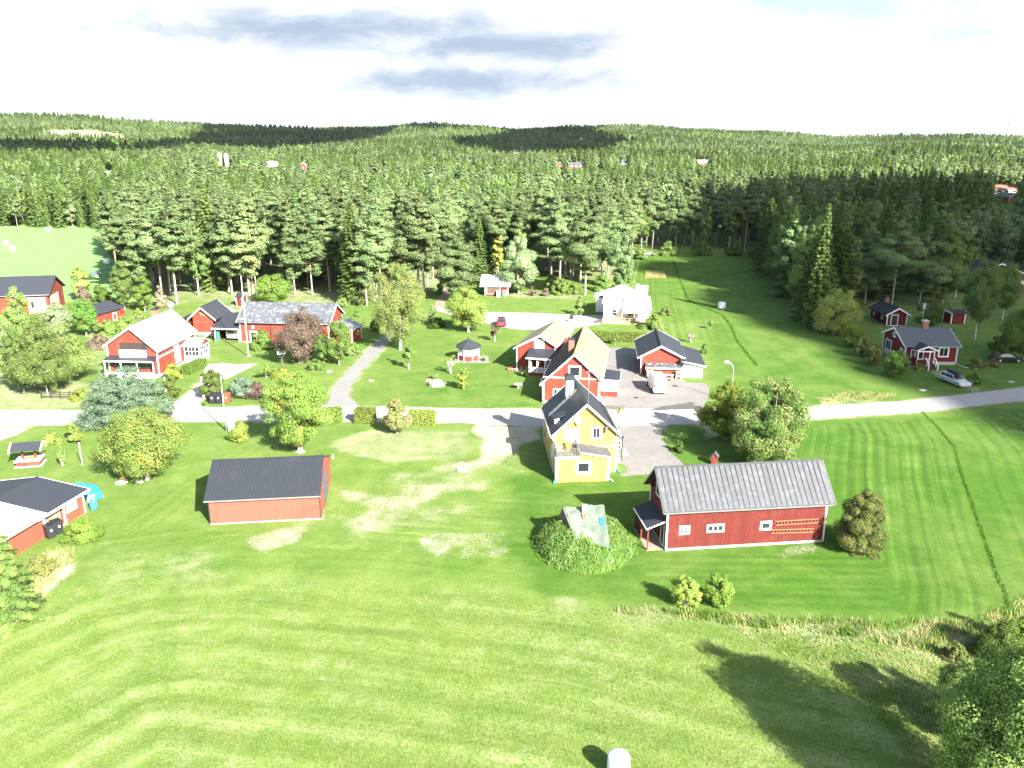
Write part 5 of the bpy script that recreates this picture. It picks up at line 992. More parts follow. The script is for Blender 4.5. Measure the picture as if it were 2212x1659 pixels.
m = MB(); m.box(-.9, .9, -a - .06, -a + .05, .3, .48); m.build('bumper', M('grey_plastic', (.25, .26, .27)), o); m = MB(); m.box(-.26, .26, -a - .012, -a - .002, .62, .74); m.build('number_plate', white_p, o)
m = MB(); m.poly([(-.78, a - 1.22, 2.1), (.78, a - 1.22, 2.1), (.82, a - .73, 1.38), (-.82, a - .73, 1.38)]); m.build('windscreen', glass, o)
# caravan in the carport
x, y = CP.world(.35, .9); o = root('caravan', x, y, 0, CP.rz + R(-4), 'white touring caravan parked inside the open carport', 'caravan'); m = MB(); w = 1.1
pf = [(-w, .45), (-w, 1.5), (-w * .93, 2.25), (-w * .7, 2.45), (w * .7, 2.45), (w * .93, 2.25), (w, 1.5), (w, .45)]; m.prism([(p, .15 if z > 2 or z < .6 else 0, z) for p, z in pf], (0, 4.4, 0)); m.build('body', vp, o)
m = MB(); m.box(-.75, .45, -.03, .2, 1.35, 2.0); m.build('window', M('tinted_acrylic', (.16, .15, .14), rough=.2), o); m = MB(); m.box(-1.02, 1.02, -.06, .2, .45, .62); m.build('bumper', M('grey_plastic', (.25, .26, .27)), o)
for s_ in (-1, 1): m = MB(); m.lathe([(.2, -.1), (.32, -.1), (.32, .1), (.2, .1)], 14, (s_ * .98, 2.3, .32), 'x'); m.build('wheel', rubber, o); m = MB(); m.box(s_ * .88 - .1, s_ * .88 + .1, -.075, -.02, .7, .8); m.build('tail_light', M('tail_light_red', (.35, .01, .01), rough=.3), o)
# ------------------------------------------------------------------ hay bales
def bale(u, v, lab, r=.66, l=1.3, up=False, rz=0.0):
    x, y = G(u, v); o = root('hay_bale', x, y, 0, rz, lab, 'hay bale', 'white wrapped hay bales'); m = MB()
    prof = [(r * .55, 0), (r * .93, .03), (r, .14), (r * 1.02, l * .5), (r, l - .16), (r * .9, l - .04), (r * .5, l + .02)]
    m.lathe(prof, 22)
    rg = random.Random(u); m.v = [(a * (1 + rg.uniform(-.018, .018)), b * (1 + rg.uniform(-.018, .018)), c) for a, b, c in m.v]
    if not up: m.v = [(c - l / 2, a, b + r * .97) for a, b, c in m.v]
    m.build('wrapped_hay', wrap, o); return o
bale(1335, 1676, 'large white wrapped bale standing on the near meadow, cut by the bottom edge', .62, 1.45, up=True)
bale(1559, 667, 'white wrapped bale alone on the dark green field right of the white house', .78, 1.45, up=True)
for (u, v, lab) in ((14, 531, 'hay bale at the left picture edge, upper of the close pair'), (28, 543, 'hay bale near the left picture edge, lower of the close pair'), (105, 501, 'hay bale farthest back on the field, before the spruces'),
                    (216, 519, 'hay bale on the upper hay field, left of the pines'), (233, 571, 'hay bale right beside the left edge of the pine grove'), (207, 599, 'nearest hay bale of the left field, behind the garden trees'),
                    (249, 557, 'hay bale peeping out between the first pine trunks'), (186 + 62, 508, 'small hay bale seen through the top of the first pine'), (326, 530, 'hay bale glimpsed deep between the pine trunks')):
    bale(u, v, lab, .85, 1.5, rz=random.uniform(-.4, .4))
# ------------------------------------------------------------------ lamps, poles, fences, posts
def lamp(u, v, H_, lab, hood=1, nm='street_lamp'):
    x, y = G(u, v); o = root(nm, x, y, 0, 0, lab, 'street lamp'); m = MB(); m.tube([(0, 0, 0), (0, 0, 2.2), (0, 0, 2.2), (0, 0, H_ - .5), (0, 0, H_)], [.10, .10, .07, .055, .05], 8); m.build('pole', steel, o); return o, x, y
o, x, y = lamp(489, 931, 6.9, 'tall grey lamp post beside the clipped round bush at the road'); m = MB(); m.tube([(0, 0, 6.85), (.0, .35, 7.0), (0, .8, 7.05)], .035, 6); m.build('arm', steel, o); m = MB(); m.box(-.12, .12, .6, 1.25, 6.98, 7.1); m.build('lamp_head', white_p, o)
o = root('cable_cabinet', x + .75, y - .15, 0, 0, 'pale roadside cable cabinet between lamp post and round bush', 'cabinet'); m = MB(); m.box(-.4, .4, -.15, .15, 0, 1.15); m.build('cabinet_body', M('pale_grey_metal', (.6, .63, .66)), o); m = MB(); m.box(-.44, .44, -.19, .19, 1.15, 1.2); m.build('lid', steel, o)
x, y = G(1579, 868); ht = Pz(782, x, y); o = root('street_lamp', x, y, 0, 0, 'curved street lamp with round white head above the yellow-green bush', 'street lamp'); m = MB(); m.tube([(0, 0, 0), (0, 0, ht - 1.2), (-.15, 0, ht - .5), (-.5, 0, ht - .08), (-.8, 0, ht)], [.09, .07, .06, .05, .05], 8); m.build('pole', steel, o); m = MB(); m.lathe([(.02, -.22), (.34, -.12), (.40, .0), (.25, .16), (.02, .24)], 16, (-1.0, 0, ht)); m.build('lamp_head', white_p, o)
x, y = G(537, 770); o = root('flagpole', x, y, 0, 0, 'tall white flagpole on the lawn before the mottled-roof barn', 'flagpole'); m = MB(); m.tube([(0, 0, 0), (0, 0, 6), (0, 0, 13)], [.11, .085, .045], 10); m.build('pole', white_p, o); m = MB(); m.lathe([(.02, 13.0), (.1, 13.08), (.1, 13.16), (.02, 13.25)], 10); m.build('finial', white_p, o); m = MB(); m.lathe([(.3, 0), (.3, .12), (.15, .14)], 10); m.build('footing', concrete, o)
for (u, v, lab) in ((361, 864, 'left wooden gatepost with climbing plant at the gravel entrance'), (441, 863, 'right wooden gatepost with climbing plant at the gravel entrance')):
    x, y = G(u, v); o = root('gatepost', x, y, 0, 0, lab, 'gatepost', 'pair of gateposts'); m = MB(); m.box(-.12, .12, -.12, .12, 0, 3.4); m.build('post', M('pale_birch_post', (.40, .34, .25), var=.35, scale=5), o); m = MB(); m.prism([(-.26, -.26, 3.4), (.26, -.26, 3.4), (0, -.26, 3.62)], (0, .52, 0)); m.build('cap', felt, o)
def fence(p0, p1, n, lab):
    a, b = G(*p0), G(*p1); L_ = math.dist(a, b); o = root('fence', *a, 0, math.atan2(b[1] - a[1], b[0] - a[0]), lab, 'fence'); m = MB()
    for z_ in (.35, .65, .95): m.beam((0, 0, z_), (L_, 0, z_ - .03), .05, .11)
    m.build('rails', wood_dk, o)
    for k in range(n + 1): m = MB(); m.beam((L_ * k / n, .06, 0), (L_ * k / n, .06, 1.1), .11); m.build('fence_post', wood_dk, o)
fence((90, 861), (172, 862), 4, 'dark rail fence in front of the tall birch group, left'); fence((447, 857), (577, 867), 6, 'dark rail fence behind the wheelie bins at the gateway')
x, y = G(610, 789); o = root('bird_table', x, y, 0, R(20), 'small roofed bird table on a post before the brown bare tree', 'bird table'); m = MB(); m.beam((0, 0, 0), (0, 0, 1.5), .1); m.box(-.4, .4, -.3, .3, 1.5, 1.55); m.build('post', wood_g, o); m = MB(); m.prism([(-.65, -.5, 1.95), (-.65, 0, 2.35), (-.65, .5, 1.95), (-.65, .5, 1.9), (-.65, 0, 2.28), (-.65, -.5, 1.9)], (1.3, 0, 0)); m.build('roof', M('pale_grey_metal', (.6, .63, .66)), o)
for k in range(1):
    m = MB(); m.box(-.35, -.3, -.25, .25, 1.55, 2.05); m.box(.3, .35, -.25, .25, 1.55, 2.05); m.build('side_board', wood_g, o)
def rock(u, v, s, lab, name='rock', mat_=stone, sq=.7):
    x, y = G(u, v); rg = random.Random(int(u)); m = MB(); n, k = 9, 5; vs = []
    for i in range(k):
        ph = math.pi * .5 * i / (k - 1)
        for j in range(n):
            t = 2 * math.pi * j / n; r_ = s * math.cos(ph) * rg.uniform(.8, 1.15) + .01; vs.append((r_ * math.cos(t) * 1.25, r_ * math.sin(t), s * sq * math.sin(ph) * rg.uniform(.9, 1.1)))
    m.faces(vs, [(i * n + j, i * n + (j + 1) % n, (i + 1) * n + (j + 1) % n, (i + 1) * n + j) for i in range(k - 1) for j in range(n)] + [tuple((k - 1) * n + j for j in range(n))], False)
    o = m.build(name, mat_); o.location = (x, y, -.02); return tag(o, lab, 'rock')
rs = M('pale_granite', (.30, .285, .26), var=.3, scale=2.5, bump=.5)
rock(943, 833, 1.0, 'large pale boulder on the central lawn, in front of the low shrub', mat_=rs, sq=.95); rock(801, 823, .38, 'small stone alone on the lawn near the grey path', mat_=rs); rock(711, 803, .42, 'small pale rock left of the grey path', mat_=rs)
rock(926, 823, .45, 'grey stone left of the large pale boulder'); rock(1291, 656, .35, 'stump-like stone at the upper forest edge', mat_=wood_g); rock(262, 1043, .55, 'pale stone edging beneath the orange rowan', mat_=rs, sq=.5); rock(300, 1041, .42, 'flat pale stone at the orange rowan trunk', mat_=rs, sq=.4); rock(648, 976, .5, 'pale stones at the foot of the tall green rowan', mat_=rs, sq=.4)
rock(1992, 843, .5, 'flat grey boulder in the grass above the road, right side', sq=.4); rock(2184, 825, .45, 'low mossy stone near the right road edge', sq=.4)
x, y = G(1119, 839); o = root('bird_bath', x, y, 0, 0, 'white bowl-shaped bird bath on the lawn left of the long red house', 'bird bath'); m = MB(); m.lathe([(.16, 0), (.12, .3), (.2, .42)], 10); m.build('pedestal', white_p, o); m = MB(); m.lathe([(.2, .42), (.58, .55), (.66, .66), (.56, .66), (.1, .56)], 16); m.build('bowl', rs, o)
x, y = G(1107, 799); o = root('flower_trough', x, y, 0, 0, 'red flower trough at the corner of the shorter red house', 'trough'); m = MB(); m.box(-.75, .75, -.2, .2, 0, .45); m.build('trough', red, o); m = MB()
for k in range(3): m.box(-.55 + k * .45, -.4 + k * .45, -.22, -.2, .15, .32)
m.build('ornament', white_p, o)
# courtyard things
for (px, lab, side) in ((.25, 'red and white flower pillar left of the picnic table', -1), (-.2, 'red and white flower pillar right of the picnic table', 1)):
    lx = (-GAR.W / 2 + .45) if side < 0 else (GAR.W / 2 - .45); X_, Y_ = GAR.world(lx, -.75); o = root('flower_pillar', X_, Y_, 0, GAR.rz, lab, 'planter', 'flower pillars at the garage')
    m = MB(); m.box(-.36, .36, -.3, .3, 0, 1.0); m.build('box', red, o); m = MB()
    for s_ in (-1, 1): m.box(s_ * .36 - .06, s_ * .36 + .06, -.34, -.26, 0, 1.05)
    m.box(-.42, .42, -.36, .36, 1.0, 1.08); m.box(-.15, .15, -.325, -.3, .4, .65); m.build('trim', white_p, o); POTS.append(root('x', X_, Y_, 1.08, 0)); 
x, y = GAR.world(.35, -1.4); o = root('picnic_table', x, y, 0, GAR.rz, 'wooden picnic table with fixed benches in front of the garage', 'picnic table'); m = MB(); m.box(-.95, .95, -.38, .38, .72, .77); m.build('table_top', white_wall, o)
for yy in (-.72, .72): m = MB(); m.box(-.95, .95, yy - .14, yy + .14, .42, .47); m.build('bench', wood, o)
for xx in (-.7, .7): m = MB(); m.beam((xx, -.6, 0), (xx, -.2, .72), .08); m.beam((xx, .6, 0), (xx, .2, .72), .08); m.beam((xx, -.8, .4), (xx, .8, .4), .07); m.build('leg', wood, o)
x, y = G(1353, 893); o = root('timber_edging', x, y, 0, R(-4), 'long squared log with small yellow shrub, edging the yard beside the road', 'log'); m = MB(); m.beam((-2.6, 0, .16), (3.0, 0, .16), .3); m.build('log', M('pale_log', (.46, .43, .36), var=.3, scale=4), o)
m = MB(); m.beam((-2.2, .0, .0), (-2.2, .0, .05), .3); m.build('foot', wood_g, o)
x, y = G(1333, 721); 
x, y = G(1328, 720); o = root('signboard', *G(1149 + 110, 712), 0, R(10), 'dark sign or bin standing on the gravel driveway', 'sign'); o.location.x, o.location.y = G(1233, 729 - 19); m = MB(); m.beam((0, 0, 0), (0, 0, .5), .06); m.build('stand', steel, o); m = MB(); m.box(-.35, .35, -.1, .1, .5, 1.3); m.build('panel', black_pl, o)
o.location.x, o.location.y = G(1234, 695)
x, y = G(1348, 842); o = root('manhole_cover', *G(1374, 859), .018, 0, 'dark drain cover in the courtyard below the van', 'drain cover'); m = MB(); m.lathe([(.3, 0), (.32, .01), (.3, .02)], 14); m.build('cover', black_pl, o)
x, y = G(995, 1016); m = MB(); m.lathe([(.42, 0), (.45, .1), (.38, .14), (.02, .17)], 14); o = m.build('well_cover', concrete); o.location = (x - 0, y, 0); tag(o, 'round concrete manhole lid in the sandy lane', 'manhole')
# playhouse roof behind the grey-roofed barn
x, y = G(1543, 1003); o = root('playhouse', x, y, 0, R(-20), 'tiny red hut with grey roof just behind the grey-roofed barn', 'hut'); m = MB(); m.prism([(-.5, -.5, 0), (.5, -.5, 0), (.5, -.5, 1.3), (0, -.5, 1.75), (-.5, -.5, 1.3)], (0, 1.1, 0)); m.build('wall', red, o); m = MB(); m.prism([(-.7, -.65, 1.2), (0, -.65, 1.85), (.7, -.65, 1.2), (.7, -.65, 1.12), (0, -.65, 1.75), (-.7, -.65, 1.12)], (0, 1.4, 0)); m.build('roof', grey_metal, o); o.scale = (.62, .62, .8)
for (u, v, lab) in ((1404, 551, 'pale rowing boat pulled up at the far forest edge of the striped field'),):
    x, y = G(u, v); o = root('rowing_boat', x, y, 0, R(4), lab, 'boat'); m = MB(); pr = []
    for i in range(7): f_ = i / 6; xx = -2.4 + 4.8 * f_; wd = .75 * math.sin(math.pi * (.12 + .8 * f_)); pr.append([(xx, -wd, .6), (xx, -wd * .7, .2), (xx, 0, .08), (xx, wd * .7, .2), (xx, wd, .6)])
    vs = [p for r_ in pr for p in r_]; m.faces(vs, [(i * 5 + k, i * 5 + k + 1, (i + 1) * 5 + k + 1, (i + 1) * 5 + k) for i in range(6) for k in range(4)]); m.build('hull', white_p, o); m = MB(); m.box(-.9, -.6, -.55, .55, .42, .47); m.box(.5, .8, -.6, .6, .42, .47); m.build('thwart', wood, o)
    m = MB(); m.beam((-2.2, 0, .0), (-2.2, 0, .1), .5); m.build('keel_block', wood_g, o)
# poles in the lower-left garden
for (u, v, h_, lab) in ((232, 1004, 2.6, 'thin white pole on the left garden lawn'), (184, 998, 0, '')):
    if h_: x, y = G(u - 54, v); o = root('pole', x, y, 0, 0, lab, 'pole'); m = MB(); m.tube([(0, 0, 0), (0, 0, h_)], .05, 6); m.build('shaft', white_p, o); m = MB(); m.beam((0, 0, 0), (0, 0, .12), .16); m.build('foot', wood, o)
# ------------------------------------------------------------------ earth cellar
cx_, cy_ = G(1274, 1240); cy_ += 5.1
def mound_h(x, y):                                                    # height above the lawn of the turfed mound
    dx, dy = (x - cx_), (y - cy_); r_ = np.sqrt((dx / 4.35) ** 2 + (dy / 5.1) ** 2); return 2.05 * np.clip(1 - r_ ** 2.4, 0, 1) ** .85
n_ = 60; gx_ = np.linspace(-5.4, 5.4, n_); A_, B_ = np.meshgrid(gx_, gx_); Hm = mound_h(cx_ + A_, cy_ + B_) - .03 + .06 * np.sin(A_ * 3 + B_ * 2) * (mound_h(cx_ + A_, cy_ + B_) > .1)
cell = root('earth_cellar', cx_, cy_, 0, 0, 'overgrown earth cellar mound with green tarpaulin roof beside the grey-roofed barn', 'earth cellar')
mm = grid_mesh('mound', A_.ravel(), B_.ravel(), Hm.ravel(), n_, n_); _c = mm.attributes.new('cover', 'FLOAT_COLOR', 'POINT'); _c.data.foreach_set('color', np.tile([.2, .1, .7, 0], len(mm.vertices)).astype(np.float32)); mm.materials.append(bpy.data.materials['grassland']); link('mound', mm, None, cell)
def tpt(u, v, z): a = G(u, v, z); return (a[0] - cx_, a[1] - cy_, z)
c4 = [tpt(1219, 1097, 3.05), tpt(1305, 1089, 3.05), tpt(1318, 1185, 1.45), tpt(1246, 1168, 1.6)]
tarp = MB(); n_ = 12; vs = []
for j in range(n_ + 1):
    for i in range(n_ + 1):
        f_, g_ = i / n_, j / n_; a = Vector(c4[0]).lerp(Vector(c4[1]), f_); b = Vector(c4[3]).lerp(Vector(c4[2]), f_); p = a.lerp(b, g_); p.z += .06 * math.sin(i * 1.9 + j * .7) + .10 * math.sin(math.pi * g_) - .25 * g_ * 0 + .05 * math.sin(j * 2.3 + i); vs.append(tuple(p))
tarp.faces(vs, [(j * (n_ + 1) + i, (j + 1) * (n_ + 1) + i, (j + 1) * (n_ + 1) + i + 1, j * (n_ + 1) + i + 1) for j in range(n_) for i in range(n_)], True)
bk = [tpt(1219, 1097, 3.05), tpt(1305, 1089, 3.05)]; tarp.faces([bk[0], bk[1], (bk[1][0] + .2, bk[1][1] + 2.0, 1.6), (bk[0][0] - .1, bk[0][1] + 2.0, 1.6)], [(0, 1, 2, 3)])
tarp.build('tarpaulin', tarp_g, cell)
m = MB(); a, b = Vector(c4[0]), Vector(c4[3]); m.beam(a + Vector((-.08, 0, .02)), b + Vector((-.08, 0, .06)), .18, .08); m.build('edge_plank', wood_g, cell)
m = MB(); m.prism([(c4[0][0] - .05, c4[0][1] - .1, 3.0), (c4[3][0] - .02, c4[3][1], 1.5), (c4[3][0] - .15, c4[3][1] + .3, .4), (c4[0][0] - .9, c4[0][1] - .1, .4)], (.04, .9, 0)); m.build('gable_wall', M('old_cellar_boards', (.16, .12, .10), board=(.18, .2, .6), var=.35), cell)
p_ = tpt(1263, 1100, 3.15); m = MB(); m.box(p_[0] - .22, p_[0] + .22, p_[1] - .2, p_[1] + .2, 2.95, 3.55); m.build('vent_hood', white_p, cell)
for (u, v, l_, mt) in ((1262, 1112, .55, orange_t), (1297, 1164, 1.3, orange_t), (1299, 1138, .8, blue_p)):
    p_ = tpt(u, v, 2.0 if v > 1120 else 2.9); zt_ = 3.05 + (p_[1] - c4[0][1]) * (3.05 - 1.5) / (c4[0][1] - c4[3][1]) + .17; m = MB(); m.beam((p_[0] - .08, p_[1] + l_ / 2, zt_ + l_ * .25), (p_[0] - .04, p_[1] - l_ / 2, zt_ - l_ * .25), .12, .05); m.beam((p_[0] + .12, p_[1] + l_ / 2, zt_ + l_ * .25), (p_[0] + .16, p_[1] - l_ / 2, zt_ - l_ * .25), .12, .05); m.build('weighting_plank', mt, cell)
# ------------------------------------------------------------------ foliage
def leaf_mat(name, stops, trans=.28, varv=.27, hue=.012, gain=1.26):
    m = bpy.data.materials.new(name); m.use_nodes = True; t = NT(m.node_tree); t.n.clear()
    stops = [(p_, tuple(min(.8, q_ * gain) for q_ in c_)) for p_, c_ in stops]; c = t.ramp(t('ShaderNodeAttribute', attribute_name='tint').outputs['Fac'], stops)
    r = t('ShaderNodeObjectInfo').outputs['Random']; r2 = t.math('FRACT', t.math('MULTIPLY', r, 7.31))
    c = t('ShaderNodeHueSaturation', {0: t.math('ADD', .5 - hue, t.math('MULTIPLY', r2, 2 * hue)), 1: 1.0, 2: t.math('ADD', 1 - varv, t.math('MULTIPLY', r, 2 * varv)), 4: c}).outputs[0]
    a = t('ShaderNodeBsdfDiffuse', {0: c}); b = t('ShaderNodeBsdfTranslucent', {0: c}); g = t('ShaderNodeBsdfGlossy', {0: (1, 1, 1), 1: .55})
    x = t('ShaderNodeMixShader', {0: trans, 1: a.outputs[0], 2: b.outputs[0]}); t.n.remove(g)
    t.l.new(x.outputs[0], t('ShaderNodeOutputMaterial').inputs[0]); MATS[name] = m; return m
pine_l = leaf_mat('pine_needles', [(0, (.056, .090, .032)), (.5, (.122, .168, .070)), (1, (.195, .240, .100))], gain=1.5)
spruce_l = leaf_mat('spruce_needles', [(0, (.034, .066, .018)), (.6, (.076, .122, .032)), (1, (.14, .19, .055))], .2)
birch_l = leaf_mat('birch_leaves', [(0, (.085, .14, .035)), (.6, (.155, .22, .068)), (.9, (.225, .275, .10)), (1, (.34, .31, .10))], .38, gain=1.45)
green_l = leaf_mat('broad_leaves', [(0, (.060, .108, .022)), (.6, (.125, .19, .048)), (1, (.20, .26, .085))], .32)
rowan_l = leaf_mat('rowan_leaves', [(0, (.07, .13, .025)), (.45, (.15, .22, .05)), (.74, (.24, .29, .085)), (.93, (.32, .34, .13)), (.95, (.50, .24, .05)), (1, (.48, .19, .04))], .3)
rowan_g = leaf_mat('green_rowan_leaves', [(0, (.065, .135, .022)), (.6, (.135, .235, .05)), (.96, (.21, .31, .095)), (.98, (.46, .30, .07)), (1, (.44, .24, .05))], .32)
rowan_p = leaf_mat('pinkish_rowan_leaves', [(0, (.045, .10, .02)), (.55, (.12, .20, .045)), (.80, (.21, .26, .09)), (.84, (.38, .23, .12)), (1, (.42, .33, .20))], .3)
yellow_l = leaf_mat('yellow_green_leaves', [(0, (.09, .15, .022)), (.5, (.18, .25, .045)), (1, (.37, .37, .08))], .38)
silver_l = leaf_mat('silvery_leaves', [(0, (.075, .115, .040)), (.5, (.165, .225, .095)), (1, (.32, .37, .22))], .3)
blue_l = leaf_mat('blue_green_needles', [(0, (.05, .085, .05)), (.5, (.105, .155, .098)), (1, (.18, .235, .15))], .2)
brown_l = leaf_mat('brown_leaves', [(0, (.085, .065, .045)), (.6, (.155, .122, .088)), (1, (.24, .20, .13))], .25)
purple_l = leaf_mat('purple_leaves', [(0, (.035, .018, .02)), (.6, (.09, .045, .05)), (1, (.15, .09, .08))], .2)
lilac_l = leaf_mat('lilac_leaves', [(0, (.045, .085, .02)), (.45, (.11, .15, .035)), (.7, (.17, .13, .08)), (1, (.27, .26, .06))], .3)
hedge_l = leaf_mat('hedge_leaves', [(0, (.06, .11, .02)), (.6, (.15, .21, .04)), (.95, (.28, .31, .08)), (1, (.34, .27, .08))], .28, gain=1.45)
grass_l = leaf_mat('grass_blades', [(0, (.05, .115, .014)), (.35, (.12, .19, .035)), (.6, (.22, .235, .075)), (1, (.42, .37, .20))], .3, .0, 0, 1.15)
dead_l = leaf_mat('dead_twigs', [(0, (.14, .12, .10)), (1, (.26, .23, .19))], .1)
def bark(name, lo, hi, z0, z1, marks=None):
    m = bpy.data.materials.new(name); m.use_nodes = True; t = NT(m.node_tree); t.n.clear(); oc = t('ShaderNodeTexCoord').outputs['Object']
    z = t('ShaderNodeSeparateXYZ', {0: oc}).outputs[2]; n = t.noise(oc, 3.5, 4, .7)
    c = t.mix(t.ss(t.math('ADD', z, t.math('MULTIPLY', n, 3)), z0, z1), lo, hi); k = t.math('ADD', .6, t.math('MULTIPLY', n, .8))
    c = t.mix(1.0, c, t('ShaderNodeCombineColor', {0: k, 1: k, 2: k}).outputs[0], 'MULTIPLY')
    if marks:
        mv = t('ShaderNodeMapping', {0: oc}); mv.inputs['Scale'].default_value = (1.2, 1.2, 5); c = t.mix(t.ss(t.noise(mv.outputs[0], 1.6, 3, .7), .56, .62), c, marks)
    b = t('ShaderNodeBsdfPrincipled', {'Base Color': c, 'Roughness': .9, 'Specular IOR Level': .2}); t.l.new(b.outputs[0], t('ShaderNodeOutputMaterial').inputs[0]); MATS[name] = m; return m
pine_b = bark('pine_bark', (.30, .26, .22), (.36, .23, .14), 5, 10); birch_b = bark('birch_bark', (.36, .345, .33), (.42, .40, .38), 0, 3, (.06, .05, .045)); grey_b = bark('grey_bark', (.34, .31, .28), (.27, .22, .17), 0, 4); spruce_b = bark('spruce_bark', (.18, .14, .11), (.16, .11, .08), 0, 4)
def unit(v): return v / (np.linalg.norm(v, axis=1, keepdims=True) + 1e-9)
def leaf_mesh(name, cen, nor, size, tint, mat, asp=.62, rng=RNG, extra=None, mats=None):
    n = len(cen); nor = unit(nor); r = rng.normal(size=(n, 3)); a = unit(np.cross(nor, r)); b = np.cross(nor, a); s = np.broadcast_to(size, (n,))[:, None]
    v = np.stack([cen + a * s * .5, cen + b * s * asp * .5, cen - a * s * .5, cen - b * s * asp * .5], 1).reshape(-1, 3)
    q = np.arange(4 * n).reshape(n, 4); mi = np.zeros(n, np.int32)
    nv = 4 * n; loops = q.ravel(); starts = np.arange(0, 4 * n, 4); tn = np.asarray(tint, np.float32)
    if extra is not None:                                             # trunk of quads appended with material 1
        ev, ef = extra; loops = np.concatenate([loops, (np.array(ef) + nv).ravel()]); starts = np.concatenate([starts, 4 * n + np.arange(0, 4 * len(ef), 4)]); v = np.concatenate([v, np.array(ev)]); mi = np.concatenate([mi, np.ones(len(ef), np.int32)]); tn = np.concatenate([tn, np.full(len(ef), .5, np.float32)])
    me = bpy.data.meshes.new(name); me.vertices.add(len(v)); me.vertices.foreach_set('co', v.astype(np.float32).ravel())
    me.loops.add(len(loops)); me.loops.foreach_set('vertex_index', loops.astype(np.int32)); me.polygons.add(len(starts)); me.polygons.foreach_set('loop_start', starts.astype(np.int32))
    me.materials.append(mat)
    if mats: me.materials.append(mats)
    me.polygons.foreach_set('material_index', mi); a_ = me.attributes.new('tint', 'FLOAT', 'FACE'); a_.data.foreach_set('value', np.clip(tn, 0, 1).astype(np.float32)); me.update(); return me
ENV = {'round': lambda t: np.sin(np.pi * np.clip(.10 + .84 * t, 0, 1)) ** .55, 'oval': lambda t: np.sin(np.pi * np.clip(.06 + .88 * t, 0, 1)) ** .8,
       'drop': lambda t: np.clip(t / .28, .35, 1) * np.clip((1 - t) / .62, 0, 1) ** .55, 'column': lambda t: np.clip(t / .15, .5, 1) * np.clip((1 - t) / .35, 0, 1) ** .5,
       'dome': lambda t: np.clip(1 - t * .97, 0, 1) ** .45, 'cone': lambda t: np.clip(1 - t, .03, 1) ** .75}
def broad(rng, H, Rr, h0, N, size, env='round', K=None, lob=.30, droop=0., tint=(.5, .22), flat=.85):
    rj = .22 if N < 2000 and size > .7 else .42
    K = K or min(int(6.0 / lob ** 2.15), max(12, int(N / 170))); t = rng.beta(1.15, 1.15, K); th = rng.uniform(0, 2 * np.pi, K); rho = np.sqrt(rng.uniform(.02, 1, K)) * (1 - lob * .75)
    e = ENV[env](t) * Rr; wob = 1 + .22 * np.sin(th * 2 + rng.uniform(0, 6)) * rng.uniform(.4, 1); c = np.stack([rho * e * np.cos(th) * wob, rho * e * np.sin(th) * wob, h0 + t * (H - h0) * .93], 1)
    rl = np.maximum(lob * Rr * rng.uniform(.65, 1.25, K), size * 1.4) * np.clip(e / Rr, .45, 1)
    k = rng.choice(K, N, p=rl ** 2 / np.sum(rl ** 2)); d = unit(rng.normal(size=(N, 3))); rr = rl[k] * rng.uniform(.35, 1.08, N) ** .5
    p = c[k] + d * rr[:, None] * np.array([1, 1, flat]); p[:, 2] -= droop * rng.uniform(0, 1, N) ** 2 * rl[k] * 1.6
    p[:, 2] = np.clip(p[:, 2], .05 if h0 < .5 else h0 * .55, H * 1.01)
    out = p - np.array([0, 0, h0 + (H - h0) * .4]); nn = unit(out) * .5 + d * 1.0 + np.array([0, 0, .35]) + rng.normal(size=(N, 3)) * rj
    tn = tint[0] + rng.normal(size=K)[k] * tint[1] * .32 + rng.normal(size=N) * tint[1]
    return p, nn, size * rng.uniform(.65, 1.3, N), tn, (c, rl)
def trunk(H, r0, bend, rng, limbs=None, h1=.92, n=7, stems=1, spread=.0):
    m = MB()
    for s_ in range(stems):
        a = 2 * math.pi * s_ / max(1, stems) + rng.uniform(0, 1); ox, oy = (math.cos(a) * spread, math.sin(a) * spread) if stems > 1 else (0, 0); bx, by = rng.normal() * bend, rng.normal() * bend
        f = [0, .03, .25, .5, .75, 1.0]; pts = [(ox * .25 + ox * q * 1.6 + bx * math.sin(q * 2.4) * H, oy * .25 + oy * q * 1.6 + by * math.sin(q * 2.8) * H, -.05 + H * h1 * q) for q in f]
        m.tube(pts, [r0 * q for q in (1.45, 1.05, .86, .62, .36, .08)], n, cap=False)
    if limbs is not None:
        for (cx, cy, cz) in limbs: m.tube([(0, 0, max(.3, cz - .45 * math.hypot(cx, cy) - .2)), (cx * .5, cy * .5, cz - .25 * math.hypot(cx, cy)), (cx, cy, cz)], [r0 * .38, r0 * .25, r0 * .06], 4, cap=False)
    return m
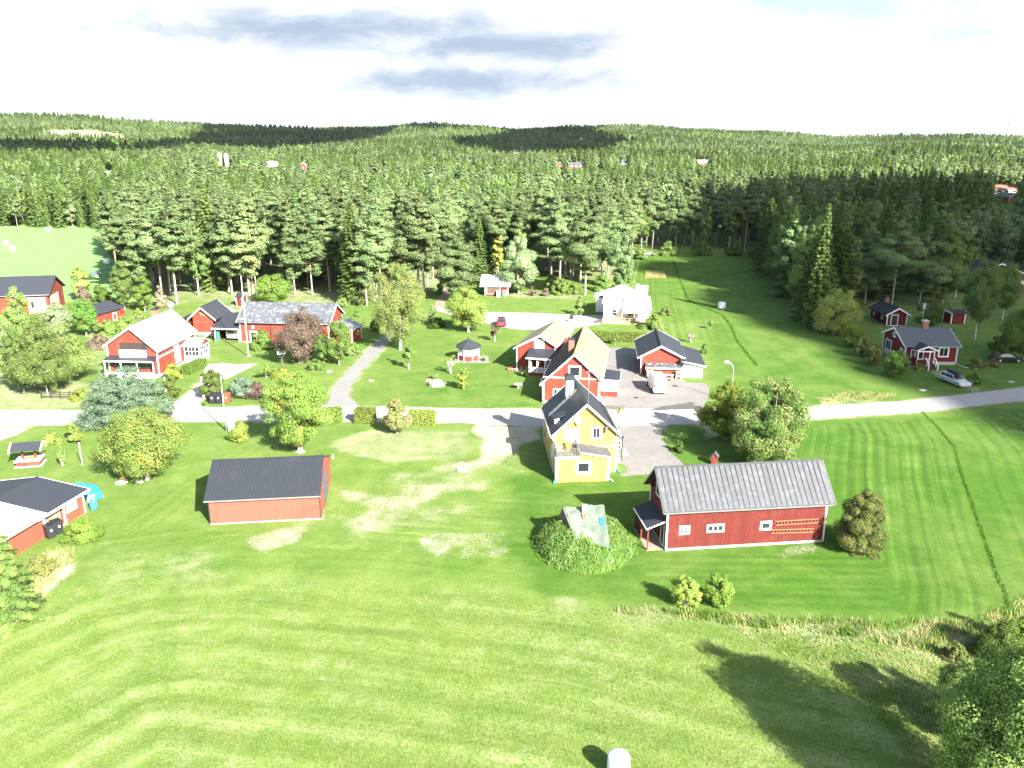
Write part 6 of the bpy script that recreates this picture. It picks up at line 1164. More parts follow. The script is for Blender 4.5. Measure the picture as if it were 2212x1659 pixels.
def pine(rng, H, Rr, h0, N, size, dead=True):
    lv = int((H - h0) / .8); cs = []; ls = []
    for i in range(lv):
        t = i / max(1, lv - 1); z = h0 + (H - h0 - .8) * t; L0 = Rr * (np.clip((t + .14) / .36, .4, 1) * np.clip((1.05 - t) / .78, 0, 1) ** .8)
        for k in range(4 if t < .8 else 3):
            a = rng.uniform(0, 2 * np.pi); L = L0 * rng.uniform(.6, 1.12); ls.append((L * math.cos(a) * .85, L * math.sin(a) * .85, z + L * .12))
            for q in (.45, .78, 1.0): cs.append((L * q * math.cos(a + rng.normal() * .12), L * q * math.sin(a + rng.normal() * .12), z + L * q * .14 + rng.normal() * .15, .30 * L * (.7 + .4 * q) + .32))
    cs.append((0, 0, H - .35, .5)); cs = np.array(cs); K = len(cs); k = rng.choice(K, N, p=cs[:, 3] ** 2 / np.sum(cs[:, 3] ** 2)); d = unit(rng.normal(size=(N, 3)))
    p = cs[k, :3] + d * cs[k, 3:4] * (rng.uniform(.1, 1.0, N) ** .45)[:, None] * np.array([1, 1, .46]); nn = d * .8 + np.array([0, 0, .8]) + unit(p - np.array([0, 0, (H + h0) / 2])) * .6 + rng.normal(size=(N, 3)) * (.2 if size > .7 else .34)
    tn = .48 + rng.normal(size=K)[k] * .13 + rng.normal(size=N) * .16
    return p, nn, size * rng.uniform(.7, 1.35, N), tn, ls
def spruce(rng, H, Rr, h0, N, size):
    lv = int((H - h0) / .62) + 3; P_ = []; S_ = []; Nn = []; T_ = []; per = max(6, int(N / (lv * 7)))
    for i in range(lv):
        t = i / (lv - 1); z = h0 + (H - h0) * t; L0 = Rr * (1 - t) ** .68 + .12
        for k in range(7):
            a = 2 * np.pi * (k + rng.uniform(-.35, .35)) / 7 + i * 1.7; L = L0 * rng.uniform(.72, 1.12); q = rng.uniform(.12, 1, per) ** .75
            side = rng.normal(size=per) * .16 * L * (1.15 - q) + rng.normal(size=per) * .06; r_ = L * q; zz = z - .28 * r_ + .12 * r_ * q - np.abs(rng.normal(size=per)) * .16 * (1 - .3 * q)
            x = r_ * np.cos(a) - side * np.sin(a); y = r_ * np.sin(a) + side * np.cos(a); P_.append(np.stack([x, y, zz], 1)); b_ = rng.normal() * .12
            Nn.append(np.stack([np.cos(a) * np.ones(per) * .5, np.sin(a) * np.ones(per) * .5, np.full(per, .8)], 1) + rng.normal(size=(per, 3)) * (.2 if size > .7 else .4)); T_.append(.35 + b_ + .4 * q + rng.normal(size=per) * .12)
    p = np.concatenate(P_); return p, np.concatenate(Nn), size * rng.uniform(.7, 1.3, len(p)), np.concatenate(T_), None
def plant(name, label, cat, x, y, p, nn, s, tn, lmat, tmesh=None, tmat=None, group=None, asp=.62, rz=0.0, z=0.0, cname='crown', tname='trunk'):
    o = root(name, x, y, z, rz, label, cat, group); link(cname, leaf_mesh(cname, p, nn, s, tn, lmat, asp), None, o)
    if tmesh: tmesh.build(tname, tmat, o, uv=False)
    return o
KINDS = {}
def tree(kind, u, vb, vt, wU, label, mat, name='tree', cat='tree', env='round', N=6000, size=.2, h0=.25, tb=None, stems=1, r0=.03, lob=.30, droop=0., tint=(.5, .22), group=None, yoff=0, asp=.62, spread=.3, seed=None, pos=None, HR=None, flat=.85, cover=1.0):
    x, y = pos or G(u, vb)
    if HR: H_, Rr = HR
    else: H_ = Pz(vt, x, y); Rr = wU / 2 * (y * cP + (CAM_H - H_ / 2) * sP) / FPX * (1.06 if env == 'round' else 1.22)
    rng = np.random.default_rng(seed or int(u * 7 + vb)); r0 *= .62
    size = max(size * .85, 1.3 * 2.16 * sc_at(x, y)); a_, c_ = Rr, (H_ * (1 - h0)) / 2; area = 4 * math.pi * ((2 * (a_ * c_) ** 1.6 + a_ ** 3.2) / 3) ** .625
    want = {'broad': 2.1, 'pine': 2.6, 'spruce': 2.4}[kind] * cover * area / (size * size * asp / 2); N = int(want); cap = 120000 if cover > 1.15 and env == 'oval' else 60000
    if N > cap: size *= math.sqrt(N / cap); N = cap
    if kind == 'broad':
        p, nn, s, tn, (c, rl) = broad(rng, H_, Rr, H_ * h0, N, size, env, None, lob, droop, tint, flat); li = c[rng.choice(len(c), min(9, len(c)), replace=False)] * .8; tm = trunk(H_, max(.05, r0 * H_), .012, rng, li, .8, 7, stems, spread)
    elif kind == 'pine': p, nn, s, tn, ls = pine(rng, H_, Rr, H_ * h0, N, size); tm = trunk(H_, r0 * H_, .008, rng, ls[::3], .96)
    elif kind == 'spruce': p, nn, s, tn, _ = spruce(rng, H_, Rr, H_ * h0, N, size); tm = trunk(H_, r0 * H_, .002, rng, None, .97)
    return plant(name, label, cat, x, y, p, nn, s, tn, mat, tm, tb or grey_b, group, asp)
def bush(u, vb, vt, wU, label, mat, N=1600, size=.16, env='dome', name='bush', cat='bush', **k):
    k.setdefault('h0', .02); k.setdefault('r0', .02); k.setdefault('stems', 3); k.setdefault('spread', .25); return tree('broad', u, vb, vt, wU, label, mat, name, cat, env, N, size, **k)
# ------------------------------------------------------------------ garden and foreground trees
BG = 'birches in the left garden clump'
tree('broad', 66, 838, 603, 84, 'tallest birch of the left clump, its top over the dark barn roof', birch_l, 'birch_tree', 'birch', 'drop', 9000, .24, .16, birch_b, r0=.013, cover=.72, droop=.6, lob=.24, group=BG)
tree('broad', 103, 853, 672, 118, 'broad birch in front of the left clump, above the rail fence', birch_l, 'birch_tree', 'birch', 'drop', 12000, .23, .10, birch_b, r0=.014, cover=.72, droop=.6, lob=.24, group=BG)
tree('broad', 150, 830, 692, 100, 'right-hand birch of the left clump, nearest the white-roofed house', birch_l, 'birch_tree', 'birch', 'drop', 9000, .23, .10, birch_b, r0=.014, cover=.72, droop=.6, lob=.25, group=BG, tint=(.6, .22))
tree('broad', 52, 848, 690, 78, 'lower left birch of the left clump', birch_l, 'birch_tree', 'birch', 'drop', 7000, .23, .08, birch_b, r0=.014, cover=.72, droop=.6, lob=.25, group=BG)
tree('broad', 187, 726, 640, 54, 'green and orange tree behind the right side of the birch clump', rowan_g, 'rowan_tree', 'rowan', 'oval', 4500, .26, .12, tint=(.45, .26)); tree('broad', 130, 735, 650, 58, 'pale silvery tree behind the birch clump', silver_l, 'broadleaf_tree', 'tree', 'oval', 4000, .28, .1, tint=(.75, .2))
tree('broad', 180, 650, 571, 40, 'slender rowan with orange berries at the corner of the hay field', rowan_l, 'rowan_tree', 'rowan', 'oval', 3000, .3, .1); bush(184, 668, 613, 46, 'brownish bush below the slender rowan', brown_l, 2200, .3); bush(221, 652, 614, 50, 'dark green bush by the hay field corner', green_l, 2500, .3, tint=(.3, .2))
tree('broad', 270, 670, 556, 44, 'grey-green birch at the left end of the pine grove', birch_l, 'birch_tree', 'birch', 'oval', 4500, .27, .1, birch_b, r0=.013, tint=(.4, .2)); tree('broad', 314, 672, 590, 44, 'yellow-green tree before the left pines', rowan_g, 'broadleaf_tree', 'tree', 'oval', 3500, .28, .1, tint=(.5, .25)); bush(350, 664, 612, 30, 'reddish thin bush at the grove edge', brown_l, 1000, .25, tint=(.8, .3))
for k, (u, vb, vt, w_, l_, m_) in enumerate([(232, 722, 688, 50, 'left part of the leafy thicket below the black-roofed garage', green_l), (272, 712, 680, 56, 'right part of the leafy thicket below the black-roofed garage', green_l), (214, 752, 722, 52, 'rust-coloured shrub left of the white-roofed house', brown_l), (300, 690, 664, 30, 'bushy shrub behind the chimney of the white-roofed house', green_l),
    (12, 785, 700, 70, 'pale leafy bush at the left picture edge', silver_l), (30, 700, 650, 44, 'leafy bush in front of the dark barn at the left edge', green_l), (176, 862, 838, 42, 'yellow-green low shrub at the end of the left rail fence', yellow_l)]): bush(u, vb, vt, w_, l_, m_, 2200, .24)
tree('broad', 276, 916, 783, 176, 'wide blue-green pine in front of the white-roofed house', blue_l, 'pine_tree', 'pine', 'dome', 17000, .17, .06, pine_b, stems=3, spread=.8, lob=.17, r0=.03, tint=(.45, .28), asp=.36, flat=.55, cover=.62)
tree('broad', 318, 1036, 878, 186, 'big spreading rowan covered in orange berries, left foreground', rowan_l, 'rowan_tree', 'rowan', 'round', 22000, .15, .16, grey_b, stems=3, spread=.5, r0=.035, lob=.26, tint=(.47, .22))
tree('broad', 648, 975, 793, 142, 'tall green rowan between the road and the metal shed', rowan_g, 'rowan_tree', 'rowan', 'oval', 19000, .15, .10, grey_b, stems=2, spread=.3, r0=.03, lob=.23, tint=(.50, .27), cover=.85)
tree('broad', 857, 936, 856, 56, 'small pale rowan between the clipped hedge blocks', rowan_p, 'rowan_tree', 'rowan', 'drop', 4500, .14, .03, grey_b, stems=3, tint=(.72, .25))
tree('broad', 1657, 1003, 808, 174, 'large rowan with pinkish berries behind the grey-roofed barn', rowan_p, 'rowan_tree', 'rowan', 'round', 22000, .16, .03, grey_b, stems=3, spread=.4, r0=.03, lob=.23, tint=(.54, .23))
tree('broad', 1568, 948, 814, 104, 'yellow-green bushy tree left of the large pinkish rowan', yellow_l, 'broadleaf_tree', 'tree', 'drop', 12000, .15, .03, grey_b, stems=4, spread=.5, lob=.2, tint=(.45, .28))
tree('broad', 1856, 1186, 1052, 116, 'large rounded lilac bush at the right end of the grey-roofed barn', lilac_l, 'lilac_bush', 'bush', 'round', 12000, .12, -.18, grey_b, stems=5, spread=.5, lob=.27, tint=(.46, .28), cover=1.3)
bush(1480, 1311, 1243, 60, 'left of the two bushes on the lawn below the grey-roofed barn, pale yellow leaves', hedge_l, 4200, .11, 'round', tint=(.5, .3), stems=5); bush(1550, 1308, 1236, 64, 'right of the two bushes on the lawn below the grey-roofed barn', hedge_l, 4200, .11, 'round', tint=(.3, .28), stems=5)
bush(180, 1166, 1117, 74, 'round green bush beside the lower-left outbuilding', hedge_l, 5000, .10, tint=(.42, .2)); bush(1466, 976, 949, 32, 'small dark bush on the lawn right of the driveway', green_l, 1200, .13, tint=(.1, .15))
tree('spruce', 22, 1345, 1128, 150, 'shaggy grey-green conifer at the lower left picture edge', spruce_l, 'spruce_tree', 'spruce', N=20000, size=.16, h0=.02, tb=spruce_b, r0=.02, asp=.22)
tree('broad', 0, 0, 0, 0, 'tall birch filling the lower right corner, casting the long shadow', birch_l, 'birch_tree', 'birch', 'oval', 26000, .10, .06, birch_b, r0=.013, droop=.7, lob=.23, pos=(25.4, 32.6), HR=(13.2, 4.7), tint=(.40, .26), seed=5, cover=1.16)
tree('broad', 0, 0, 0, 0, 'second birch at the lower right corner, its trunk beyond the picture', birch_l, 'birch_tree', 'birch', 'drop', 9000, .10, .06, birch_b, r0=.013, droop=.5, lob=.25, pos=(30.0, 38.6), HR=(7.4, 2.6), tint=(.3, .22), seed=9)
tree('broad', 0, 0, 0, 0, 'lighter leafy tree just left of the lower right corner birch', green_l, 'broadleaf_tree', 'tree', 'oval', 15000, .13, .04, grey_b, stems=3, spread=.5, lob=.25, pos=(27.0, 40.5), HR=(5.6, 2.4), tint=(.66, .25), seed=6)
bush(2160, 1420, 1338, 110, 'dark leafy bush among the dry grass above the corner birch', green_l, 5000, .12, tint=(.2, .2)); bush(2215, 1400, 1300, 60, 'pale grassy bush at the right picture edge', yellow_l, 2200, .12, tint=(.6, .2)); bush(2060, 1425, 1385, 50, 'low scrubby bush in the dry grass strip', lilac_l, 1600, .11)
# round clipped bush and hedges
def hedge(pts, hh, wd, label, mat=hedge_l, dens=130, size=.13, tint=(.50, .25), name='hedge', rnd=.25):
    a, b = [G(*q) for q in pts]; L = math.dist(a, b); rz = math.atan2(b[1] - a[1], b[0] - a[0]); rng = np.random.default_rng(int(pts[0][0]))
    S = 2 * L * hh + L * wd + 2 * wd * hh; n = int(S * dens * 1.6); P_ = rng.uniform(-1, 1, (n, 3)); ax_ = rng.choice(3, n, p=np.array([wd * hh * 2, L * hh * 2, L * wd * 1.3]) / (wd * hh * 2 + L * hh * 2 + L * wd * 1.3))
    sg = np.where(rng.uniform(size=n) < .5, -1., 1.); sg[ax_ == 2] = 1; P_[np.arange(n), ax_] = sg * rng.uniform(.88, 1.02, n); N_ = np.zeros((n, 3)); N_[np.arange(n), ax_] = sg
    c = np.array([L / 2, wd / 2, hh / 2]); q = P_ * c; q[:, 2] += hh / 2; q += rng.normal(size=(n, 3)) * .035; q[:, 2] += .04 * np.sin(q[:, 0] * 2.3) * (q[:, 2] / hh)
    edge = np.sort(np.abs(P_), 1)[:, 1] > .9; q[edge] *= [.985, .96, .985]; x, y = (a[0] + b[0]) / 2, (a[1] + b[1]) / 2; o = root(name, x, y, 0, rz, label, 'hedge')
    link('foliage', leaf_mesh('foliage', q, N_ + rng.normal(size=(n, 3)) * .5 + [0, 0, .2], size * rng.uniform(.7, 1.3, n), tint[0] + rng.normal(size=n) * tint[1], mat), None, o)
    m = MB(); m.box(-L / 2 * .93, L / 2 * .93, -wd / 2 * .85, wd / 2 * .85, 0, hh * .93); m.build('dark_core', M('hedge_core', (.03, .045, .015)), o); return o  # solid dark box filling the hedge behind its leaves
hedge([(768, 912), (812, 912.5)], 1.9, 1.5, 'clipped box-shaped hedge block left of the small pale rowan'); hedge([(884, 915), (941, 917)], 1.75, 1.4, 'clipped box-shaped hedge block right of the small pale rowan', tint=(.68, .22)); hedge([(700, 912), (739, 912)], 1.9, 1.4, 'clipped box-shaped hedge block tucked behind the tall green rowan')
hedge([(1262, 735), (1412, 738.5)], 1.55, 2.0, 'long clipped hedge between the red houses and the white house', size=.16, dens=80); hedge([(402, 810), (440, 790)], 1.35, 1.5, 'rounded clipped hedge by the porch of the white-roofed house', tint=(.35, .2))
tree('broad', 520, 954, 907, 43, 'round clipped bush beside the lamp post', hedge_l, 'clipped_bush', 'bush', 'round', 4500, .12, .0, grey_b, lob=.45, flat=1.0, stems=3)
# gateway and courtyard shrubs
for (u, vb, vt, w_, l_, m_, n_, e_, tt) in [(372, 863, 803, 34, 'climbing shrub column at the left gatepost', green_l, 3000, 'column', (.4, .2)), (374, 818, 784, 42, 'bright yellow shrub in front of the white-roofed house', yellow_l, 2200, 'dome', (.8, .2)), (460, 859, 795, 50, 'tall dense shrub behind the wheelie bins', green_l, 4000, 'oval', (.45, .25)),
    (523, 857, 812, 52, 'blue-grey feathery shrub behind the gateway fence', blue_l, 2600, 'oval', (.7, .2)), (557, 857, 822, 42, 'dark purple shrub behind the gateway fence', purple_l, 2400, 'dome', (.5, .2)), (584, 868, 830, 38, 'light green shrub at the right end of the gateway fence', green_l, 1800, 'dome', (.7, .2)), (568, 754, 708, 50, 'dense green bush in front of the mottled-roof barn door', green_l, 2800, 'dome', (.35, .25)),
    (700, 786, 716, 42, 'dark green bush between the brown tree and the small birch', green_l, 2600, 'oval', (.35, .25)), (760, 768, 735, 36, 'low bush below the small grey-roofed shed', green_l, 1500, 'dome', (.5, .2)), (682, 798, 775, 36, 'low leafy shrub at the foot of the brown tree', green_l, 1100, 'dome', (.6, .2)), (612, 815, 796, 54, 'yellowish flower bed around the bird table', yellow_l, 1300, 'dome', (.7, .2)),
    (940, 821, 801, 27, 'low shrub growing behind the large pale boulder', green_l, 900, 'dome', (.35, .2)), (1132, 812, 785, 19, 'small shrub at the verandah corner of the shorter red house', green_l, 900, 'oval', (.6, .2)), (935, 702, 655, 30, 'bluish spruce-like shrub right of the big birch', silver_l, 1500, 'cone', (.5, .2)), (947, 708, 684, 36, 'dark shrub beside the bluish one', green_l, 1200, 'dome', (.1, .15)),
    (808, 717, 686, 30, 'dark bush left of the big birch', green_l, 1200, 'dome', (.3, .2)), (771, 699, 671, 32, 'green bush between the barn gable and the birch', green_l, 1200, 'dome', (.5, .2)), (1251, 681, 638, 25, 'upright clipped conifer on the upper striped lawn', green_l, 2400, 'column', (.6, .2)), (1413, 710, 679, 54, 'leafy bush at the right corner of the white house', green_l, 2200, 'dome', (.65, .25)), (1438, 680, 661, 30, 'round dark shrub on the striped field', lilac_l, 900, 'dome', (.4, .2)),
    (1521, 762, 742, 18, 'dark bush behind the right corner of the garage', green_l, 800, 'dome', (.25, .2)), (1328, 893, 882, 12, '', yellow_l, 0, 'dome', (.7, .2)), (1341, 893, 880, 14, 'small yellow shrub beside the squared log', yellow_l, 300, 'dome', (.7, .2)), (162, 956, 912, 38, 'leafy garden bush left of the blue-green pine', hedge_l, 2600, 'oval', (.55, .2)), (113, 958, 932, 42, 'low yellowish bush on the left garden lawn', hedge_l, 1800, 'dome', (.65, .2)), (78, 968, 948, 26, 'faint low bush above the garden well', hedge_l, 900, 'dome', (.4, .2)),
    (136, 1006, 962, 10, 'climbing rose on a stick in the left garden', green_l, 500, 'column', (.6, .2)), (268, 1040, 1024, 26, 'red and green flowers at the stone edging of the orange rowan', rowan_g, 500, 'dome', (.9, .2)), (1932, 813, 752, 60, 'dark leafy bush at the left corner of the dark red cottage', green_l, 4000, 'round', (.35, .2)), (1987, 800, 784, 24, 'small yellow-green shrub left of the cottage steps', yellow_l, 700, 'dome', (.5, .2)), (2099, 829, 803, 34, 'dark round bush beside the silver estate car', green_l, 1600, 'dome', (.05, .12)),
    (2110, 793, 770, 40, 'rounded bush, left of the pair before the black car', lilac_l, 1600, 'dome', (.5, .2)), (2144, 793, 773, 28, 'rounded bush, right of the pair before the black car', lilac_l, 1200, 'dome', (.6, .2)), (2150, 770, 722, 44, 'green bush behind the black car', green_l, 2000, 'round', (.3, .2)), (2000, 712, 640, 46, 'leafy tree between the guest cottage and the tiny shed', green_l, 2600, 'oval', (.35, .25)), (2040, 690, 645, 36, 'yellowish bush above the tiny red shed', yellow_l, 1600, 'dome', (.45, .2)),
    (1838, 748, 698, 52, 'olive bush at the top of the row along the cottage lawn', yellow_l, 2600, 'round', (.35, .2)), (1862, 770, 728, 40, 'second bush down the row along the cottage lawn', lilac_l, 2000, 'round', (.4, .2)), (1886, 789, 746, 44, 'lowest bush of the row, left of the cottage gable', lilac_l, 2200, 'round', (.5, .2)), (90, 1240, 1195, 60, 'low dry brushwood right of the shaggy conifer', lilac_l, 1500, 'dome', (.7, .3))]:
    if n_: bush(u, vb, vt, w_, l_, m_, n_, .2 if vb < 720 else (.17 if vb < 800 else .14), e_, tint=tt)
tree('broad', 650, 784, 657, 102, 'brown half-bare tree in front of the mottled-roof barn', brown_l, 'bare_tree', 'tree', 'oval', 8500, .20, .05, grey_b, cover=.7, stems=4, spread=.6, lob=.26, tint=(.4, .3))
tree('broad', 733, 789, 680, 54, 'slim young birch right of the brown tree', green_l, 'birch_tree', 'birch', 'oval', 5500, .20, .14, birch_b, r0=.014, tint=(.6, .2), droop=.4)
tree('broad', 575, 816, 785, 40, 'thin low fruit tree on the gravel yard lawn', green_l, 'fruit_tree', 'tree', 'round', 700, .16, .35, grey_b, cover=.4, tint=(.5, .2)); tree('broad', 883, 797, 734, 27, 'slim upright tree with pale trunk on the central lawn', green_l, 'young_tree', 'tree', 'oval', 2400, .16, .22, birch_b, r0=.035, stems=3, spread=.15, tint=(.5, .2))
tree('broad', 865, 756, 553, 106, 'big pale yellow birch beside the grey path', birch_l, 'birch_tree', 'birch', 'oval', 16000, .22, .12, birch_b, r0=.022, droop=.8, lob=.22, tint=(.80, .18), cover=.6)
tree('broad', 1012, 717, 612, 94, 'spreading rowan above the garden pavilion', rowan_l, 'rowan_tree', 'rowan', 'round', 8500, .20, .14, grey_b, stems=2, spread=.3, r0=.035, tint=(.36, .22)); tree('broad', 1069, 738, 700, 28, 'small dark-leaved tree near the dark red car', brown_l, 'small_tree', 'tree', 'round', 1400, .16, .35, birch_b, r0=.04, tint=(.1, .15))
tree('broad', 1002, 841, 793, 30, 'small bright yellow-green tree on the central lawn', yellow_l, 'small_tree', 'tree', 'oval', 1800, .14, .1, grey_b, tint=(.65, .2)); tree('broad', 1534, 711, 688, 10, 'tiny sapling on the striped field', green_l, 'sapling', 'sapling', 'oval', 160, .14, .3, grey_b); tree('broad', 1329, 745, 722, 12, 'thin sapling between hedge and courtyard', green_l, 'sapling', 'sapling', 'oval', 200, .14, .3, grey_b)
for (u, vb, vt, wU, lab, mt) in ((973, 807, 775, 26, 'knobbly pollarded tree with leafy tufts beside the pavilion', birch_b), (1491, 740, 720, 17, 'bare pollarded stump behind the garage', grey_b)):
    x, y = G(u, vb); H_ = Pz(vt, x, y); rng = np.random.default_rng(u); m = MB(); m.tube([(0, 0, 0), (0, 0, H_ * .45)], [.24, .17], 8); r_ = wU / 2 * sc_at(x, y); tips = []
    for k in range(5): a = k * 1.26 + .3; tp = (r_ * math.cos(a) * .75, r_ * math.sin(a) * .75, H_ * (.82 + .1 * (k % 2))); tips.append(tp); m.tube([(0, 0, H_ * .42), (tp[0] * .6, tp[1] * .6, H_ * .6), tp], [.13, .11, .13], 6)
    tips = np.array(tips); n = 500 if u < 1000 else 120; k = rng.choice(5, n); p = tips[k] + rng.normal(size=(n, 3)) * .2; plant('pollarded_tree', lab, 'tree', x, y, p, rng.normal(size=(n, 3)) + [0, 0, .5], .13, rng.normal(size=n) * .2 + .7, yellow_l if u < 1000 else brown_l, m, mt)
for o in POTS:
    if o.name.startswith('x'):
        x, y, z = o.location; bpy.data.objects.remove(o); rng = np.random.default_rng(int(x * 10)); n = 160; p = rng.normal(size=(n, 3)) * [.2, .16, .12] + [0, 0, .2]; oo = plant('flowers', 'potted flowers on top of the %s flower pillar' % ('left' if x < GAR.o[0] else 'right'), 'flowers', x, y, p, rng.normal(size=(n, 3)) + [0, 0, 1], .11, rng.normal(size=n) * .2 + .9, rowan_g, z=z, cname='blooms')
    else:
        rng = np.random.default_rng(3); n = 220; p = rng.normal(size=(n, 3)) * [.16, .16, .14] + [0, 0, .62]; link('plant', leaf_mesh('plant', p, rng.normal(size=(n, 3)) + [0, 0, 1], .13, rng.normal(size=n) * .2 + .7, yellow_l), None, o)
# forest-edge trees one can single out
tree('broad', 1121, 634, 498, 86, 'large round silvery-green tree behind the small brown shed', silver_l, 'broadleaf_tree', 'tree', 'drop', 9000, .34, .06, grey_b, tint=(.55, .25)); tree('broad', 1341, 624, 490, 52, 'green tree at the right corner of the pine grove by the striped field', silver_l, 'broadleaf_tree', 'tree', 'oval', 6500, .34, .05, grey_b, tint=(.3, .22))
tree('pine', 1264, 637, 440, 104, 'great lone pine with bare orange trunk, foremost above the upper lawn', pine_l, 'pine_tree', 'pine', N=9000, size=.32, h0=.30, tb=pine_b, r0=.018); tree('pine', 986, 652, 478, 92, 'bushy pine with foliage nearly to the ground beside the dirt track', pine_l, 'pine_tree', 'pine', N=9000, size=.32, h0=.12, tb=pine_b, r0=.018)
tree('spruce', 1037, 604, 462, 42, 'narrow dark spruce between the pines above the small shed', spruce_l, 'spruce_tree', 'spruce', N=6000, size=.34, h0=.03, tb=spruce_b, r0=.015); tree('broad', 1076, 604, 478, 26, 'narrow yellow birch between dark pines', yellow_l, 'birch_tree', 'birch', 'drop', 2600, .34, .1, birch_b, r0=.012, tint=(.95, .2))
tree('spruce', 1803, 668, 484, 112, 'tall dark spruce standing out in front of the right wood', spruce_l, 'spruce_tree', 'spruce', N=13000, size=.30, h0=.02, tb=spruce_b, r0=.015, cover=1.3); tree('broad', 1801, 722, 616, 98, 'round rowan with yellow leaves below the tall dark spruce', rowan_l, 'rowan_tree', 'rowan', 'round', 9000, .22, .04, grey_b, stems=3, tint=(.56, .22))
tree('broad', 2106, 731, 545, 74, 'tall birch with white trunk behind the dark red cottage', birch_l, 'birch_tree', 'birch', 'oval', 9000, .22, .22, birch_b, r0=.016, droop=.6, tint=(.3, .2)); tree('broad', 2196, 772, 662, 84, 'dark broad tree at the right edge behind the black car', green_l, 'broadleaf_tree', 'tree', 'round', 8000, .22, .08, grey_b, tint=(.2, .2)); tree('broad', 2165, 690, 560, 60, 'birch in front of the half-hidden gabled house', birch_l, 'birch_tree', 'birch', 'oval', 6500, .25, .2, birch_b, r0=.015, droop=.5, tint=(.2, .2))
tree('pine', 1925, 668, 470, 92, 'forked pine with orange trunk behind the guest cottage', pine_l, 'pine_tree', 'pine', N=9000, size=.30, h0=.42, tb=pine_b, r0=.014)
tree('broad', 592, 650, 590, 76, 'bright green rowan behind the mottled-roof barn', rowan_g, 'rowan_tree', 'rowan', 'round', 5000, .26, .05, grey_b, tint=(.4, .25))
for k_, u, vb, vt, w_, m_, l_ in (('spruce', 1655, 588, 425, 62, spruce_l, 'spruce at the far right corner of the dark field'), ('broad', 1678, 618, 455, 64, green_l, 'leafy tree on the right edge of the dark field, highest up'), ('spruce', 1700, 642, 440, 66, spruce_l, 'dense spruce half-way down the right field edge'),
        ('broad', 1722, 665, 478, 66, birch_l, 'birch on the right field edge above the lone spruce'), ('spruce', 1748, 694, 500, 70, spruce_l, 'dark spruce just left of the tall lone spruce'), ('broad', 1768, 705, 560, 56, green_l, 'leafy tree tucked left of the yellow-leaved rowan'), ('broad', 1745, 640, 462, 74, birch_l, 'broad yellowish birch behind the right field edge'),
        ('pine', 1868, 655, 478, 84, pine_l, 'pine behind and right of the tall lone spruce'), ('broad', 2035, 655, 470, 86, birch_l, 'large weeping birch right of the forked pine'), ('pine', 1985, 660, 485, 84, pine_l, 'low-branched pine above the tiny red shed')):
    tree(k_, u, vb, vt, w_, l_, m_, {'spruce': 'spruce_tree', 'pine': 'pine_tree'}.get(k_, 'birch_tree' if m_ is birch_l else 'broadleaf_tree'), {'spruce': 'spruce', 'pine': 'pine'}.get(k_, 'tree'), 'drop', 6000, .3, .03 if k_ != 'pine' else .2, spruce_b if k_ == 'spruce' else grey_b, r0=.016, tint=(.35, .2))
for k, (u, vb, vt, w_, m_) in enumerate([(1180, 640, 622, 26, brown_l), (1150, 638, 618, 22, brown_l), (1210, 636, 600, 40, green_l), (1300, 628, 590, 44, green_l), (1352, 612, 585, 30, green_l), (1190, 628, 590, 36, green_l), (1240, 634, 606, 30, green_l), (955, 636, 600, 30, green_l), (740, 664, 640, 34, birch_l), (850, 668, 636, 26, green_l), (1380, 560, 530, 34, green_l), (1440, 552, 520, 44, green_l), (1515, 550, 505, 44, green_l), (1585, 552, 515, 44, green_l), (1640, 560, 520, 40, spruce_l)]):
    bush(u, vb, vt, w_, 'undergrowth bush number' if 0 else ['rusty shrub at the forest edge right of the small shed', 'rusty shrub nearest the small brown shed', 'dark undergrowth between shed and lone pine', 'undergrowth right of the lone pine', 'undergrowth below the green corner tree', 'undergrowth behind the rusty shrubs', 'undergrowth at the lone pine trunk', 'undergrowth left of the bushy pine', 'shrub in front of the pines right of the barn', 'shrub in front of the pines left of the big birch',
         'edge bush at the pale boat', 'edge bush right of the pale boat', 'edge bush mid-way along the far end of the dark field', 'edge bush in the far right corner of the dark field', 'small spruce bush at the right corner of the dark field'][k], m_, 1400, .3, 'dome', tint=(.5, .25))
# ------------------------------------------------------------------ the forests
def proto(kind, i, H_, Rr, N, size, h0, single, mat, tb, env='drop', droop=.4):
    rng = np.random.default_rng(900 + i)
    if kind == 'pine': p, nn, s, tn, ls = pine(rng, H_, Rr, H_ * h0, N, size); tm = trunk(H_, .0095 * H_, .008, rng, ls[::4] if N > 2000 else None, .96, 6 if N > 2000 else 4)
    elif kind == 'spruce': p, nn, s, tn, _ = spruce(rng, H_, Rr, H_ * h0, N, size); tm = trunk(H_, .012 * H_, .002, rng, None, .97, 5)
    else: p, nn, s, tn, (c, rl) = broad(rng, H_, Rr, H_ * h0, N, size, env, None, .26, droop, (.45, .22)); tm = trunk(H_, .010 * H_, .012, rng, c[:6] * .8 if N > 2000 else None, .85, 6 if N > 2000 else 4)
    if single: return leaf_mesh(kind + '_mesh', p, nn, s, tn, mat, extra=(tm.v, [f for f in tm.f if len(f) == 4]), mats=tb)
    a = leaf_mesh('crown', p, nn, s, tn, mat); ob = tm.build('trunk', tb, None, uv=False); me = ob.data; bpy.data.objects.remove(ob); return a, me
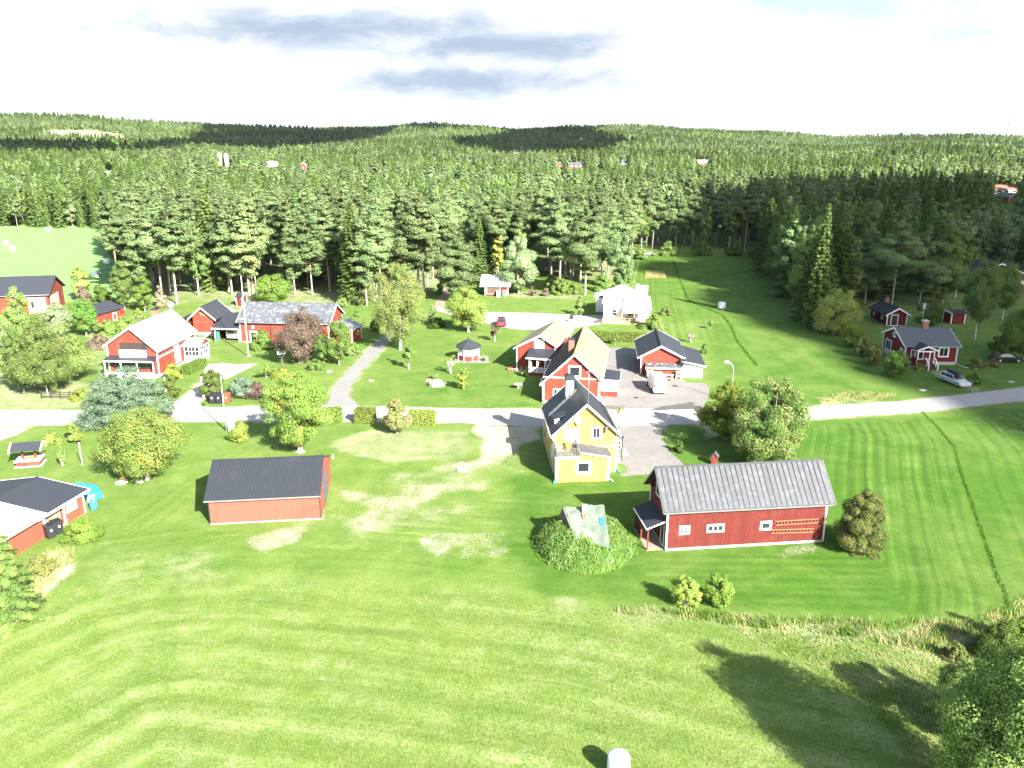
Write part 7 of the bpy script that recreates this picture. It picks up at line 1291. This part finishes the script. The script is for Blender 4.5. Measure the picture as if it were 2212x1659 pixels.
LIB = {'pine': [proto('pine', i, 21, r_, 15000, .37, h0, False, pine_l, pine_b) for i, (r_, h0) in enumerate(((3.7, .34), (3.3, .40), (4.0, .26), (3.0, .20), (3.5, .44)))],
       'spruce': [proto('spruce', 10 + i, 20, r_, 8000, .48, .05, False, spruce_l, spruce_b) for i, r_ in enumerate((3.2, 2.7, 3.8))],
       'birch': [proto('birch', 20 + i, 17, r_, 7500, .44, .16, False, m_, birch_b, e_) for i, (r_, m_, e_) in enumerate(((3.0, birch_l, 'drop'), (3.5, green_l, 'oval'), (2.6, birch_l, 'oval'), (3.3, silver_l, 'round')))]}
LIB2 = {'pine': [proto('pine', 30 + i, 20, r_ * 1.12, 1500, .95, h0, True, pine_l, pine_b) for i, (r_, h0) in enumerate(((3.0, .42), (2.6, .3), (3.4, .35)))], 'spruce': [proto('spruce', 40 + i, 20, r_ * 1.1, 1500, .95, .05, True, spruce_l, spruce_b) for i, r_ in enumerate((3.0, 2.6))],
        'birch': [proto('birch', 50 + i, 16, r_, 1400, .9, .1, True, m_, birch_b, e_) for i, (r_, m_, e_) in enumerate(((3.2, birch_l, 'drop'), (3.6, green_l, 'oval'), (3.0, silver_l, 'round')))]}
LIB3 = {'pine': [proto('pine', 60, 18, 3.1, 280, 1.8, .3, True, pine_l, pine_b), proto('pine', 61, 18, 2.7, 280, 1.7, .3, True, pine_l, pine_b)], 'spruce': [proto('spruce', 62, 19, 2.9, 300, 1.7, .03, True, spruce_l, spruce_b), proto('spruce', 63, 19, 2.5, 300, 1.6, .03, True, spruce_l, spruce_b)], 'birch': [proto('birch', 64, 15, 3.5, 260, 1.8, .05, True, birch_l, birch_b), proto('birch', 65, 15, 3.5, 260, 1.8, .05, True, green_l, birch_b)]}
rg = random.Random(11)
TAKEN = [(o.location.x, o.location.y) for o in sc.objects if o.parent is None and o.get('category')]
HOUSES = [(G(1940, 690), 9), (G(2068, 690), 6), (G(2150, 625), 16), (G(1076, 625), 9), (G(1121, 634), 4), (G(1264, 637), 4), (G(986, 652), 4), (G(1803, 668), 5), (G(960, 628), 5), (G(963, 605), 3.5), (G(1341, 624), 4), (G(517, 655), 4), (G(485, 688), 6), (G(1925, 668), 4)]
def scatter(poly_uv, spacing, conv=True):
    p = gpoly(poly_uv) if conv else poly_uv; x0, y0 = np.min(p, 0); x1, y1 = np.max(p, 0); out = []
    y = y0
    while y < y1:
        x = x0 + rg.uniform(0, spacing)
        while x < x1:
            out.append((x + rg.uniform(-.42, .42) * spacing, y + rg.uniform(-.42, .42) * spacing)); x += spacing
        y += spacing * .88
    A = np.array(out); return [tuple(q) for q, k in zip(out, inside(p, A[:, 0], A[:, 1])) if k]
def uv_of(x, y, z): return [float(a) for a in proj_np(x, y, z)]
def ok_tree(x, y, hgt):
    for (c, r_) in HOUSES:
        if (x - c[0]) ** 2 + (y - c[1]) ** 2 < r_ * r_: return False
    z = hz1(x, y); u, vt = uv_of(x, y, z + hgt)
    for (u0, u1, vb, D) in CLEAR:
        if u0 - 2 < u < u1 + 2 and y < D + 12 and vt < vb - 1: return False
        if u0 - 9 < u < u1 + 9 and -24 < y - D < 15: return False
    return True
def stand(x, y): return math.sin(x / 41 + 1.7 * math.sin(y / 95)) + math.sin(y / 58 + 1.3 * math.sin(x / 77)) + .6 * math.sin(x / 17 + y / 23)
def wts(x, y, a, b, c): q = stand(x, y); q2 = stand(y * 1.3 + 400, x * 1.1 - 90); return (a * math.exp(1.5 * q), b * math.exp(1.6 * q2), c * math.exp(-1.4 * q - .9 * q2))
TREES = []                                                            # (distance, kind, x, y, height, zone)
def grow(pts, mix, hr, zone):
    for x, y in pts:
        k = rg.choices(['pine', 'spruce', 'birch'], mix if zone == 'grove' else wts(x, y, *mix))[0]; hh = rg.uniform(*hr) * (1 if k != 'birch' else .84)
        if ok_tree(x, y, hh): TREES.append((math.hypot(x, y), k, x, y, hh, zone))
grow(scatter([(262, 652), (300, 668), (400, 664), (500, 650), (640, 646), (720, 650), (800, 676), (880, 660), (930, 636), (950, 612), (985, 600), (1040, 606), (1100, 604), (1160, 612), (1290, 618), (1325, 610), (1366, 560), (1372, 536), (236, 536)], 6.9), (.9, .05, .05), (18.0, 24.0), 'grove')
grow(scatter([(1372, 545), (1500, 540), (1642, 546), (1652, 590), (1690, 650), (1722, 700), (1775, 712), (1790, 668), (1880, 668), (1900, 650), (1990, 640), (2090, 645), (2250, 640), (2600, 650), (2700, 505), (1372, 505)], 6.8), (.42, .22, .36), (17.5, 23.0), 'right')
grow(scatter([(-500, 494), (0, 489), (250, 487), (245, 474), (-500, 474)], 7.5), (.15, .55, .30), (15, 21), 'leftback')
grow(scatter([(-600, 473), (1370, 535), (1372, 504), (2800, 504), (2900, 430), (-800, 425)], 8.0), (.30, .30, .40), (11, 19.5), 'mid')
# individually planted up to 300 of a kind, nearest first; the rest joins the distant wood
CAP = {'pine': 285, 'spruce': 180, 'birch': 255}; cnt = dict.fromkeys(CAP, 0); rest = []
PROTO = {}
LMK = [(270, 'the grey-green birch'), (330, 'the yellow-green tree'), (385, 'the reddish thin bush'), (430, 'the black-gabled red shed'), (485, 'the low pale shed'), (517, 'the tiny privy'), (545, 'the flagpole'), (592, 'the bright green rowan'), (640, 'the brown half-bare tree'), (690, 'the barn gable end'), (745, 'the shrub right of the barn'), (800, 'the grey path end'),
       (865, 'the big pale yellow birch'), (925, 'the bluish shrub'), (960, 'the dirt track'), (1010, 'the bushy pine'), (1055, 'the small brown shed'), (1085, 'the narrow yellow birch'), (1121, 'the round silvery tree'), (1180, 'the rusty shrubs'), (1220, 'the dark undergrowth'), (1264, 'the great lone pine'), (1310, 'the white house'), (1345, 'the green corner tree'),
       (1404, 'the pale boat'), (1450, 'the unmown patch'), (1515, 'the middle edge bush'), (1585, 'the far field corner'), (1640, 'the small edge spruce'), (1700, 'the bend of the dark field'), (1750, 'the yellow-leaved rowan'), (1803, 'the tall lone spruce'), (1860, 'the olive bush row'), (1900, 'the guest cottage chimney'), (1945, 'the guest cottage'), (2000, 'the leafy tree by the cottage'), (2050, 'the tiny red shed'), (2106, 'the tall white-trunked birch'), (2165, 'the half-hidden gabled house')]
USED = set()
def own_label(k, zone, x, y, d_):
    if zone not in ('grove', 'right') or d_ > 300: return None
    u, v = uv_of(x, y, 0); n_ = min(LMK, key=lambda q: abs(q[0] - u)); du = u - n_[0]
    if abs(du) > 40: return None
    rel = 'behind' if abs(du) < 9 else ('behind and left of' if du < 0 else 'behind and right of'); w_ = {'pine': 'pine', 'spruce': 'spruce', 'birch': 'leafy tree'}[k]
    lab = ('%s fronting the grove, %s %s' if zone == 'grove' else '%s fronting the shaded wood, %s %s') % (w_, rel, n_[1])
    if lab in USED or (rel, n_[1]) in USED: return None
    USED.add(lab); USED.add((rel, n_[1])); return lab
NM = {'pine': ('pine_tree', 'pine'), 'spruce': ('spruce_tree', 'spruce'), 'birch': ('birch_tree', 'birch')}
ZL = {'grove': {'pine': 'tall sunlit pine with bare trunk deeper in the grove behind the mottled-roof barn', 'spruce': 'spruce standing deeper among the sunlit pines of the grove', 'birch': 'leafy tree standing deeper among the sunlit pines of the grove'},
      'right': {'pine': 'dark pine deeper in the shaded wood right of the long field', 'spruce': 'dark spruce deeper in the shaded wood right of the long field', 'birch': 'leafy birch deeper in the shaded wood right of the long field'},
      'leftback': {'pine': 'pine behind the pale hay field on the left', 'spruce': 'broad spruce lined up behind the pale hay field on the left', 'birch': 'pale leafy tree lined up behind the hay field on the left'},
      'mid': {'pine': 'pine of the middle-distance wood beyond the grove', 'spruce': 'spruce of the middle-distance wood beyond the grove', 'birch': 'leafy tree of the middle-distance wood beyond the grove'}}
for d_, k, x, y, hh, zone in sorted(TREES):
    if cnt[k] >= CAP[k] or d_ > 420: rest.append((k, x, y, hh)); continue
    cnt[k] += 1; i = rg.randrange(len(LIB[k])); single = d_ > 300
    base = {'pine': 21, 'spruce': 20, 'birch': 17}[k]; s_ = hh / base; key = (k, i, single); wf = s_ * rg.uniform(.88, 1.18)
    if zone == 'leftback': wf *= 1.35
    lab = ZL[zone][k]; grp = zone_g = {'grove': 'trees of the sunlit pine grove', 'right': 'trees of the shaded right-hand wood', 'leftback': 'trees behind the left hay field', 'mid': 'trees of the middle-distance wood'}[zone] + ', ' + NM[k][1]
    if key not in PROTO:
        r_ = root(NM[k][0], 0, 0)
        if single: bpy.data.objects.remove(r_); me = LIB2[k][i % len(LIB2[k])]; r_ = link(NM[k][0], me)
        else: link('crown', LIB[k][i][0], None, r_); link('trunk', LIB[k][i][1], None, r_)
        PROTO[key] = r_; o = r_
    else: o = copy_tree(PROTO[key])
    o.location = (x, y, hz1(x, y)); o.rotation_euler = (rg.uniform(-.025, .025), rg.uniform(-.025, .025), rg.uniform(0, 6.28)); o.scale = (wf, wf, s_); tag(o, own_label(k, zone, x, y, d_) or lab, NM[k][1], grp)
def wood_gn(name, pts, libs, label):
    """points -> instanced trees; pts = (x, y, z, lib index, scale xy, scale z, rot)"""
    col = bpy.data.collections.new(name + '_kinds')
    for j, me in enumerate(libs): col.objects.link(bpy.data.objects.new('%02d_tree_kind' % j, me))
    A = np.array(pts, np.float32); me = bpy.data.meshes.new(name); me.vertices.add(len(A)); me.vertices.foreach_set('co', A[:, :3].ravel())
    a = me.attributes.new('pick', 'INT', 'POINT'); a.data.foreach_set('value', A[:, 3].astype(np.int32)); a = me.attributes.new('size', 'FLOAT_VECTOR', 'POINT'); a.data.foreach_set('vector', np.column_stack([A[:, 4], A[:, 4], A[:, 5]]).astype(np.float32).ravel())
    a = me.attributes.new('turn', 'FLOAT_VECTOR', 'POINT'); a.data.foreach_set('vector', np.column_stack([A[:, 6] * 0, A[:, 6] * 0, A[:, 6]]).astype(np.float32).ravel())
    o = link(name, me); g = bpy.data.node_groups.new(name, 'GeometryNodeTree'); g.interface.new_socket('Geometry', in_out='INPUT', socket_type='NodeSocketGeometry'); g.interface.new_socket('Geometry', in_out='OUTPUT', socket_type='NodeSocketGeometry')
    n = g.nodes; gi, go = n.new('NodeGroupInput'), n.new('NodeGroupOutput'); ci = n.new('GeometryNodeCollectionInfo'); ci.inputs['Collection'].default_value = col; ci.inputs['Separate Children'].default_value = True; ci.inputs['Reset Children'].default_value = True
    ip = n.new('GeometryNodeInstanceOnPoints'); ip.inputs['Pick Instance'].default_value = True
    def na(nm, dt): q = n.new('GeometryNodeInputNamedAttribute'); q.data_type = dt; q.inputs['Name'].default_value = nm; return q.outputs['Attribute']
    g.links.new(gi.outputs[0], ip.inputs['Points']); g.links.new(ci.outputs[0], ip.inputs['Instance']); g.links.new(na('pick', 'INT'), ip.inputs['Instance Index']); g.links.new(na('size', 'FLOAT_VECTOR'), ip.inputs['Scale'])
    er = n.new('FunctionNodeEulerToRotation'); g.links.new(na('turn', 'FLOAT_VECTOR'), er.inputs[0]); g.links.new(er.outputs[0], ip.inputs['Rotation']); g.links.new(ip.outputs[0], go.inputs[0])
    md = o.modifiers.new('trees', 'NODES'); md.node_group = g; return tag(o, label, 'forest', kind='stuff')
libs2 = LIB2['pine'] + LIB2['spruce'] + LIB2['birch']; off2 = {'pine': (0, 3), 'spruce': (3, 2), 'birch': (5, 3)}; base2 = {'pine': 20, 'spruce': 20, 'birch': 16}
def spec(k, off): a, n = off[k]; return a + rg.randrange(n)
pts = [(x, y, hz1(x, y), spec(k, off2), hh / base2[k] * rg.uniform(.9, 1.25), hh / base2[k], rg.uniform(0, 6.28)) for k, x, y, hh in rest]
MEAD = [(385, 540, 560, 660)]
def band(d0, d1, sp, mixf, hr, off, base, wf=.98):
    out = []; y = d0 * .8
    while y < d1:
        half = .70 * y + 40; x = -half + rg.uniform(0, sp)
        while x < half:
            px, py = x + rg.uniform(-.45, .45) * sp, y + rg.uniform(-.45, .45) * sp; d = math.hypot(px, py)
            if d0 <= d < d1:
                z = hz1(px, py); u, v = uv_of(px, py, z); k = rg.choices(['pine', 'spruce', 'birch'], mixf(px, py))[0]; hh = rg.uniform(*hr) * (.85 if k == 'birch' else 1)
                if not (385 < u < 545 and 570 < d < 665) and not clearcut(u, v, py)[0] and ok_tree(px, py, hh): out.append((px, py, z, spec(k, off), hh / base[k] * rg.uniform(.85, 1.45) * wf, hh / base[k], rg.uniform(0, 6.28)))
            x += sp
        y += sp * .88
    return out
mf_old = lambda x, y: (.25, .25 + .18 * math.sin(x / 60 + y / 90), .50 + .3 * math.sin(x / 45 - y / 70))
DB = 425
pts += band(DB, 820, 7.2, lambda x, y: wts(x, y, .28, .28, .44), (9, 19), off2, base2)
wood_gn('middle_wood', pts, libs2, 'mixed wood filling the valley between the grove and the hills')
libs3 = LIB3['pine'] + LIB3['spruce'] + LIB3['birch']; off3 = {'pine': (0, 2), 'spruce': (2, 2), 'birch': (4, 2)}; base3 = {'pine': 18, 'spruce': 19, 'birch': 15}
pts = band(820, 1500, 8.0, lambda x, y: wts(x, y, .36, .32, .32), (10, 19), off3, base3, 1.05) + band(1500, 3200, 11.0, lambda x, y: wts(x / 2, y / 2, .45, .35, .20), (10, 19), off3, base3, 1.15)
wood_gn('distant_forest', pts, libs3, 'endless conifer forest covering the distant hills')
# ------------------------------------------------------------------ grasses
def blades(name, label, polys, dens, hr, tints, wd=.03, lean=.35, mask=None, zf=None, parent=None):
    P_ = []; rng = np.random.default_rng(len(name) + int(dens))
    for pl in polys:
        p = gpoly(pl) if not isinstance(pl, np.ndarray) else pl; x0, y0 = np.min(p, 0); x1, y1 = np.max(p, 0); n = int((x1 - x0) * (y1 - y0) * dens); x = rng.uniform(x0, x1, n); y = rng.uniform(y0, y1, n); k = inside([tuple(q) for q in p], x, y); P_.append(np.stack([x[k], y[k]], 1))
    q = np.concatenate(P_)
    if mask is not None: q = q[mask(q[:, 0], q[:, 1], rng)]
    n = len(q); z = zf(q[:, 0], q[:, 1]) if zf else np.zeros(n); ox, oy = (parent.location.x, parent.location.y) if parent is not None else (0, 0); hgt = rng.uniform(*hr, n); a = rng.uniform(0, 2 * np.pi, n); w_ = wd * rng.uniform(.6, 1.4, n); l_ = lean * hgt * rng.uniform(.2, 1.2, n); la = rng.uniform(0, 2 * np.pi, n) * .5 + 2 * np.sin(q[:, 0] * .8) * .5
    b0 = np.stack([q[:, 0] - np.cos(a) * w_, q[:, 1] - np.sin(a) * w_, z - .02], 1); b1 = np.stack([q[:, 0] + np.cos(a) * w_, q[:, 1] + np.sin(a) * w_, z - .02], 1); tp = np.stack([q[:, 0] + np.cos(la) * l_, q[:, 1] + np.sin(la) * l_, z + hgt], 1)
    v = np.stack([b0, b1, tp], 1).reshape(-1, 3) - [ox, oy, 0]; me = bpy.data.meshes.new(name); me.vertices.add(3 * n); me.vertices.foreach_set('co', v.astype(np.float32).ravel()); me.loops.add(3 * n); me.loops.foreach_set('vertex_index', np.arange(3 * n, dtype=np.int32)); me.polygons.add(n); me.polygons.foreach_set('loop_start', np.arange(0, 3 * n, 3, dtype=np.int32))
    clump = .5 + .5 * np.sin(q[:, 0] * 1.3 + 2 * np.sin(q[:, 1] * .9)) * np.sin(q[:, 1] * 1.1 + 1.7 * np.sin(q[:, 0] * .7)); t_ = tints[0] + (clump - .5) * tints[2] + rng.normal(size=n) * tints[1]
    at = me.attributes.new('tint', 'FLOAT', 'FACE'); at.data.foreach_set('value', np.clip(t_, 0, 1).astype(np.float32)); me.materials.append(grass_l); me.update(); o = link(name, me, None, parent)
    return tag(o, label, 'grass', kind='stuff') if parent is None else tag(o, label, kind='stuff')
blades('tall_grass', 'strip of tall dry grass between mown lawn and meadow', [[(1330, 1312), (1400, 1315), (1500, 1322), (1700, 1336), (1900, 1342), (2120, 1338), (2212, 1290), (2400, 1280), (2400, 1480), (2212, 1450), (2060, 1420), (1800, 1375), (1560, 1350), (1400, 1334), (1330, 1326)]], 85, (.14, .60), (.44, .19, .75), .035, .6, lambda x, y, r: r.uniform(size=len(x)) < .35 + .65 * (np.sin(x * .9 + np.sin(y * 1.3) * 2) > -.3))
blades('flattened_grass', 'patches of long flattened straw-coloured grass on the meadow', [[(1560, 1352), (1800, 1376), (2060, 1422), (2212, 1450), (2250, 1700), (2000, 1690), (1900, 1560), (1750, 1440)]], 60, (.08, .26), (.40, .17, .6), .03, 1.6)
blades('meadow_grass', 'short mown grass of the near meadow', [[(-60, 1300), (300, 1250), (1100, 1290), (1700, 1370), (2250, 1480), (2260, 1720), (-60, 1720)]], 80, (.05, .12), (.40, .08, .18), .030, .8)
blades('mound_weeds', 'lush weeds and tall grass covering the cellar mound', [np.array([(cx_ - 5, cy_ - 5.4), (cx_ + 5, cy_ - 5.4), (cx_ + 5, cy_ + 5), (cx_ - 5, cy_ + 5)])], 110, (.10, .42), (.30, .16, .22), .05, .5, lambda x, y, r: (((x - cx_) / 4.4) ** 2 + ((y - cy_) / 5.15) ** 2 < 1.0 + .12 * r.uniform(-1, 1, len(x))) & ~inside([(a[0] + cx_, a[1] + cy_) for a in c4], x, y), mound_h, cell)
rng = np.random.default_rng(77); n = 16000; X_, Y_ = rng.uniform(-5, 5, n), rng.uniform(-5.4, 5.2, n); k = ((X_ / 4.45) ** 2 + (Y_ / 5.2) ** 2 < 1 + .05 * rng.normal(size=n)) & ~inside([(a[0], a[1]) for a in c4], X_, Y_); X_, Y_ = X_[k], Y_[k]; n = len(X_); Z_ = mound_h(cx_ + X_, cy_ + Y_)
gxn = (mound_h(cx_ + X_ + .1, cy_ + Y_) - Z_) / .1; gyn = (mound_h(cx_ + X_, cy_ + Y_ + .1) - Z_) / .1; cl = np.sin(X_ * 2.1 + 2 * np.sin(Y_ * 1.3)) * np.sin(Y_ * 1.9 + np.sin(X_ * 1.7) * 2)
link('weed_leaves', leaf_mesh('weed_leaves', np.stack([X_, Y_, Z_ + rng.uniform(0, .25, n) + .35 * np.clip(cl, 0, 1)], 1), np.stack([-gxn, -gyn, np.ones(n)], 1) + rng.normal(size=(n, 3)) * .45, rng.uniform(.10, .22, n), .62 + .25 * cl + rng.normal(size=n) * .15, leaf_mat('weed_green', [(0, (.045, .125, .022)), (.5, (.11, .225, .05)), (1, (.22, .31, .12))], .3), .4), None, cell)
def strip(line, w_): return [np.array([(x - w_, y), (x + w_, y), (x1 + w_, y1), (x1 - w_, y1)]) for (x, y), (x1, y1) in zip(gpoly(line)[:-1], gpoly(line)[1:])]
blades('border_grass', 'dark ridge of uncut grass edging the striped lawn, right side', strip(BL1[0], .15), 150, (.08, .24), (.10, .08, .1), .04, .5)
blades('border_grass', 'dark ridge of uncut grass curving through the far striped field', strip(BL2[0], .2), 80, (.10, .32), (.10, .08, .1), .06, .5)
blades('field_grass', 'rough grass patch left unmown in the striped field', [[(1395, 588), (1437, 588), (1438, 601), (1393, 601)]], 40, (.4, .8), (.75, .1, .2), .06, .3)
blades('roadside_grass', 'dry tufts on the bank above the road, right side', [[(1835, 846), (1935, 852), (1930, 862), (1790, 870), (1765, 862)]], 60, (.15, .45), (.6, .15, .4), .035, .5)
blades('left_dry_grass', 'dry reddish grass between the conifer and the path, left edge', [[(60, 1250), (100, 1190), (160, 1185), (165, 1205), (90, 1290), (40, 1330)]], 80, (.15, .5), (.75, .15, .3), .03, .6)
# ------------------------------------------------------------------ clouds that shade the right-hand wood and the hills
cloud_m = bpy.data.materials.new('cloud_white'); cloud_m.use_nodes = True; t = NT(cloud_m.node_tree); t.n.clear(); t.l.new(t('ShaderNodeBsdfDiffuse', {0: (.85, .86, .88)}).outputs[0], t('ShaderNodeOutputMaterial').inputs[0])
bm = bmesh.new(); bmesh.ops.create_icosphere(bm, subdivisions=2, radius=1); ICO_V = np.array([v.co[:] for v in bm.verts]); ICO_F = np.array([[v.index for v in f.verts] for f in bm.faces]); bm.free()
def canopy(u, v, z_):
    Ds = np.concatenate([np.arange(100, 700, 10), np.arange(700, 3200, 25)]); x = (u - CX) / FPX * (Ds * cP + CAM_H * sP); zz_ = hz(x, Ds) + z_; pv = proj_np(x, Ds, zz_)[1]; i = int(np.argmin(np.abs(pv - v))); return float(x[i]), float(Ds[i])
def cloud(poly, Hc, r_, sp, keep=1.0, jit=.3):
    """cloud puffs at height Hc whose shadow covers the ground polygon"""
    k_ = Hc / math.tan(SUN_EL); rng = np.random.default_rng(int(Hc + r_ * 3)); p = np.array(poly); x0, y0 = p.min(0); x1, y1 = p.max(0); V = []; F_ = []; n = 0
    ys_ = np.arange(y0, y1, sp)
    for y in ys_:
        for x in np.arange(x0, x1, sp):
            q = (x + rng.normal() * sp * jit, y + rng.normal() * sp * jit)
            if inside(poly, np.array([q[0]]), np.array([q[1]]))[0] and rng.uniform() < keep:
                rr = r_ * rng.uniform(.7, 1.25); V.append(ICO_V * rr * [1, 1.25, .55] * rng.uniform(.92, 1.08, (len(ICO_V), 1)) + [q[0] - SHX * k_, q[1] - SHY * k_, Hc + rng.normal() * r_ * .25]); F_.append(ICO_F + n * len(ICO_V)); n += 1
    if not n: return
    me = bpy.data.meshes.new('cloud'); me.from_pydata(np.concatenate(V).tolist(), [], np.concatenate(F_).tolist()); me.polygons.foreach_set('use_smooth', np.ones(len(me.polygons), bool)); me.materials.append(cloud_m); me.update(); tag(link('cloud', me), kind='structure')
g_ = lambda u, v: G(u, v)
cloud([g_(1440, 500), g_(1500, 590), g_(1640, 652), g_(1800, 716), g_(1910, 775), g_(2030, 840), g_(2120, 868), g_(2300, 872), g_(2500, 872), (330, 150), (400, 400), (330, 480), (120, 450), (85, 330)], 300, 13, 11.5)
T = lambda pl: [canopy(u, v, 14) for u, v in pl]
cloud(T([(-200, 296), (60, 298), (150, 305), (273, 308), (400, 292), (450, 280), (640, 277), (860, 277), (840, 292), (737, 303), (433, 308), (267, 318), (133, 322), (-200, 320)]), 700, 26, 30)
cloud(T([(930, 298), (1040, 286), (1200, 283), (1262, 296), (1250, 320), (1120, 326), (1000, 318)]), 640, 34, 36, .85); cloud(T([(840, 266), (940, 265), (1060, 270), (1050, 276), (900, 278), (850, 274)]), 900, 40, 40)
# ------------------------------------------------------------------ thin summer haze
hm = bpy.data.materials.new('haze'); hm.use_nodes = True; t = NT(hm.node_tree); t.n.clear()
t.l.new(t('ShaderNodeVolumePrincipled', {'Color': (.78, .88, 1.0), 'Density': .000022, 'Anisotropy': .2}).outputs[0], t('ShaderNodeOutputMaterial').inputs['Volume'])
m = MB(); m.box(-6300, 6300, -900, 9300, -1.5, 150); tag(m.build('haze', hm, uv=False), kind='stuff')
sc.cycles.volume_bounces = 0
